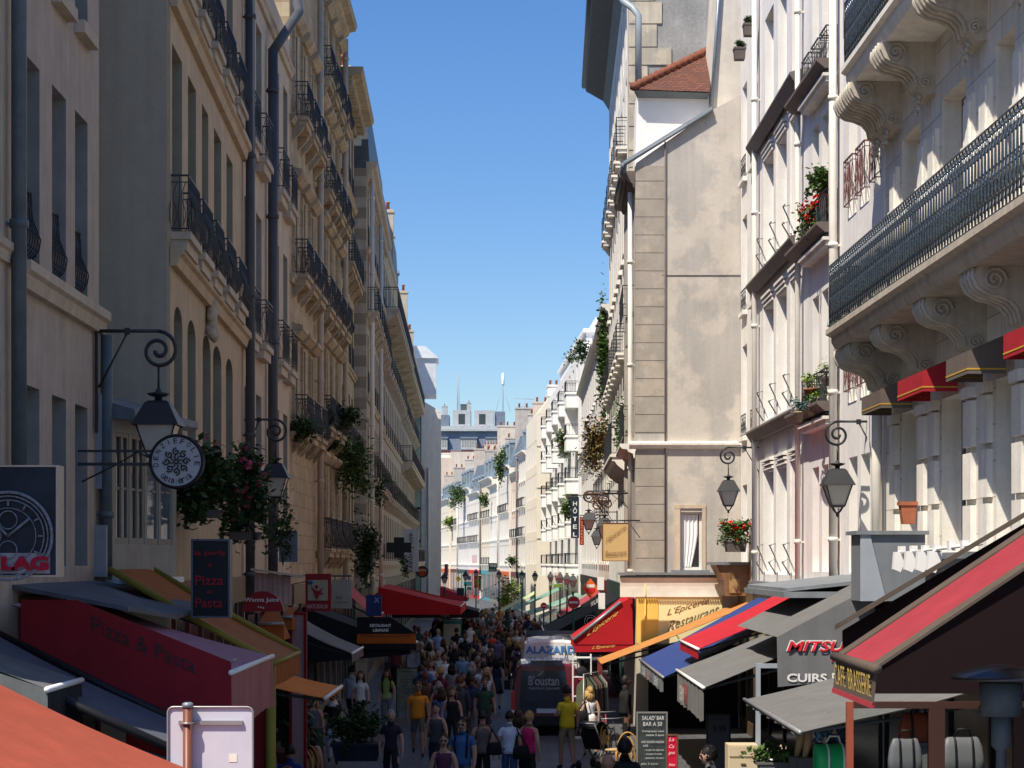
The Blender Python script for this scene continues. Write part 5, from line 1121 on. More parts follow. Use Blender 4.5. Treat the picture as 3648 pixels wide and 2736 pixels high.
# white sign seen from the back
Y = 17.6; r_ = empty('sign_seen_from_behind', (P(189, 0, Y).x, Y, 0), 0, 'white road sign seen from behind on a brown pole at bottom left', 'road sign'); inv = wm(r_).inverted()
p, k = inv @ P(168, 800, Y), inv @ P(253, 707, Y); rc = .05; pts = []
for cx_, cz_, a0 in ((k.x-rc, k.z-rc, 0), (p.x+rc, k.z-rc, 90), (p.x+rc, p.z+rc, 180), (k.x-rc, p.z+rc, 270)):
    for i in range(6): a = math.radians(a0 + i*18); pts.append((cx_ + rc*math.cos(a), 0, cz_ + rc*math.sin(a)))
MB().prism(pts, (0, .012, 0)).build('panel', mat('back of sign paint', (.56, .56, .62), .45, .05, 3, streak=.1), r_)
MB().tube([(x, -.008, z) for x, _, z in pts], .012, 4, close=True).build('rolled_edge', BAR, r_)
zt = (inv @ P(0, 703, Y)).z
MB().lathe([(.043, 0), (.043, zt-.03)], (0, -.07, 0), 14).build('pole', mat('brown pole paint', (.16, .055, .035), .4), r_); MB().lathe([(.05, zt-.035), (.05, zt), (.03, zt+.012)], (0, -.07, 0), 14).build('pole_cap', ZINC, r_)
zr = (inv @ P(0, 722.5, Y)).z
q = MB().box((inv @ P(179, 0, Y)).x, (inv @ P(243, 0, Y)).x, -.03, -.001, zr-.018, zr+.018); q.tube([(.052*math.cos(a*math.pi/6), -.07+.052*math.sin(a*math.pi/6), zr) for a in range(12)], .012, 4, close=True); q.build('clamp_rail', BAR, r_)
p2, k2 = inv @ P(229, 762, Y), inv @ P(237, 754, Y); MB().box(p2.x, k2.x, -.004, -.001, p2.z, k2.z).build('sticker', mat('cream sticker', (.75, .72, .6)), r_)

# spot lights and grey cladding over the cafe front
r_ = empty('spotlight_rail', (5.4, 25, 4.76), 0, 'white rail with four white spotlights against the grey shop housing', 'spotlights')
MB().tube([(0, 2.3, -.04), (0, -2.4, .05)], .02, 6).build('rail', WHITE, r_)
for y in (2.2, 1.4, .65, -.05):
    MB().prism([(-.1, y, -.02), (.06, y, -.02), (.06, y, -.12), (-.02, y, -.3), (-.12, y, -.26)], (0, .13, 0)).box(-.03, .05, y, y+.16, -.03, .06).build('spotlight', WHITE, r_)
for y in (-.9, -1.6): MB().box(-.04, .05, y, y+.12, -.02, .1).build('rail_clip', WHITE, r_)
GCL = mat('grey cladding sheet', (.19, .21, .23), .5, .12, 2, streak=.2)
r_ = empty('grey_shop_housing', (6.1, 30.5, 4.0), 0, 'plain grey sheet metal shop housing below the white drainpipe', 'housing')
MB().box(-.75, .25, -.3, .5, .0, 1.02).build('box', GCL, r_); MB().prism([(-.75, -.31, 1.02), (-.6, -.31, 1.02), (-.35, -.31, 0), (-.75, -.31, 0)], (0, -.02, 0)).build('side_wedge', mat('pale grey sheet', (.33, .37, .42), .5), r_); MB().box(-.82, .3, -.36, .6, 1.021, 1.08).build('lead_cap', LEAD, r_)
# ------------------------------------------------------------ shop fronts (parts of the houses)
SHOPD = mat('dark shop interior glass', (.012, .012, .014), .15, .3, 1, spec=.5)
def shopfront(b, x0, x1, z1, mt, n=3, fascia=None, fh=.5):
    q = MB(); q.box(x0, x1, -.05, -.003, 0, .35); q.box(x0, x1, -.10, -.003, z1-fh, z1); w_ = (x1-x0)/n
    for i in range(n+1): c = x0 + i*w_; q.box(max(x0, c-.06), min(x1, c+.06), -.07, -.003, .351, z1-fh-.001)
    o = q.build('shopfront', mt, b.root)
    g = MB()
    for i in range(n): g.box(x0+i*w_+.061, x0+(i+1)*w_-.061, -.03, -.003, .352, z1-fh-.002)
    g.build('shop_glass', SHOPD, o)
    return o
SM = [mat('shop paint %d' % i, c, .5, .1) for i, c in enumerate([(.02, .02, .025), (.14, .02, .02), (.03, .06, .05), (.10, .07, .04), (.02, .03, .08), (.22, .20, .16)])]
shopfront(L1, .1, 4.6, 4.2, SM[1]); shopfront(L2, .1, 5.4, 4.3, SM[1]); shopfront(L2, 5.6, 11, 4.3, SM[3], 4); shopfront(L3, .3, 9.2, 4.0, SM[0], 5)
shopfront(L4, .2, 6.4, 4.0, SM[3]); shopfront(L5, .2, 8.4, 3.9, SM[5], 4); shopfront(L6, .2, 7.7, 3.9, SM[2], 4); shopfront(L7, .3, 19.4, 3.8, SM[5], 8); shopfront(L8, .3, 29, 3.8, SM[0], 10); shopfront(L9, .3, 36, 3.8, SM[2], 10)
shopfront(R1, .2, 17, 4.1, SM[0], 7); shopfront(R2, .1, 8.5, 3.9, SM[0], 3); shopfront(R3, .1, 7.7, 3.8, SM[0], 3); shopfront(R4, .1, 3.3, 3.8, SM[3], 2)
shopfront(G2, .3, 20, 3.9, SM[2], 8); shopfront(R5, .2, 16, 3.8, SM[1], 6); shopfront(R6, .2, 30, 3.8, SM[0], 10); shopfront(R7, .3, 36, 3.7, SM[5], 10)
for i, b in enumerate(FR): shopfront(b, .1, b.L-.1, 3.6, [SM[2], SM[1], mat('orange shop paint', (.55, .12, .03)), SM[5], mat('turquoise shop paint', (.08, .3, .32)), mat('red shop paint', (.5, .04, .03))][i % 6], 3)
p = P(292.5, 0, 37.0); r_ = empty('red_shop_panel', (P(298, 0, 37).x, 37.0, 0), 0, 'tall red and white painted shop panel left of the bushy haired woman', 'shop panel')
MB().box(-.11, .11, 0, .12, 0, 3.6).build('panel', mat('pinkish white panel', (.35, .22, .22), streak=.3), r_); MB().box(-.16, -.111, -.02, .14, 0, 3.65).box(.111, .16, -.02, .14, 0, 3.65).box(-.11, .11, -.02, .13, 3.601, 3.66).build('frame', PZR, r_)
Y = 33.0; a, k = P(254.7, 604, 34.5), P(291, 572, 34.5); r_ = empty('striped_blind', (a.x, 34.5, a.z), 0, 'faded pinkish striped shop blind with cream edge above the orange box canopies', 'blind')
q = MB(); n = 20; w_ = k.x-a.x; h_ = k.z-a.z
vs = []
for i in range(n+1): vs += [(w_*i/n, .02*math.sin(i*2.2), 0), (w_*i/n, .02*math.sin(i*2.2), h_*(1-.15*i/n))]
q.add(vs, [(2*i, 2*i+2, 2*i+3, 2*i+1) for i in range(n)], 0, True); q.build('cloth', mat('faded pink cloth', (.42, .30, .26), .9, .2, 3, streak=.5, dirt=(.25, .1, .08)), r_)
MB().prism([(-.05, 0, h_*1.05), (w_+.25, 0, h_*.82), (w_+.25, 0, h_*.88), (-.05, 0, h_*1.12)], (0, -.15, 0)).build('edge', TRIM, r_)
# ------------------------------------------------------------ people
def human(female=False, sleeve='short', bottom='trousers', pose=(.25, .0), sit=False, arm='down', build=1.0, look=0):
    rnd = random.Random(1); f = .92 if female else 1.0
    V = []; E = []; Rr = []; T = []
    def v(p, r, par=None, tag_='torso', ry=None):
        V.append(Vector(p)); Rr.append((r*build, (ry or r)*build)); 
        if par is not None: E.append((par, len(V)-1)); T.append(tag_)
        return len(V)-1
    pz = .93 if not sit else .52
    pel = v((0, 0, pz), .172 if female else .16, ry=.13)
    wst = v((0, .0, pz+.17), .13 if female else .155, pel, 'torso', .11)
    ch = v((0, 0, pz+.36), .178*f, wst, 'torso', .122)
    nb = v((0, .01, pz+.49), .085*f, ch, 'torso', .075)
    nk = v((0, 0, pz+.54), .066*f, nb, 'neck'); hd = v((0, -.01, pz+.61), .06, nk, 'neck')
    s, s2 = pose
    for sd in (-1, 1):
        sh = v((sd*.18*f, .01, pz+.44), .072*f, ch, 'torso')
        sw = -sd*s
        if arm == 'bent' and sd == 1 or arm == 'both': el = v((sd*.215, .03, pz+.2), .043*f, sh, 'uarm'); wr = v((sd*.17, -.2, pz+.18), .031*f, el, 'farm'); hdir = Vector((-.25*sd, -.95, .1)); pv = Vector((sd*.14, -.27, pz+.19))
        elif arm == 'hip' and sd == 1: el = v((sd*.34, .05, pz+.2), .043*f, sh, 'uarm'); wr = v((sd*.2, -.03, pz+.06), .031*f, el, 'farm'); hdir = Vector((-.8*sd, -.5, -.2)).normalized(); pv = Vector((sd*.16, -.05, pz+.03))
        else:
            el = v((sd*.235, .03+sw*.35*.5, pz+.18), .05*f, sh, 'uarm'); wr = v((sd*.245, -.04+sw*.35, pz-.05), .031*f, el, 'farm'); pv = Vector((sd*.235, -.06+sw*.37, pz-.12)); hdir = Vector((0, -.15, -1)).normalized()
        pm = v(pv, .034, wr, 'hand', .02)
        side = hdir.cross(Vector((sd, 0, 0))).normalized()
        for k in range(4):
            off = side*((k-1.5)*.019); ln = (.07, .08, .075, .058)[k]
            a = v(pv + hdir*.035 + off, .009, pm, 'hand'); b_ = v(pv + hdir*(.035+ln*.55) + off - Vector((sd*.012, 0, 0)), .008, a, 'hand'); v(pv + hdir*(.035+ln) + off - Vector((sd*.028, 0, 0)), .007, b_, 'hand')
        a = v(pv - side*.034*(1) + hdir*.005, .01, pm, 'hand'); v(pv - side*.05 + hdir*.045 - Vector((sd*.012, 0, 0)), .008, a, 'hand')
        hp = v((sd*.09, 0, pz-.06), .11, pel, 'thigh')
        if sit: kn = v((sd*.12, -.42, pz-.02), .068, hp, 'thigh'); an = v((sd*.12, -.4, pz-.43), .042, kn, 'shin'); ty = -.4; tz = pz-.45
        else:
            st = sd*s; kn = v((sd*.095, -st*.5-.03, .5), .066 if bottom != 'trousers' else .076, hp, 'thigh'); an = v((sd*.09, -st*1.0 + .02, .09 + (max(0, -st)*.28)), .042 if bottom != 'trousers' else .058, kn, 'shin'); ty = -st*1.0+.02; tz = .09 + max(0, -st)*.28
        v((sd*.09, ty, max(.04, tz-.045)), .04, an, 'foot'); v((sd*.1, ty-.16, max(.035, tz-.06 - max(0, -pose[0]*sd)*.1)), .036, len(V)-1, 'foot', .025)
    me = bpy.data.meshes.new('hb'); me.from_pydata(V, E, []); ob = bpy.data.objects.new('hb', me); COL.objects.link(ob)
    mo = ob.modifiers.new('s', 'SKIN'); mo.use_smooth_shade = True; mo.branch_smoothing = .6
    for i, r in enumerate(Rr): me.skin_vertices[0].data[i].radius = r; me.skin_vertices[0].data[i].use_root = (i == 0)
    sb = ob.modifiers.new('u', 'SUBSURF'); sb.levels = 1; sb.render_levels = 1
    bpy.context.view_layer.update(); dg = bpy.context.evaluated_depsgraph_get()
    m2 = bpy.data.meshes.new_from_object(ob.evaluated_get(dg)); bpy.data.objects.remove(ob)
    mb = MB(); mb.v = [tuple(x.co) for x in m2.vertices]
    for p in m2.polygons:
        c = p.center; best = 9; bt = 'torso'; tt = 0
        for (a, b_), tg in zip(E, T):
            A, B = V[a], V[b_]; d = B-A; t = max(0, min(1, (c-A).dot(d)/max(1e-6, d.dot(d)))); ds = (c-(A+d*t)).length - (.04 if tg in ('torso',) else 0)
            if ds < best: best, bt, tt = ds, tg, t
        m = 0
        if bt == 'torso': m = 2 if c.z < pz+.03 else 1
        elif bt == 'thigh': m = 2 if (bottom == 'trousers' or tt < .8 and bottom == 'shorts' or bottom == 'skirt' and tt < .3) or sit else 0
        elif bt == 'shin': m = 2 if bottom == 'trousers' else 0
        elif bt == 'foot': m = 3
        elif bt == 'uarm': m = 1 if sleeve == 'long' or (sleeve == 'short' and tt < .62) else 0
        elif bt == 'farm': m = 1 if sleeve == 'long' else 0
        if sleeve == 'none' and bt == 'torso' and (abs(c.x) > .15 and c.z > pz+.36 or c.z > pz+.46): m = 0
        mb.f.append(tuple(p.vertices)); mb.m.append(m); mb.sm.append(True)
    bpy.data.meshes.remove(m2)
    if bottom == 'skirt' and not sit:
        mb.lathe([(.25, .56), (.2, .72), (.165, .93), (.13, 1.06)], (0, 0, 0), 16, 2, sy=.8)
    if not sit:   # the shirt's own drape from shoulders to hips
        g = (.9 if female else 1.0)*build; wv = .138 if female else .158
        mb.lathe([(.17*g, pz-.07), (.171*g, pz-.0), (wv*g+.008, pz+.1), (wv*g, pz+.18), (.163*g, pz+.29), (.17*g, pz+.37), (.13*g, pz+.44)], (0, .005, 0), 18, 1, sy=.72)
    # head
    hc = Vector((0, -.025, pz+.672)); n, m_ = 18, 14
    def hp_(th, ph, k=1.0):
        x, y, z = math.sin(ph)*math.cos(th)*.086, math.sin(ph)*math.sin(th)*.105, math.cos(ph)*.127
        if z < 0: x *= 1 + z*2.6; y = y*(1 + z*1.2) - .012*(-z/.127)
        if y < 0 and abs(x) < .018 and -.045 < z < .012: y -= .022*(1 - abs(z+.025)/.045)*(1-abs(x)/.03)
        return Vector((x*k, y*k + (.012*(k-1)*8), z*k))
    vs = [hc + hp_(2*math.pi*j/n, math.pi*i/m_) for i in range(m_+1) for j in range(n)]
    fs = [(i*n+j, (i+1)*n+j, (i+1)*n+(j+1) % n, i*n+(j+1) % n) for i in range(m_) for j in range(n)]
    for f_ in fs:
        c = sum((vs[i] for i in f_), Vector())/4 - hc; mm = 0
        if c.y < -.05 and -.004 < c.z < .024 and .016 < abs(c.x) < .048: mm = 4
        if c.y < -.05 and -.075 < c.z < -.048 and abs(c.x) < .026: mm = 5
        mb.add([vs[i] for i in f_], [(0, 1, 2, 3)], mm, True)
    for sd in (-1, 1): mb.lathe([(.004, -.03), (.016, 0), (.012, .025), (.002, .032)], hc + Vector((sd*.087, .005, -.005)), 8, 0, sx=.5)
    return mb.mesh('person', [WHITE]*6), hc, hp_
def hair(hc, hp_, style):
    q = MB(); n, m_ = 18, 14; vs = []
    for i in range(m_+1):
        for j in range(n): vs.append(hp_(2*math.pi*j/n, math.pi*i/m_, 1.13 if style != 'curly' else 1.28) + Vector((0, .008, .008)))
    lim = {'short': -.02, 'curly': -.05, 'long': -.11, 'bun': -.03, 'bald': -.9}[style]
    for i in range(m_):
        for j in range(n):
            f_ = (i*n+j, (i+1)*n+j, (i+1)*n+(j+1) % n, i*n+(j+1) % n); c = sum((vs[k] for k in f_), Vector())/4
            if c.z > .045 or (c.y > -.03 and c.z > lim): q.add([hc + vs[k] + (Vector((random.uniform(-1, 1), random.uniform(-1, 1), random.uniform(-1, 1)))*.006) for k in f_], [(0, 1, 2, 3)], 0, True)
    if style == 'long':
        for j in range(11):
            a = math.pi*(-.08 + 1.16*j/10); x, y = .095*math.cos(a), .095*math.sin(a)
            q.tube([hc + Vector((x, y, .03)), hc + Vector((x*1.15, y*1.1+.01, -.1)), hc + Vector((x*1.1, y*.95+.03, -.24 - .02*(j % 3)))], [.024, .028, .012], 6)
    if style == 'bun': q.lathe([(.01, -.05), (.045, -.02), (.045, .02), (.01, .05)], hc + Vector((0, .125, .03)), 10)
    if style == 'curly':
        for k in range(60):
            d = Vector((random.gauss(0, 1), random.gauss(.3, .8), random.gauss(.4, .8))).normalized()
            if d.z < -.3 or (d.y < -.5 and d.z < .3): continue
            q.lathe([(.003, -.02), (.022, 0), (.003, .02)], hc + Vector((d.x*.1, d.y*.115 + .01, d.z*.13)), 6)
    return q.mesh('hair', WHITE)
VAR = {}
def variant(k):
    if k not in VAR:
        fem, sl, bo, po, ar, sit, bu = k; VAR[k] = human(fem, sl, bo, (po, 0), sit, ar, bu)
    return VAR[k]
HAIRC = {}
CM = {}
def cmat(rgb, rough=.85):
    k = tuple(round(x, 3) for x in rgb)
    if k not in CM: CM[k] = mat('cloth %.3f %.3f %.3f' % k, rgb, rough, .14, 9, bump=.1, bscale=60)
    return CM[k]
SKIN = [mat('skin tone light', (.50, .29, .20), .6, .05), mat('skin tone tanned', (.38, .20, .13), .6, .05), mat('skin tone brown', (.16, .08, .05), .6, .05)]
HC = {'black': (.012, .01, .01), 'brown': (.05, .025, .012), 'blond': (.42, .26, .09), 'grey': (.3, .29, .28), 'auburn': (.12, .035, .015)}
EYE = mat('dark eyes', (.02, .015, .012), .4, 0); LIP = mat('lips', (.32, .08, .07), .5, 0)
PEOPLE = []
def person(px, py, face, label, top, bot, sex='m', sleeve='short', bottom='trousers', pose=.22, arm='down', hairs=None, hc='brown', skin=0, h=None, shoes=(.03, .03, .03), sit=False, Y=None, bu=1.0, glasses=False, group=None):
    h = h or (1.76 if sex == 'm' else 1.66); k = (sex == 'f', sleeve, bottom, pose, arm, sit, bu)
    me, hcen, hpf = variant(k); full = (hcen.z + .135); s = h / (1.74) ; top_z = full*s
    if Y is None: Y = (H - top_z) * F / (py - CY)
    x = (px - CX) * Y / F
    o = link('person', me, None, (x, Y, 0), R(face)); o.scale = (s*(1.0 if sex == 'm' else .97), s, s)
    for i, m in enumerate((SKIN[skin], cmat(top), cmat(bot), cmat(shoes), EYE, LIP)): o.material_slots[i].link = 'OBJECT'; o.material_slots[i].material = m
    tag(o, label, 'person', group); hs_ = hairs or ('short' if sex == 'm' else 'long')
    if hs_ != 'bald':
        hk = (hs_, round(hcen.z, 3))
        if hk not in HAIRC: HAIRC[hk] = hair(hcen, hpf, hs_)
        c = link('hair', HAIRC[hk], o); c.material_slots[0].link = 'OBJECT'; c.material_slots[0].material = mat('hair ' + hc, HC[hc], .5, .3, 20)
    if glasses:
        q = MB()
        for sd in (-1, 1): q.box(hcen.x + sd*.034-.026, hcen.x + sd*.034+.026, hcen.y-.108, hcen.y-.098, hcen.z-.012, hcen.z+.026)
        q.box(-.01, .01, hcen.y-.106, hcen.y-.1, hcen.z+.01, hcen.z+.018); q.build('sunglasses', BLACK, o)
    PEOPLE.append((x, Y, o)); return o
def bag_on(o, label, col, size=(.3, .12, .24), side=1, z=.85, y=.1, strap=True, name='shoulder_bag', cat='bag'):
    b = empty(name, o.location + Matrix.Rotation(o.rotation_euler.z, 3, 'Z') @ Vector((side*.24, y, z)), o.rotation_euler.z, label, cat); sx, sy, sz = size; m = cmat(col, .5)
    q = MB(); n = 14
    q.lathe([(.4, 0), (.5, .06), (.5, .55), (.42, .9), (.3, 1.0)], n=n); q.v = [(x*sx, y_*sy*1.0, zz*sz) for x, y_, zz in q.v]; q.build('body', m, b)
    if strap: MB().tube([(-sx*.4, 0, sz*.9), (-side*.05, -.03, sz+.25), (-side*.12, 0, 1.43-z-.0), (-side*.05, .09, sz+.25), (sx*.4, 0, sz*.9)], .014, 5).build('strap', m, b)
    return b
K = (.012, .012, .014); DB = (.02, .03, .06); WT = (.72, .72, .72)
# face: 0 = towards the camera, 180 = walking away
person(313, 695, 10, 'woman with blond hair in a grey vest standing by the shop doors at left', (.10, .11, .14), K, 'f', 'none', hc='blond', pose=.05)
w1 = person(333, 691, 5, 'woman with bushy dark hair, black top, white scarf and white trousers', K, (.55, .56, .66), 'f', arm='bent', hairs='curly', hc='black', pose=.15, glasses=True)
q = MB().lathe([(.13, 1.36), (.12, 1.42), (.085, 1.5), (.06, 1.53)], n=16, sy=.8); tag(q.build('scarf', cmat(WT)), 'white scarf round the neck of the bushy haired woman', 'scarf').location = w1.location; bpy.data.objects['scarf'].scale = (.96,)*3
bag_on(w1, 'large dark handbag carried by the woman with the white scarf', (.02, .012, .012), (.4, .16, .3), 1, .72)
person(352, 666, 160, 'man in white shirt at the left edge of the crowd, back turned', (.42, .45, .5), K, hc='black', pose=.2)
person(360.5, 671, 0, 'woman in white blouse and black trousers walking towards the camera on the left', (.6, .6, .55), K, 'f', pose=.2, hc='brown')
o = person(386.5, 669, 0, 'woman in lime green t-shirt with backpack straps, grey trousers', (.36, .45, .14), (.16, .17, .19), 'f', pose=.05, hc='auburn')
MB().tube([(-.1, -.1, 1.02), (-.12, -.13, 1.25), (-.11, -.04, 1.43), (-.1, .1, 1.38)], .02, 5).tube([(.1, -.1, 1.02), (.12, -.13, 1.25), (.11, -.04, 1.43), (.1, .1, 1.38)], .02, 5).box(-.15, .15, .12, .28, .98, 1.42).build('backpack', cmat(K), None, o.location)
tag(bpy.data.objects['backpack'], 'dark backpack worn by the woman in lime green', 'backpack')
person(391, 709.5, 5, 'woman in a white cap and dark navy dress striding in the foreground left', (.02, .015, .03), (.015, .012, .02), 'f', bottom='trousers', pose=.3, hairs='bun', hc='grey', h=1.66)
person(418, 681, 5, 'man in bright orange t-shirt and grey camouflage shorts', (.72, .24, .02), (.12, .12, .10), 'm', bottom='shorts', pose=.25, hc='brown', h=1.78, skin=1, glasses=True)
person(436, 703, -5, 'woman in dark grey vest top with tied back hair right of the orange t-shirt man', (.06, .065, .075), (.03, .03, .04), 'f', 'none', pose=.2, hairs='bun', hc='black')
person(452, 687, 8, 'woman with long auburn hair in a black halter top', K, (.02, .02, .02), 'f', 'none', pose=.2, hc='auburn', skin=0)
person(443.7, 733, 0, 'woman in sunglasses and plum camisole, nearest at the bottom centre', (.10, .03, .07), K, 'f', 'none', pose=.1, hairs='bun', hc='brown', h=1.68, glasses=True)
o = person(462, 717, -10, 'man in blue checked short sleeved shirt with a backpack', (.05, .13, .30), (.1, .1, .12), 'm', pose=.15, hc='black', glasses=True)
b_ = link('backpack', bpy.data.objects['backpack'].data, None, o.location, o.rotation_euler.z); tag(b_, 'dark backpack worn by the man in the blue checked shirt', 'backpack')
person(431, 660, 0, 'woman in a shiny silver top and jeans in the middle of the crowd', (.45, .47, .5), (.08, .12, .2), 'f', 'none', pose=.2, hc='auburn')
person(426.7, 631, 175, 'man in white t-shirt walking away near the left shops', (.42, .5, .62), DB, pose=.2, hc='brown')
person(438, 629, 180, 'man in pale blue shirt just left of the map board, walking away', (.2, .3, .5), (.1, .1, .1), pose=.2, hc='blond')
person(456.5, 628, 180, 'man in black t-shirt standing in front of the map board', (.015, .015, .02), DB, pose=.05, hc='black')
person(464.5, 630, 178, 'man in white and blue shirt just right of the map board', (.4, .46, .55), DB, pose=.2, hc='black')
person(462.7, 651, 180, 'man in pale blue shirt, shaded, walking away in the middle of the street', (.16, .28, .42), (.05, .05, .06), pose=.2, hc='black')
person(475, 652, 185, 'person in grey white striped top beside the pale blue shirted man', (.4, .44, .5), K, 'f', hc='black')
person(498, 635, 180, 'man in purple grey shirt walking away left of the white vans', (.13, .10, .2), (.03, .03, .04), hc='brown')
person(505.5, 627, 180, 'man in navy jacket walking away, tallest against the sunlit crowd', (.03, .04, .09), (.03, .03, .05), sleeve='long', hc='black', h=1.84)
o = person(483.5, 662, 178, 'man in white t-shirt and beige shorts with an arm out, back turned', (.52, .54, .62), (.30, .27, .2), 'm', bottom='shorts', pose=.15, arm='hip', hc='black', h=1.8)
person(470, 672, 180, 'woman in rust brown top leaning to the man in the white t-shirt', (.16, .06, .03), (.2, .2, .16), 'f', hc='black', arm='down', pose=.1)
person(496.5, 657, 182, 'woman in short dark blue dress and bare legs walking away beside the white shirt man', (.02, .03, .05), (.02, .03, .05), 'f', 'none', 'skirt', .25, hc='black')
person(517.5, 646, 180, 'man in dark maroon top standing just left of the white van', (.05, .02, .03), K, hc='black')
person(516.5, 629, 5, 'man in light grey t-shirt in full sun walking towards the camera', (.5, .5, .48), (.3, .33, .38), pose=.2, hc='brown')
person(540, 625.5, 180, 'man in steel blue t-shirt in the sun behind the vans', (.08, .2, .32), (.1, .1, .12), hc='brown')
person(532, 627, 180, 'man in black shirt in the sun behind the vans', K, (.05, .05, .05), hc='black')
person(525.5, 628.5, 0, 'woman in white vest in the sun behind the vans', (.75, .75, .74), (.3, .3, .3), 'f', 'none', hc='brown')
person(515, 616, 180, 'man in white shirt far off in the sunlight', (.75, .74, .76), (.6, .6, .58), hc='black')
person(534.5, 618, 180, 'man in blue polo far off in the sunlight right of the crowd', (.1, .25, .5), (.2, .2, .22), hc='brown')
person(492, 631, 5, 'woman in bright red strappy top in a patch of sun', (.65, .05, .03), (.1, .1, .1), 'f', 'none', hc='brown')
person(510.5, 631, 10, 'child sized person in white top in a patch of sun', (.75, .74, .72), (.3, .3, .3), 'f', hc='brown', h=1.45)
o = person(482.5, 711, 178, 'woman in taupe vest seen from behind with a dark shoulder bag', (.15, .12, .11), K, 'f', 'none', pose=.1, hairs='bun', hc='black', skin=0)
bag_on(o, 'dark shoulder bag hanging on the woman in the taupe vest', K, (.3, .12, .25), -1, .8)
o = person(509.5, 711, 176, 'woman in white t-shirt and jeans seen from behind, hair in a bun, bottom centre', (.62, .68, .8), (.05, .09, .2), 'f', 'short', pose=.08, hairs='bun', hc='black')
bag_on(o, 'black bag with long strap across the back of the woman in the white t-shirt', K, (.34, .13, .26), -1, .72)
person(518, 711.5, 190, 'dark haired person half hidden between the white and the pink t-shirts', (.1, .06, .05), K, 'f', 'none', hc='brown', pose=.05, Y=39.2)
person(529, 711, 150, 'woman with fair hair tied up in a bright pink vest top', (.60, .02, .13), K, 'f', 'none', pose=.1, hairs='bun', hc='blond', skin=0)
person(567, 685.7, 205, 'man in mustard yellow t-shirt and beige shorts beside the dark van', (.62, .46, .02), (.26, .21, .13), 'm', bottom='shorts', pose=.12, arm='bent', hc='black', h=1.86, skin=1)
o = person(590, 686.5, 200, 'woman with long blond hair in white flowered dress, in the sun', (.72, .68, .66), (.7, .62, .6), 'f', 'none', 'skirt', .15, arm='bent', hc='blond')
bag_on(o, 'black shoulder bag of the blond woman in the flowered dress', K, (.3, .14, .3), 1, .8)
person(625.5, 675.7, 100, 'dark clothed man in black shade at the canopy edge, behind the wicker chairs', (.01, .01, .01), (.01, .01, .01), 'm', 'long', pose=.05, hc='black', h=1.85, bu=1.15, skin=2)
person(624.8, 739, 175, 'man with close black hair and black jacket nearest the chalkboard', K, K, 'm', 'long', pose=.05, hairs='curly', hc='black', h=1.84, skin=2, bu=1.1)
person(608, 754, 170, 'bald man only his head showing at the bottom edge', (.1, .1, .11), K, 'm', hairs='bald', pose=.05, h=1.8, skin=1)
person(708.5, 747, -75, 'man with curly dark hair and glasses looking right at the bottom edge', (.1, .1, .1), K, 'm', hairs='curly', hc='black', pose=.05, h=1.8, glasses=True)
person(311, 729.5, 170, 'seated woman in rust red top seen from behind at lower left', (.14, .03, .02), K, 'f', 'none', sit=True, hc='black', pose=0.0)
person(300.5, 733, 190, 'seated dark haired person beside the woman in rust red', (.04, .02, .02), K, 'f', sit=True, hc='black', pose=0.0)
person(290, 745, 175, 'seated person in royal blue top at lower left', (.02, .05, .25), K, 'm', sit=True, hc='black', pose=0.0)
# filler crowd in the shade
rnd = random.Random(21); used = {o['label'] for _, _, o in PEOPLE}
TOPS = [('black', K), ('navy', (.02, .03, .07)), ('charcoal', (.05, .05, .055)), ('white', (.6, .62, .66)), ('brown', (.10, .05, .03)), ('grey', (.2, .2, .21)), ('dark green', (.03, .06, .04)), ('burgundy', (.12, .02, .03)), ('beige', (.4, .34, .25)), ('teal', (.04, .15, .17)), ('pink', (.5, .2, .22)), ('blue', (.06, .14, .32)), ('orange', (.55, .18, .03)), ('cream', (.5, .46, .36))]
BOTS = [('black trousers', K, 'trousers'), ('blue jeans', (.05, .08, .15), 'trousers'), ('beige shorts', (.3, .26, .18), 'shorts'), ('dark shorts', (.04, .04, .05), 'shorts'), ('grey trousers', (.14, .14, .15), 'trousers'), ('dark skirt', (.03, .02, .03), 'skirt')]
n = 0; tries = 0
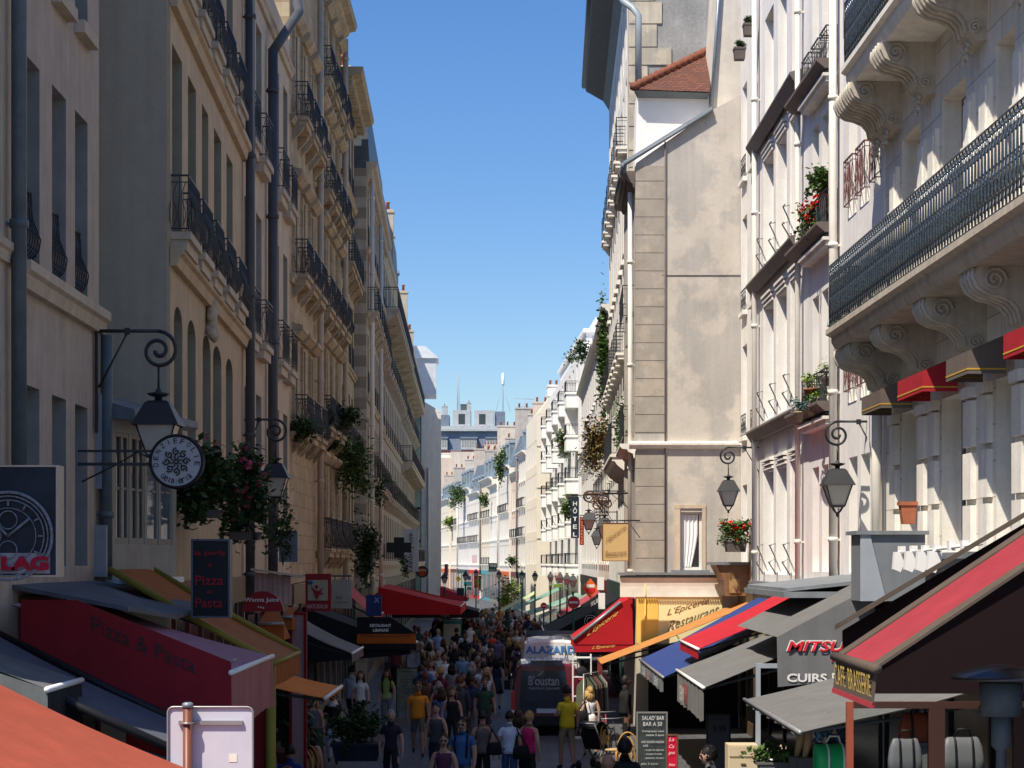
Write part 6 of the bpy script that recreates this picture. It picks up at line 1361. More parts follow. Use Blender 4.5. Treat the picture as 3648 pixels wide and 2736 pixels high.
while n < 116 and tries < 6000:
    tries += 1; Y = rnd.choice([rnd.uniform(44, 62), rnd.uniform(50, 78), rnd.uniform(60, 108), rnd.uniform(80, 125)]); lo = -5.2 if Y < 80 else -4.6; hi = (-.6 if Y < 66 else 1.3) if Y < 84 else 1.6
    x = rnd.uniform(lo, hi); px = CX + F*x/Y
    if px < 385 or px > 548 or (px < 418 and Y < 70): continue
    if any(math.hypot(x-a, (Y-b_)*.8) < .62 for a, b_, _ in PEOPLE): continue
    if abs(x - P(452, 0, 92).x) < .5 and 88 < Y < 96: continue
    sex = rnd.choice('mf'); tn, tc = rnd.choices(TOPS, [6, 5, 5, 3, 4, 3, 3, 3, 2, 2, 1.5, 2, 1, 1])[0]; bn, bc, bt = rnd.choice(BOTS if sex == 'f' else BOTS[:5]); away = rnd.random() < .6
    sl = rnd.choice(['short', 'none'] if sex == 'f' else ['short', 'short', 'long']); hn = rnd.choice(['black', 'brown', 'brown', 'blond', 'grey', 'auburn'])
    where = 'left of the map board' if px < 440 else 'near the map board' if px < 466 else 'in mid street' if px < 500 else 'near the sunlit patch'
    lab = '%s with %s hair, %s top, %s, walking %s, %s' % ('man' if sex == 'm' else 'woman', hn, tn, bn, 'away' if away else 'this way', where)
    if lab in used or len(lab.split()) > 16: continue
    used.add(lab)
    person(px, 0, (180 if away else 0) + rnd.uniform(-18, 18), lab, tc, bc, sex, sl, bt, rnd.choice([.14, .26]), rnd.choice(['down', 'down', 'bent']), hc=hn, skin=rnd.choice([0, 0, 1, 1, 2]), h=rnd.uniform(1.68, 1.86) if sex == 'm' else rnd.uniform(1.58, 1.74), Y=Y, group='people strolling in the crowded street'); n += 1
# ------------------------------------------------------------ vans
TYRE = mat('tyre rubber', (.015, .015, .015), .8); RIM = mat('wheel rim', (.35, .35, .36), .35, metal=.6); CARG = mat('car glass', (.02, .03, .04), .05, .1, spec=.9); TAIL = mat('tail lamp red', (.45, .01, .01), .2, spec=.7, coat=.5)
def van(name, label, xc, Yr, W_, h, L_, mt, lower=None, tall=False):
    r = empty(name, (xc, Yr, 0), 0, label, 'van')
    hw = W_/2
    def sec(k, top, z0=.32):
        pts = []; r_ = .16
        for x, z in ((-hw*.96, z0), (-hw, z0+.25), (-hw, top*.52), (-hw*.93, top*.78), (-hw*.84, top-.12), (-hw*.72, top-.03), (-hw*.4, top+.01)): pts.append((x*k, z))
        return pts + [(-x, z) for x, z in pts[::-1]]
    prof = [(0, .97, h*.97), (.06, 1.0, h), (L_*.35, 1.0, h), (L_*.62, 1.0, h*.995), (L_*.70, .985, h*.95), (L_*.83, .96, h*.58 if not tall else h*.5), (L_*.97, .92, h*.50 if not tall else h*.44), (L_, .84, h*.40)]
    vs = []; n = 14
    for y, k, t in prof: vs += [(x, y, z) for x, z in sec(k, t)]
    fs = [(i*n+j, i*n+(j+1) % n, (i+1)*n+(j+1) % n, (i+1)*n+j) for i in range(len(prof)-1) for j in range(n)] + [tuple(range(n))[::-1], tuple(range((len(prof)-1)*n, len(prof)*n))]
    MB().add(vs, fs).build('body', mt, r)
    for sx in (-1, 1):
        for yw in (.85, L_-.9):
            q = MB(); q.tube([(sx*(hw-.24), yw, .31), (sx*(hw-.01), yw, .31)], .31, 20, smooth=False); w_ = q.build('wheel', TYRE, r); MB().tube([(sx*(hw-.012), yw, .31), (sx*(hw+.012), yw, .31)], .2, 14, smooth=False).build('rim', RIM, w_)
        MB().box(sx*hw*.965-.05, sx*hw*.965+.05, -.03, .04, h*.36, h*.62).build('tail_light', TAIL, r); MB().box(sx*hw*.965-.05, sx*hw*.965+.05, -.031, .04, h*.29, h*.355).build('reverse_light', WHITE, r)
        MB().box(sx*(hw*.6)-.2, sx*(hw*.6)+.2, L_-.0, L_+.03, h*.3, h*.38).build('headlight', LGL, r)
        MB().box(sx*(hw+.12)-.09, sx*(hw+.12)+.09, L_*.72, L_*.72+.08, h*.52, h*.66).build('mirror', BLACK, r)
        MB().box(sx*(hw+.004)-.006, sx*(hw+.004)+.006, L_*.5, L_*.68, h*.53, h*.76).build('side_window', CARG, r)
    MB().box(-hw*.95, hw*.95, -.12, .05, .28, .52).build('rear_bumper', BLACK, r); MB().box(-.012, .012, -.008, .0, .55, h*.9).build('door_seam', BLACK, r)
    MB().box(-.26, .26, -.022, -.002, h*.315, h*.375).build('number_plate', mat('plate pale blue', (.5, .56, .68), .4), r)
    MB().quad((-hw*.72, L_*.705, h*.93), (hw*.72, L_*.705, h*.93), (hw*.8, L_*.82, h*.63), (-hw*.8, L_*.82, h*.63)).build('windscreen', CARG, r)
    return r
VB = mat('dark wine van paint', (.12, .008, .018), .25, .05, 1, spec=.6, coat=.6); VN = mat('navy van film', (.008, .014, .035), .2, .05, spec=.6, coat=.4); VW = mat('white van paint', (.72, .72, .72), .35, .03, 1, spec=.5, coat=.3)
Y = 52.0; r_ = van('delivery_van', "dark red and navy van with B'oustan lettering, rear facing the camera", P(546.5, 0, Y).x, Y, 1.85, 1.92, 4.8, VB)
MB().add([(-.72, -.012, .62), (.62, -.012, .62), (.50, -.012, 1.72), (-.66, -.012, 1.72)], [(0, 1, 2, 3)]).build('rear_door_film', VN, r_)
MB().box(-.42, .42, -.08, .25, 1.86, 2.0).build('spoiler', VN, r_)
slanted("B'oustan", r_, 528.5, 685.5, 559, 685.5, 10, Y-.03, mat('pale grey lettering', (.32, .33, .37)), bold=.012); slanted('TRAITEUR LIBANAIS', r_, 528.5, 689.5, 559.5, 689.5, 2.2, Y-.03, MATS['pale grey lettering']); slanted('ll', r_, 537, 676, 544, 676, 5, Y-.03, MATS['pale grey lettering'], shear=.8)
slanted('AF 305 DV', r_, 522.5, 706, 538, 706, 3.6, Y-.03, DK)
Y = 58.3; r_ = van('white_van', 'white van with blue ALAZARD lettering and rear ladder ahead of the dark van', P(551, 0, Y).x, Y, 1.84, 2.28, 5.4, VW, tall=True)
BLT = mat('blue lettering', (.06, .22, .55)); slanted('ALAZARD', r_, 525.5, 653.5, 575, 653.5, 7.5, Y-.02, BLT, bold=.03); slanted('PEINTURE', r_, 528, 659.5, 542, 659.5, 2.6, Y-.02, mat('slate lettering', (.15, .2, .28))); slanted('RAVALEMENT', r_, 528, 663, 542, 663, 2.4, Y-.02, MATS['slate lettering']); slanted('DUPONT', r_, 553, 661.5, 567, 661.5, 4, Y-.02, BLT, bold=.03)
q = MB(); 
for x in (.42, .78): q.tube([(x, -.08, .9), (x, -.1, 1.9), (x*.98, .1, 2.35)], .015, 5)
for z in (1.1, 1.35, 1.6, 1.85): q.tube([(.42, -.09, z), (.78, -.09, z)], .013, 5)
q.build('ladder', ZINCD, r_); q = MB()
for x in (-.75, .75): q.tube([(x, .1, 2.42), (x, 3.6, 2.42)], .025, 5)
for k in range(6): q.tube([(-.75, .1+k*.7, 2.42), (.75, .1+k*.7, 2.42)], .02, 5).tube([(-.75, .1+k*.7, 2.25), (-.75, .1+k*.7, 2.42)], .02, 4).tube([(.75, .1+k*.7, 2.25), (.75, .1+k*.7, 2.42)], .02, 4)
q.build('roof_rack', ZINCD, r_)
# ------------------------------------------------------------ cafe things on the pavement
RAT = mat('honey rattan', (.48, .26, .07), .45, .15, 20); RATW = mat('woven seat', (.42, .30, .14), .6, .3, 60)
def rattan_chair(label, x, y, rz):
    r = empty('wicker_chair', (x, y, 0), R(rz), label, 'chair', 'wicker bistro chairs')
    q = MB(); arch = [(.21*math.cos(t), .2 + .03*math.sin(t), .62 + .36*math.sin(t)) for t in [i*math.pi/12 for i in range(13)]]
    q.tube([(.21, .2, .45)] + arch + [(-.21, .2, .45)], .017, 6); q.tube([(.14*math.cos(t), .205, .6 + .28*math.sin(t)) for t in [i*math.pi/12 for i in range(13)]], .012, 6); q.build('back_frame', RAT, r)
    q = MB(); 
    for i in range(-5, 6): x_ = i*.024; q.tube([(x_, .21, .47), (x_, .212, .6 + .27*math.sqrt(max(0, 1-(x_/.14)**2)))], .007, 4)
    for k in range(9): z = .5 + k*.04; w_ = .14*math.sqrt(max(0.01, 1 - (max(0, z-.6)/.28)**2)); q.tube([(-w_, .208, z), (w_, .208, z)], .006, 4)
    q.build('backrest', RATW, r)
    MB().lathe([(.22, .43), (.23, .45), (.22, .47), (.05, .475)], n=20).build('seat', RATW, r)
    for sx in (-1, 1):
        for sy in (-1, 1): MB().tube([(sx*.15, sy*.15, .44), (sx*.2, sy*.2, 0)], .015, 6).build('leg', RAT, r)
    return r
for lb, px, Y, rz in (('wicker chair at the left of the pavement group, turned sideways', 613, 43.5, 60), ('wicker chair with tall round back, in the sun before the chalkboard', 628, 42, 175), ('wicker chair partly hidden behind the man in black jacket', 622, 40, 200)):
    rattan_chair(lb, P(px, 0, Y).x, Y, rz)
for i, (_, _, o) in enumerate([t for t in PEOPLE if t[2]['label'].startswith('seated')]):
    rattan_chair(['chair under the seated woman in rust red', 'chair under the seated dark haired person', 'chair under the seated person in royal blue'][i], o.location.x, o.location.y, math.degrees(o.rotation_euler.z)+0)
def easel(name, label, a, c_, d_, e_, Y, panel, frame, cat='menu board', header=None, lines=()):
    p, k = P(a, e_, Y), P(c_, d_, Y); zb_ = max(.12, p.z) if p.z > .15 else .12; r = empty(name, ((p.x+k.x)/2, Y, 0), 0, label, cat); w_ = (k.x-p.x)/2
    MB().box(-w_, w_, 0, .03, .15, k.z).build('panel', panel, r)
    q = MB(); q.box(-w_-.03, -w_-.001, -.01, .04, 0, k.z+.03).box(w_+.001, w_+.03, -.01, .04, 0, k.z+.03).box(-w_, w_, -.01, .04, k.z+.001, k.z+.03); q.build('frame', frame, r)
    q = MB()
    for sx in (-1, 1): q.tube([(sx*w_, .04, k.z-.1), (sx*w_, .5, 0)], .015, 5)
    q.build('rear_legs', frame, r); return r
CHB = mat('chalkboard slate', (.045, .055, .055), .7, .3, 6)
r_ = easel('chalkboard', 'tall slate chalkboard reading SALAD BAR beside the wicker chairs', 638, 666, 713.5, 800, 37.0, CHB, mat('worn grey frame', (.2, .2, .19))); CH = mat('chalk white', (.7, .72, .7), .9); Y = 36.98
for t_, a, y, c_, h_ in (("SALAD' BAR", 642, 720, 664, 4.2), ('BAR A 50', 643, 726, 662, 4.2), ('Composez vous', 642, 732.5, 664, 2.4), ('meme 5 euro', 646, 736, 664, 2.2), ('NOS SOUPES MAISON', 641.5, 743, 664, 2.2), ('4,50', 643, 747, 648, 2.4), ('- soupe de legumes', 644, 751, 664, 2), ('- soupe froide', 644, 755, 662, 2), ('- gaspacho du jour', 644, 759, 664, 2), ('plat 2 euro', 641, 765, 658, 2.2)): slanted(t_, r_, a, y, c_, y, h_, Y, CH, shear=.1)
r_ = easel('red_menu_board', 'brown framed menu board with bright red panels right of the chalkboard', 667.5, 676.5, 736, 800, 35.0, mat('glossy red panel', (.65, .01, .05), .4), WOOD)
for t_, a, y, c_, h_ in (('La', 669, 741, 674, 3.5), ('Ca', 669, 748, 674, 3.5), ('gout', 668.5, 755, 675, 3.5), ('Asso', 668.5, 766, 675, 3)): slanted(t_, r_, a, y, c_, y, h_, 34.98, LWH, shear=.3)
r_ = easel('green_menu_board', 'tall pale green menu board with handwriting left of the orange t-shirt man', 397, 417.5, 668.5, 699, 58, mat('pale green panel', (.22, .27, .22), .5, .4, 9), mat('dark green frame', (.02, .06, .04)))
slanted('Sandwiches', r_, 401, 672.5, 414, 672.5, 2.6, 57.98, DK, shear=.3)
for k in range(6): slanted('falafel 4,50', r_, 403, 677+k*3.2, 415, 677+k*3.2, 1.6, 57.98, DK, shear=.2)
r_ = easel('portrait_poster', 'small framed black and white portrait poster above the green menu board', 407, 420, 651.5, 667, 60, mat('grey photo print', (.2, .23, .25), .5, .6, 4), BLACK)
r_ = easel('green_poster_board', 'green poster board behind the seated people at lower left', 299, 322, 729, 760, 41.5, mat('leaf green poster', (.05, .14, .05), .5, .4, 5), WOOD)
r_ = easel('price_board', 'dark price board showing 9.99 in the shade under the grey canopy', 708, 729, 715.5, 737, 34.5, mat('dim grey panel', (.07, .07, .075), .6), BLACK)
slanted('9.99', r_, 713, 732, 726, 732, 6.5, 34.48, BLACK, bold=.04); slanted('Toute la robe', r_, 712, 719.5, 725, 719.5, 2, 34.48, BLACK)
# cabinet with drawers
Y = 31.5; r_ = empty('drawer_cabinet', (P(743, 0, Y).x, Y, 0), 0, 'cream wooden cabinet with shallow drawers standing in the sun', 'cabinet'); CAB = mat('cream cabinet wood', (.62, .52, .34), .5, .06, 4); zt = H - (745-CY)*Y/F
MB().box(-.24, .24, 0, .45, .2, zt).build('carcass', CAB, r_); 
for k in range(4): d_ = MB().box(-.22, .22, -.02, -.002, zt-.18-k*.2, zt-.02-k*.2).build('drawer', CAB, r_); MB().box(-.04, .04, -.04, -.021, zt-.11-k*.2, zt-.09-k*.2).build('handle', TXB, d_)
MB().box(-.24, -.2, 0, .05, 0, .2).build('leg', CAB, r_); MB().box(.2, .24, 0, .05, 0, .2).build('leg', CAB, r_)
# clothes shop window, mannequins, bags
Y = 31.7; r_ = empty('shop_window_frame', (P(758, 0, Y).x, Y, 0), 0, 'pale blue grey shop window frame under the MITSU canvas', 'shop window'); FRB = mat('pale blue grey frame', (.34, .38, .42), .4)
k = P(758, 668, Y).z; k2 = P(842, 0, Y).x - P(758, 0, Y).x
MB().box(-.035, .035, -.05, .05, 0, k-.001).box(-.035, k2, -.05, .05, k, k+.07).box(.036, k2, -.03, .03, .8, .9).box(k2-.07, k2, -.05, .05, 0, k-.001).build('frame', FRB, r_)
def mannequin(label, px, Y, kind):
    r = empty('mannequin', (P(px, 0, Y).x, Y, 0), 0, label, 'mannequin'); q = MB()
    q.lathe([(.14, .95), (.17, 1.02), (.13, 1.2), (.18, 1.42), (.16, 1.52), (.06, 1.57), (.05, 1.62)], n=18, sy=.65); q.build('torso', mat('cream mannequin', (.6, .48, .34), .4), r)
    q = MB(); 
    for i in range(9): q.lathe([(.185 - .004*abs(4-i), .98+i*.06), (.19 - .004*abs(4-i), 1.04+i*.06)], n=18, sy=.68, m=i % 2)
    q.build('striped_top', [mat('dark teal knit', (.03, .05, .055)), WHITE], r); MB().lathe([(.02, .0), (.02, .95)], n=8).lathe([(.18, 0), (.02, .04)], n=16).build('stand', BAR, r); return r
mannequin('mannequin in dark top with thin white stripes behind the shop window frame', 770, 31.5, 0); mannequin('second striped mannequin partly hidden by the low grey canopy', 783, 32.0, 0)
def leg_form(label, px, Y, py, sock):
    c_ = P(px, py, Y); q = MB(); r = empty('display_form', (c_.x, Y, c_.z - .42), 0, label, 'display leg', 'display legs with socks'); q.tube([(0, 0, .42), (-.03, 0, .2), (-.08, 0, 0)], [.075, .062, .04], 10); q.build('calf', mat('beige stocking', (.55, .38, .2), .5), r); MB().tube([(0.003, 0, .44), (-.005, 0, .36)], [.082, .08], 10).build('sock', mat('pink sock', (.62, .1, .25)), r); MB().box(-.2, .1, -.1, .1, -(c_.z-.42), -.001).build('plinth', GYT, r)
leg_form('left beige display leg with pink cuff beside the patterned holdall', 802, 29.3, 728, 0); leg_form('right beige display leg with pink cuff beside the patterned holdall', 810, 29.2, 729, 0)
PAT = bpy.data.materials.new('patterned fabric'); PAT.use_nodes = True; n_ = PAT.node_tree; vo = n_.nodes.new('ShaderNodeTexVoronoi'); vo.inputs['Scale'].default_value = 22; cr = n_.nodes.new('ShaderNodeValToRGB'); tcn = n_.nodes.new('ShaderNodeTexCoord'); n_.links.new(tcn.outputs['Object'], vo.inputs[0]); n_.links.new(vo.outputs['Color'], cr.inputs[0]); n_.links.new(cr.outputs[0], n_.nodes['Principled BSDF'].inputs[0])
cr.color_ramp.interpolation = 'CONSTANT'; e = cr.color_ramp.elements; e[0].color = (.03, .05, .09, 1); e[1].position = .45; e[1].color = (.05, .2, .38, 1); x = e.new(.62); x.color = (.03, .04, .07, 1); x = e.new(.78); x.color = (.5, .45, .36, 1)
def holdall(label, px, py, Y, w_, h_, mt, trim, stand):
    c_ = P(px, py, Y); r = empty('holdall', c_, R(8), label, 'bag'); q = MB(); tote = 'grey' in label or 'rust' in label; n = 28; vs = []
    if tote: secs = [(.44, .13, 0), (.5, .16, .05), (.5, .16, .35), (.46, .13, .7), (.38, .08, .95), (.34, .03, 1.0)]
    else: secs = [(.46, .34, 0), (.5, .42, .12), (.5, .44, .5), (.5, .36, .82), (.48, .2, .97), (.46, .08, 1.0)]
    for a_, b_, z_ in secs:
        for j in range(n):
            t = 2*math.pi*j/n; c2, s2 = math.cos(t), math.sin(t); ex = .35
            vs.append((w_*a_*math.copysign(abs(c2)**ex, c2), (w_ if tote else h_)*b_*math.copysign(abs(s2)**(.5 if tote else .7), s2), z_*h_))
    q.add(vs, [(i*n+j, i*n+(j+1) % n, (i+1)*n+(j+1) % n, (i+1)*n+j) for i in range(len(secs)-1) for j in range(n)] + [tuple(range(n))[::-1], tuple(range((len(secs)-1)*n, len(secs)*n))], 0, True); q.build('body', mt, r)
    q = MB()
    for s in (-.2, .2):
        dd = [((w_ if tote else h_)*b_ + .008, z_*h_) for a_, b_, z_ in secs]; q.tube([(s*w_, -y_, z_) for y_, z_ in dd] + [(s*w_, y_, z_) for y_, z_ in dd[::-1]], .014, 4)
    q.tube([(-.2*w_, 0, h_), (-.12*w_, -.05, h_+.1), (.12*w_, -.05, h_+.1), (.2*w_, 0, h_)], .014, 5); q.build('strap', trim, r)
    st = empty('display_stand', (c_.x, c_.y, 0), 0, 'grey plinth carrying the ' + stand, 'plinth'); MB().box(-w_*.4, w_*.4, -.12, .12, 0, c_.z-.001).box(-w_*.45, w_*.45, -.15, .15, c_.z-.03, c_.z-.0005).build('plinth', GYT, st)
holdall('blue patterned cylindrical holdall above the green one', 832, 743, 25.6, .52, .3, PAT, mat('dark petrol strap', (.03, .08, .1)), 'patterned holdall')
holdall('bright green holdall with white trim at lower right', 833, 772, 25.0, .5, .36, mat('emerald vinyl', (.02, .42, .13), .35), WHITE, 'green holdall')
holdall('light grey travel bag with dark straps behind the terrace glass, left', 905, 771, 24.0, .42, .4, mat('light grey vinyl', (.17, .17, .18), .4), BLACK, 'left grey travel bag'); holdall('light grey travel bag with dark straps behind the terrace glass, right', 962, 771, 24.2, .55, .42, MATS['light grey vinyl'], BLACK, 'right grey travel bag')
holdall('rust orange travel bag behind the terrace glass, above the left grey bag', 918, 742, 24.6, .5, .36, mat('rust orange vinyl', (.34, .07, .03), .5), BLACK, 'rust orange bag')
# stroller and bicycle
r_ = empty('stroller', (P(595, 0, 43.6).x, 43.6, 0), R(150), 'black pushchair beside the blond woman', 'pushchair')
MB().tube([(-.22, .45, 1.05), (-.22, .2, .7), (-.22, -.35, .18)], .014, 6).tube([(.22, .45, 1.05), (.22, .2, .7), (.22, -.35, .18)], .014, 6).tube([(-.22, .45, 1.05), (.22, .45, 1.05)], .018, 6).tube([(-.22, .3, .15), (-.22, .0, .55)], .014, 6).tube([(.22, .3, .15), (.22, 0, .55)], .014, 6).build('frame', BAR, r_)
q = MB().prism([(-.2, .3, .8), (-.2, .1, .45), (-.2, -.25, .42), (-.2, -.22, .52), (-.2, .08, .6), (-.2, .22, .95)], (.4, 0, 0)); q.build('seat', cmat(K), r_)
q = MB(); n = 10
for i in range(n): a0, a1 = math.pi*i/n*.8, math.pi*(i+1)/n*.8; q.quad((-.23, .15-.33*math.cos(a0), .75+.33*math.sin(a0)), (.23, .15-.33*math.cos(a0), .75+.33*math.sin(a0)), (.23, .15-.33*math.cos(a1), .75+.33*math.sin(a1)), (-.23, .15-.33*math.cos(a1), .75+.33*math.sin(a1)))
q.build('hood', cmat(K), r_)
for sx in (-1, 1):
    for y in (-.36, .32): MB().tube([(sx*.24-.02, y, .11), (sx*.24+.02, y, .11)], .11, 14).build('wheel', TYRE, r_)
def bicycle(label, px, Y, rz, col):
    r = empty('bicycle', (P(px, 0, Y).x, Y, 0), R(rz), label, 'bicycle', 'bicycles leaning by the canopies'); 
    for y in (-.52, .52):
        q = MB().tube([(0, y + .33*math.cos(t), .34 + .33*math.sin(t)) for t in [i*math.pi/12 for i in range(24)]], .018, 6, close=True)
        for i in range(8): t = i*math.pi/4; q.tube([(0, y, .34), (0, y+.32*math.cos(t), .34+.32*math.sin(t))], .003, 3)
        q.build('wheel', TYRE, r)
    q = MB().tube([(0, .52, .34), (0, .12, .30), (0, -.02, .78), (0, .52, .34)], .015, 6).tube([(0, .12, .3), (0, -.4, .82)], .017, 6).tube([(0, -.0, .74), (0, -.38, .78)], .015, 6).tube([(0, -.36, .95), (0, -.42, .7), (0, -.52, .34)], .014, 6); q.build('frame', mat('cycle paint ' + label[:9], col, .3), r)
    MB().tube([(-.28, -.28, 1.0), (-.05, -.36, 1.0), (.05, -.36, 1.0), (.28, -.28, 1.0)], .013, 6).build('handlebar', BAR, r); MB().lathe([(.03, .8), (.07, .84), (.05, .88)], (0, .02, 0), 10, sy=1.6).tube([(0, 0, .7), (0, .02, .82)], .012, 5).build('saddle', BLACK, r)
bicycle('dark bicycle parked right of the blond woman', 606, 45.5, 25, (.02, .02, .02)); bicycle('silver and red bicycle behind the pushchair', 601, 47.5, 15, (.3, .05, .05))
# clothes rail in the sun right of the vans
r_ = empty('clothes_rail', (P(592, 0, 50.5).x, 50.5, 0), R(70), 'clothes rail with olive and black garments right of the vans', 'clothes rail')
MB().tube([(-.7, 0, 0), (-.7, 0, 1.75), (.7, 0, 1.75), (.7, 0, 0)], .02, 6).build('rail', BAR, r_)
for i in range(9):
    x = -.6 + i*.15; mcol = [(.10, .11, .07), K, (.12, .13, .09), (.03, .03, .03), (.2, .05, .05), (.09, .10, .07), K, (.14, .14, .1), (.3, .28, .25)][i]
    MB().prism([(x, -.22, 1.45), (x, 0, 1.72), (x, .22, 1.45), (x, .25, .7), (x, -.25, .7)], (.06, 0, 0)).build('garment', cmat(mcol), r_)
b_ = empty('helmet_shelf', (P(582, 0, 51).x, 51, 0), 0, 'narrow shelf of dark helmets and caps beside the vans', 'shelf'); q = MB().box(-.25, .25, 0, .3, 0, .05).box(-.25, -.22, 0, .3, .051, 2.2).box(.22, .25, 0, .3, .051, 2.2)
for z in (.6, 1.1, 1.6, 2.1): q.box(-.219, .219, 0, .3, z, z+.03)
q.build('frame', WHITE, b_)
for i, z in enumerate((.63, 1.13, 1.63)): MB().lathe([(.12, 0), (.15, .08), (.12, .2), (.04, .26)], (0, .12, z), 12, sy=.9).build('helmet', [cmat(K), cmat((.35, .03, .05)), cmat(K)][i], b_)
# ------------------------------------------------------------ plants
def pl(px, py, Y, *a, **k):
    c = P(px, py, Y); return plant(a[0], a[1], a[2], c, *a[3:], **k)
WK = mat('wicker pot', (.34, .28, .18), .9, .3, 30); GPOT = mat('green pot', (.02, .06, .035), .6); GRPOT = mat('grey brown pot', (.12, .10, .09), .8)
pl(203, 518, 30.2, 'hanging_shrub', 'dark green bushy plant with few flowers hanging left of the pink geraniums', 'plant', (.46, .42, .62), 3200, .05, LEAFD, PINKF, 60, potsize=(.3, .15, .12), potm=GRPOT, seed=3, fsize=.045)
pl(246, 540, 31.5, 'geranium_mass', 'trailing pink flowered geranium mass on the apricot house', 'plant', (.34, .38, .74), 2500, .045, LEAFD, PINKF, 420, potsize=(.25, .15, .12), potm=GRPOT, seed=5, fsize=.055)
pl(283, 566, 36, 'trailing_vine', 'thin trailing vine hanging below the pink geraniums', 'plant', (.25, .2, .7), 700, .03, LEAFD, None, pot=None, seed=8)
for (px, py, Y, rad, n, lf, fl, lb, sd) in (
    (303, 440, 50.8, (.5, .3, .35), 500, LEAFD, None, 'green plants filling the left rounded balcony of the ornate house', 11), (326, 452, 60, (.4, .3, .3), 400, LEAFD, None, 'small dark plants on a low balcony left of the hanging fern', 12),
    (341, 432, 60, (.6, .4, .55), 900, LEAFD, None, 'dark bushy fern hanging high on a balcony corner, left side', 13), (352, 490, 64, (.8, .6, .95), 1900, LEAF, None, 'tall bright bamboo clump on a balcony of the left row', 14),
    (375, 505, 76, (1.0, .8, .6), 800, LEAFD, PINKF, 'dark shrub with reddish spiky branches beside the bamboo', 15), (366, 590, 68, (.5, .4, 1.4), 1700, LEAFD, None, 'long curtain of dark ivy hanging in front of the shaded wall, left', 16),
    (405, 574, 84, (.3, .3, .5), 200, LEAFD, None, 'spiky yucca plant on a left balcony beside the pharmacy cross', 17)):
    pl(px, py, Y, 'balcony_plant', lb, 'plant', rad, n, .055, lf, fl, 30, pot=None, seed=sd, group='plants on the shaded left balconies')
# balcony carrying the ivy
pl(286, 768, 37.5, 'potted_palm', 'dark potted palm at lower left behind the seated people', 'plant', (.5, .4, .9), 900, .08, LEAFD, None, pot='round', potsize=(.2, .2, .3), seed=21)
pl(357, 760, 40.5, 'shrub_planter', 'low dark green shrub in a planter between the white trousers and the navy dress', 'plant', (.55, .35, .42), 1500, .04, LEAFD, None, potsize=(.5, .3, .35), potm=cmat((.02, .025, .04)), seed=22)
# right side
c = P(823, 228, 40.5)
def rp(px, py, dy, lb, rad, n, fl, nf, pm, ps, sd, leaf=LEAF, pot='round', sz=.03):
    Y = 40.5 + dy; return pl(px, py, Y, 'flower_pot', lb, 'plant', tuple(x*1.45 for x in rad), n, sz*1.1, leaf, fl, nf, pot=pot, potm=pm, potsize=ps, seed=sd, group='pots on the flowered house guards', fsize=.04)
rp(812, 239, 0, 'red geranium in a brown pot, lowest of the upper flower group', (.22, .2, .24), 500, REDF, 240, TERRA, (.11, .11, .15), 31)
rp(826, 222, -.3, 'wide red geranium trough in a green box on the upper guard', (.32, .2, .14), 500, REDF, 420, GPOT, (.26, .1, .18), 32, pot='box')
rp(825, 199, .1, 'small round green tree above the red geraniums', (.26, .22, .24), 700, None, 0, GPOT, (.08, .08, .1), 33, sz=.035)
for px, py, lb, lf, pm, sd in ((799, 422, 'bluish leafed plant in the leftmost wicker pot of the lower row', mat('blue green leaves', (.06, .14, .13), .6, .4), WK, 41), (811.5, 416, 'green plant in wicker pot, second from left in the lower row', LEAF, WK, 42), (822.5, 410, 'dry plant in the large wicker pot, right of the lower row', LEAFY, WK, 43)):
    rp(px, py, -.5, lb, (.14, .12, .13), 160, None, 0, pm, (.095, .095, .18), sd, leaf=lf, sz=.025)
for px, py, lb, sd in ((808.5, 397, 'terracotta pot with thin pale plant, left of the upper row', 44), (816, 396, 'terracotta pot in the middle of the upper row', 45), (826, 386, 'terracotta box pot at the right of the upper row', 46)):
    rp(px, py, -.3, lb, (.13, .1, .17), 90, None, 0, TERRA, (.1, .09, .14), sd, leaf=LEAFY, sz=.022)
c_ = P(909, 524, 31.5); q = MB().prism([(-.13, 0, .3), (.13, 0, .3), (.09, 0, 0), (-.09, 0, 0)], (0, .2, 0)).box(-.15, .15, -.02, .22, .3, .36); o = q.build('empty_pot', TERRA, None, c_); tag(o, 'empty terracotta trough on the ledge of the balcony building', 'pot')
pl(735.5, 552, 52.0, 'geranium_planter', 'bright red geraniums in grey pots above the wooden corner box', 'plant', (.52, .3, .3), 1300, .035, LEAF, REDF, 150, pot='box', potsize=(.3, .14, .3), potm=GRPOT, seed=51, fsize=.06)
for px, py, lb, sd in ((749, 37, 'upper clipped box ball in a square grey pot on the narrow house', 61), (739.5, 61, 'lower clipped box ball in a square grey pot on the narrow house', 62)):
    pl(px, py-1, 50.5, 'box_ball', lb, 'plant', (.15, .15, .12), 900, .018, LEAFD, None, pot='box', potsize=(.15, .15, .3), potm=GRPOT, seed=sd, group='clipped box balls', )
# wooden corner box and its stand
Y = 52.4; a, k = P(716, 596, Y), P(757, 565, Y); r_ = empty('wooden_bay_box', ((a.x+k.x)/2, Y, a.z), 0, 'varnished wooden corner box with lead top beside the yellow panel', 'bay'); w_ = (k.x-a.x)/2; h_ = k.z-a.z
BW = mat('varnished brown wood', (.22, .12, .06), .5, .3, 5, streak=.3)
MB().prism([(-w_, 0, h_), (w_, 0, h_), (w_*.98, 0, 0), (-w_*.5, 0, 0), (-w_*.6, 0, h_*.5)], (0, 1.6, 0)).build('body', BW, r_); MB().box(-w_-.1, w_+.02, -.1, 1.6, h_+.001, h_+.08).build('lead_top', LEAD, r_)
MB().box(-w_*.35, w_*.15, -.03, -.002, .08, h_*.55).build('panel', mat('pale varnished panel', (.34, .22, .10), .4, .3, 5), r_)
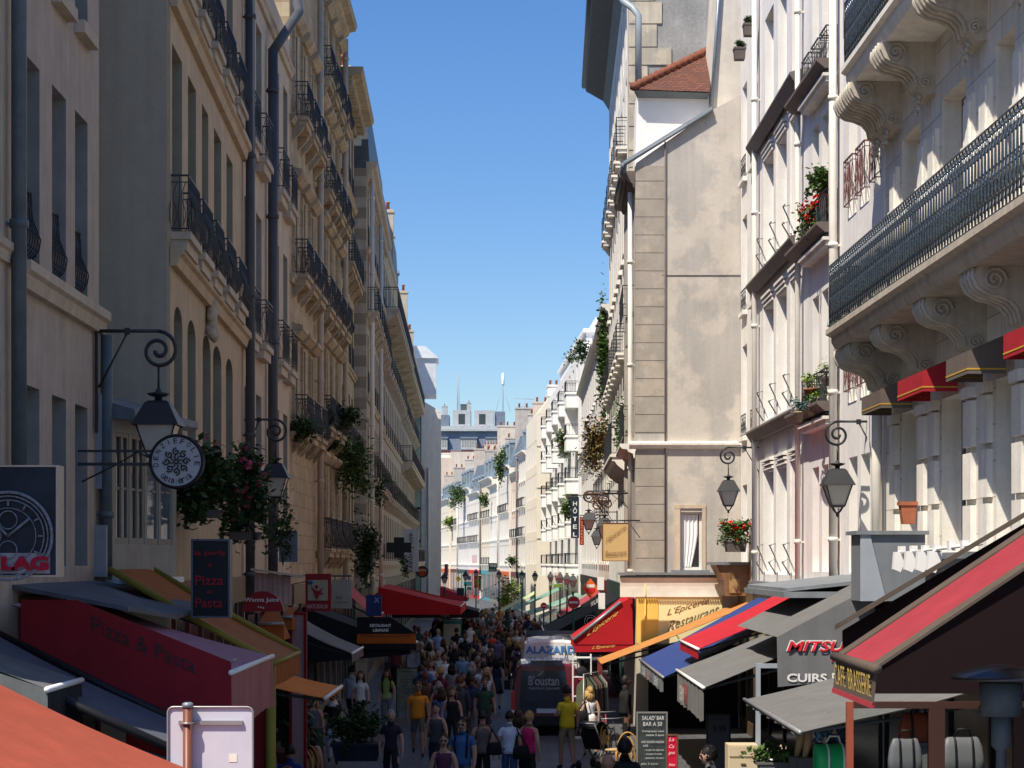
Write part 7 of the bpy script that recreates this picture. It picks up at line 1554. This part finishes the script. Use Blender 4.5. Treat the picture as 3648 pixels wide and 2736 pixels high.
# creepers and roof gardens
def creeper(label, px, py, Y, rad, n, leaf=LEAF, sz=.09, fl=None, sd=1): return pl(px, py, Y, 'creeper', label, 'plant', rad, n, sz, leaf, fl, 60, pot=None, seed=sd, group='greenery on the sunlit right houses')
creeper('green creeper hanging down the chimney wall of the ivy house', 604, 425, 83.5, (.34, .4, 3.0), 2400, LEAF, .07, sd=71)
creeper('red and green climbing bush on the balcony below the hanging creeper', 598, 470, 80.5, (.75, .5, 1.2), 2000, mat('reddish green leaves', (.14, .10, .03), .6, .5, 6), .06, REDF, sd=72)
creeper('bright green bush on a balcony beside the quoined corner', 627, 452, 60.5, (.5, .4, .9), 1500, LEAF, .05, sd=73)
creeper('small rooftop shrubs at the top of the ivy house', 581, 366, 125, (.9, .8, .9), 700, LEAFD, .08, sd=74)
for px, py, Y, rad, n, lf, lb, sd in ((458, 506, 262, (1.5, 1.4, 1.7), 1400, LEAF, 'dark green roof terrace shrub far down the street', 81), (452, 528, 285, (1.7, 1.5, 1.0), 1200, LEAFY, 'lime green rounded roof bush, farthest of the roof plants', 82),
    (484, 508, 226, (.7, .7, 1.0), 500, LEAF, 'small green roof bush between zinc dormers', 83), (500, 478, 206, (.9, .8, 1.9), 900, LEAF, 'tall climbing plant on the roof next to the cream gable', 84), (508, 610, 168, (1.2, 1, 1.5), 900, LEAFY, 'yellow green shrubs above the pale lime canopy', 85), (513, 568, 190, (.6, .5, .7), 300, LEAF, 'small green plant in an upper window right of the VINS sign', 86),
    (565, 452, 140, (.8, .5, 1.0), 500, LEAF, 'green plant with pink flowers on a white block balcony', 87), (566, 520, 133, (.5, .5, .8), 400, LEAF, 'dark green plant on a balcony left of the HOTEL sign', 88)):
    pl(px, py, Y, 'roof_plant', lb, 'plant', rad, n, .11, lf, PINKF if sd == 87 else None, 60, pot=None, seed=sd, group='far roof and balcony plants')
pl(790, 775, 29.5, 'low_shrubs', 'low bright green shrubs in a trough below the shop window frame', 'plant', (.55, .2, .18), 1500, .03, LEAF, None, potsize=(.5, .14, .2), potm=GYT, seed=91)
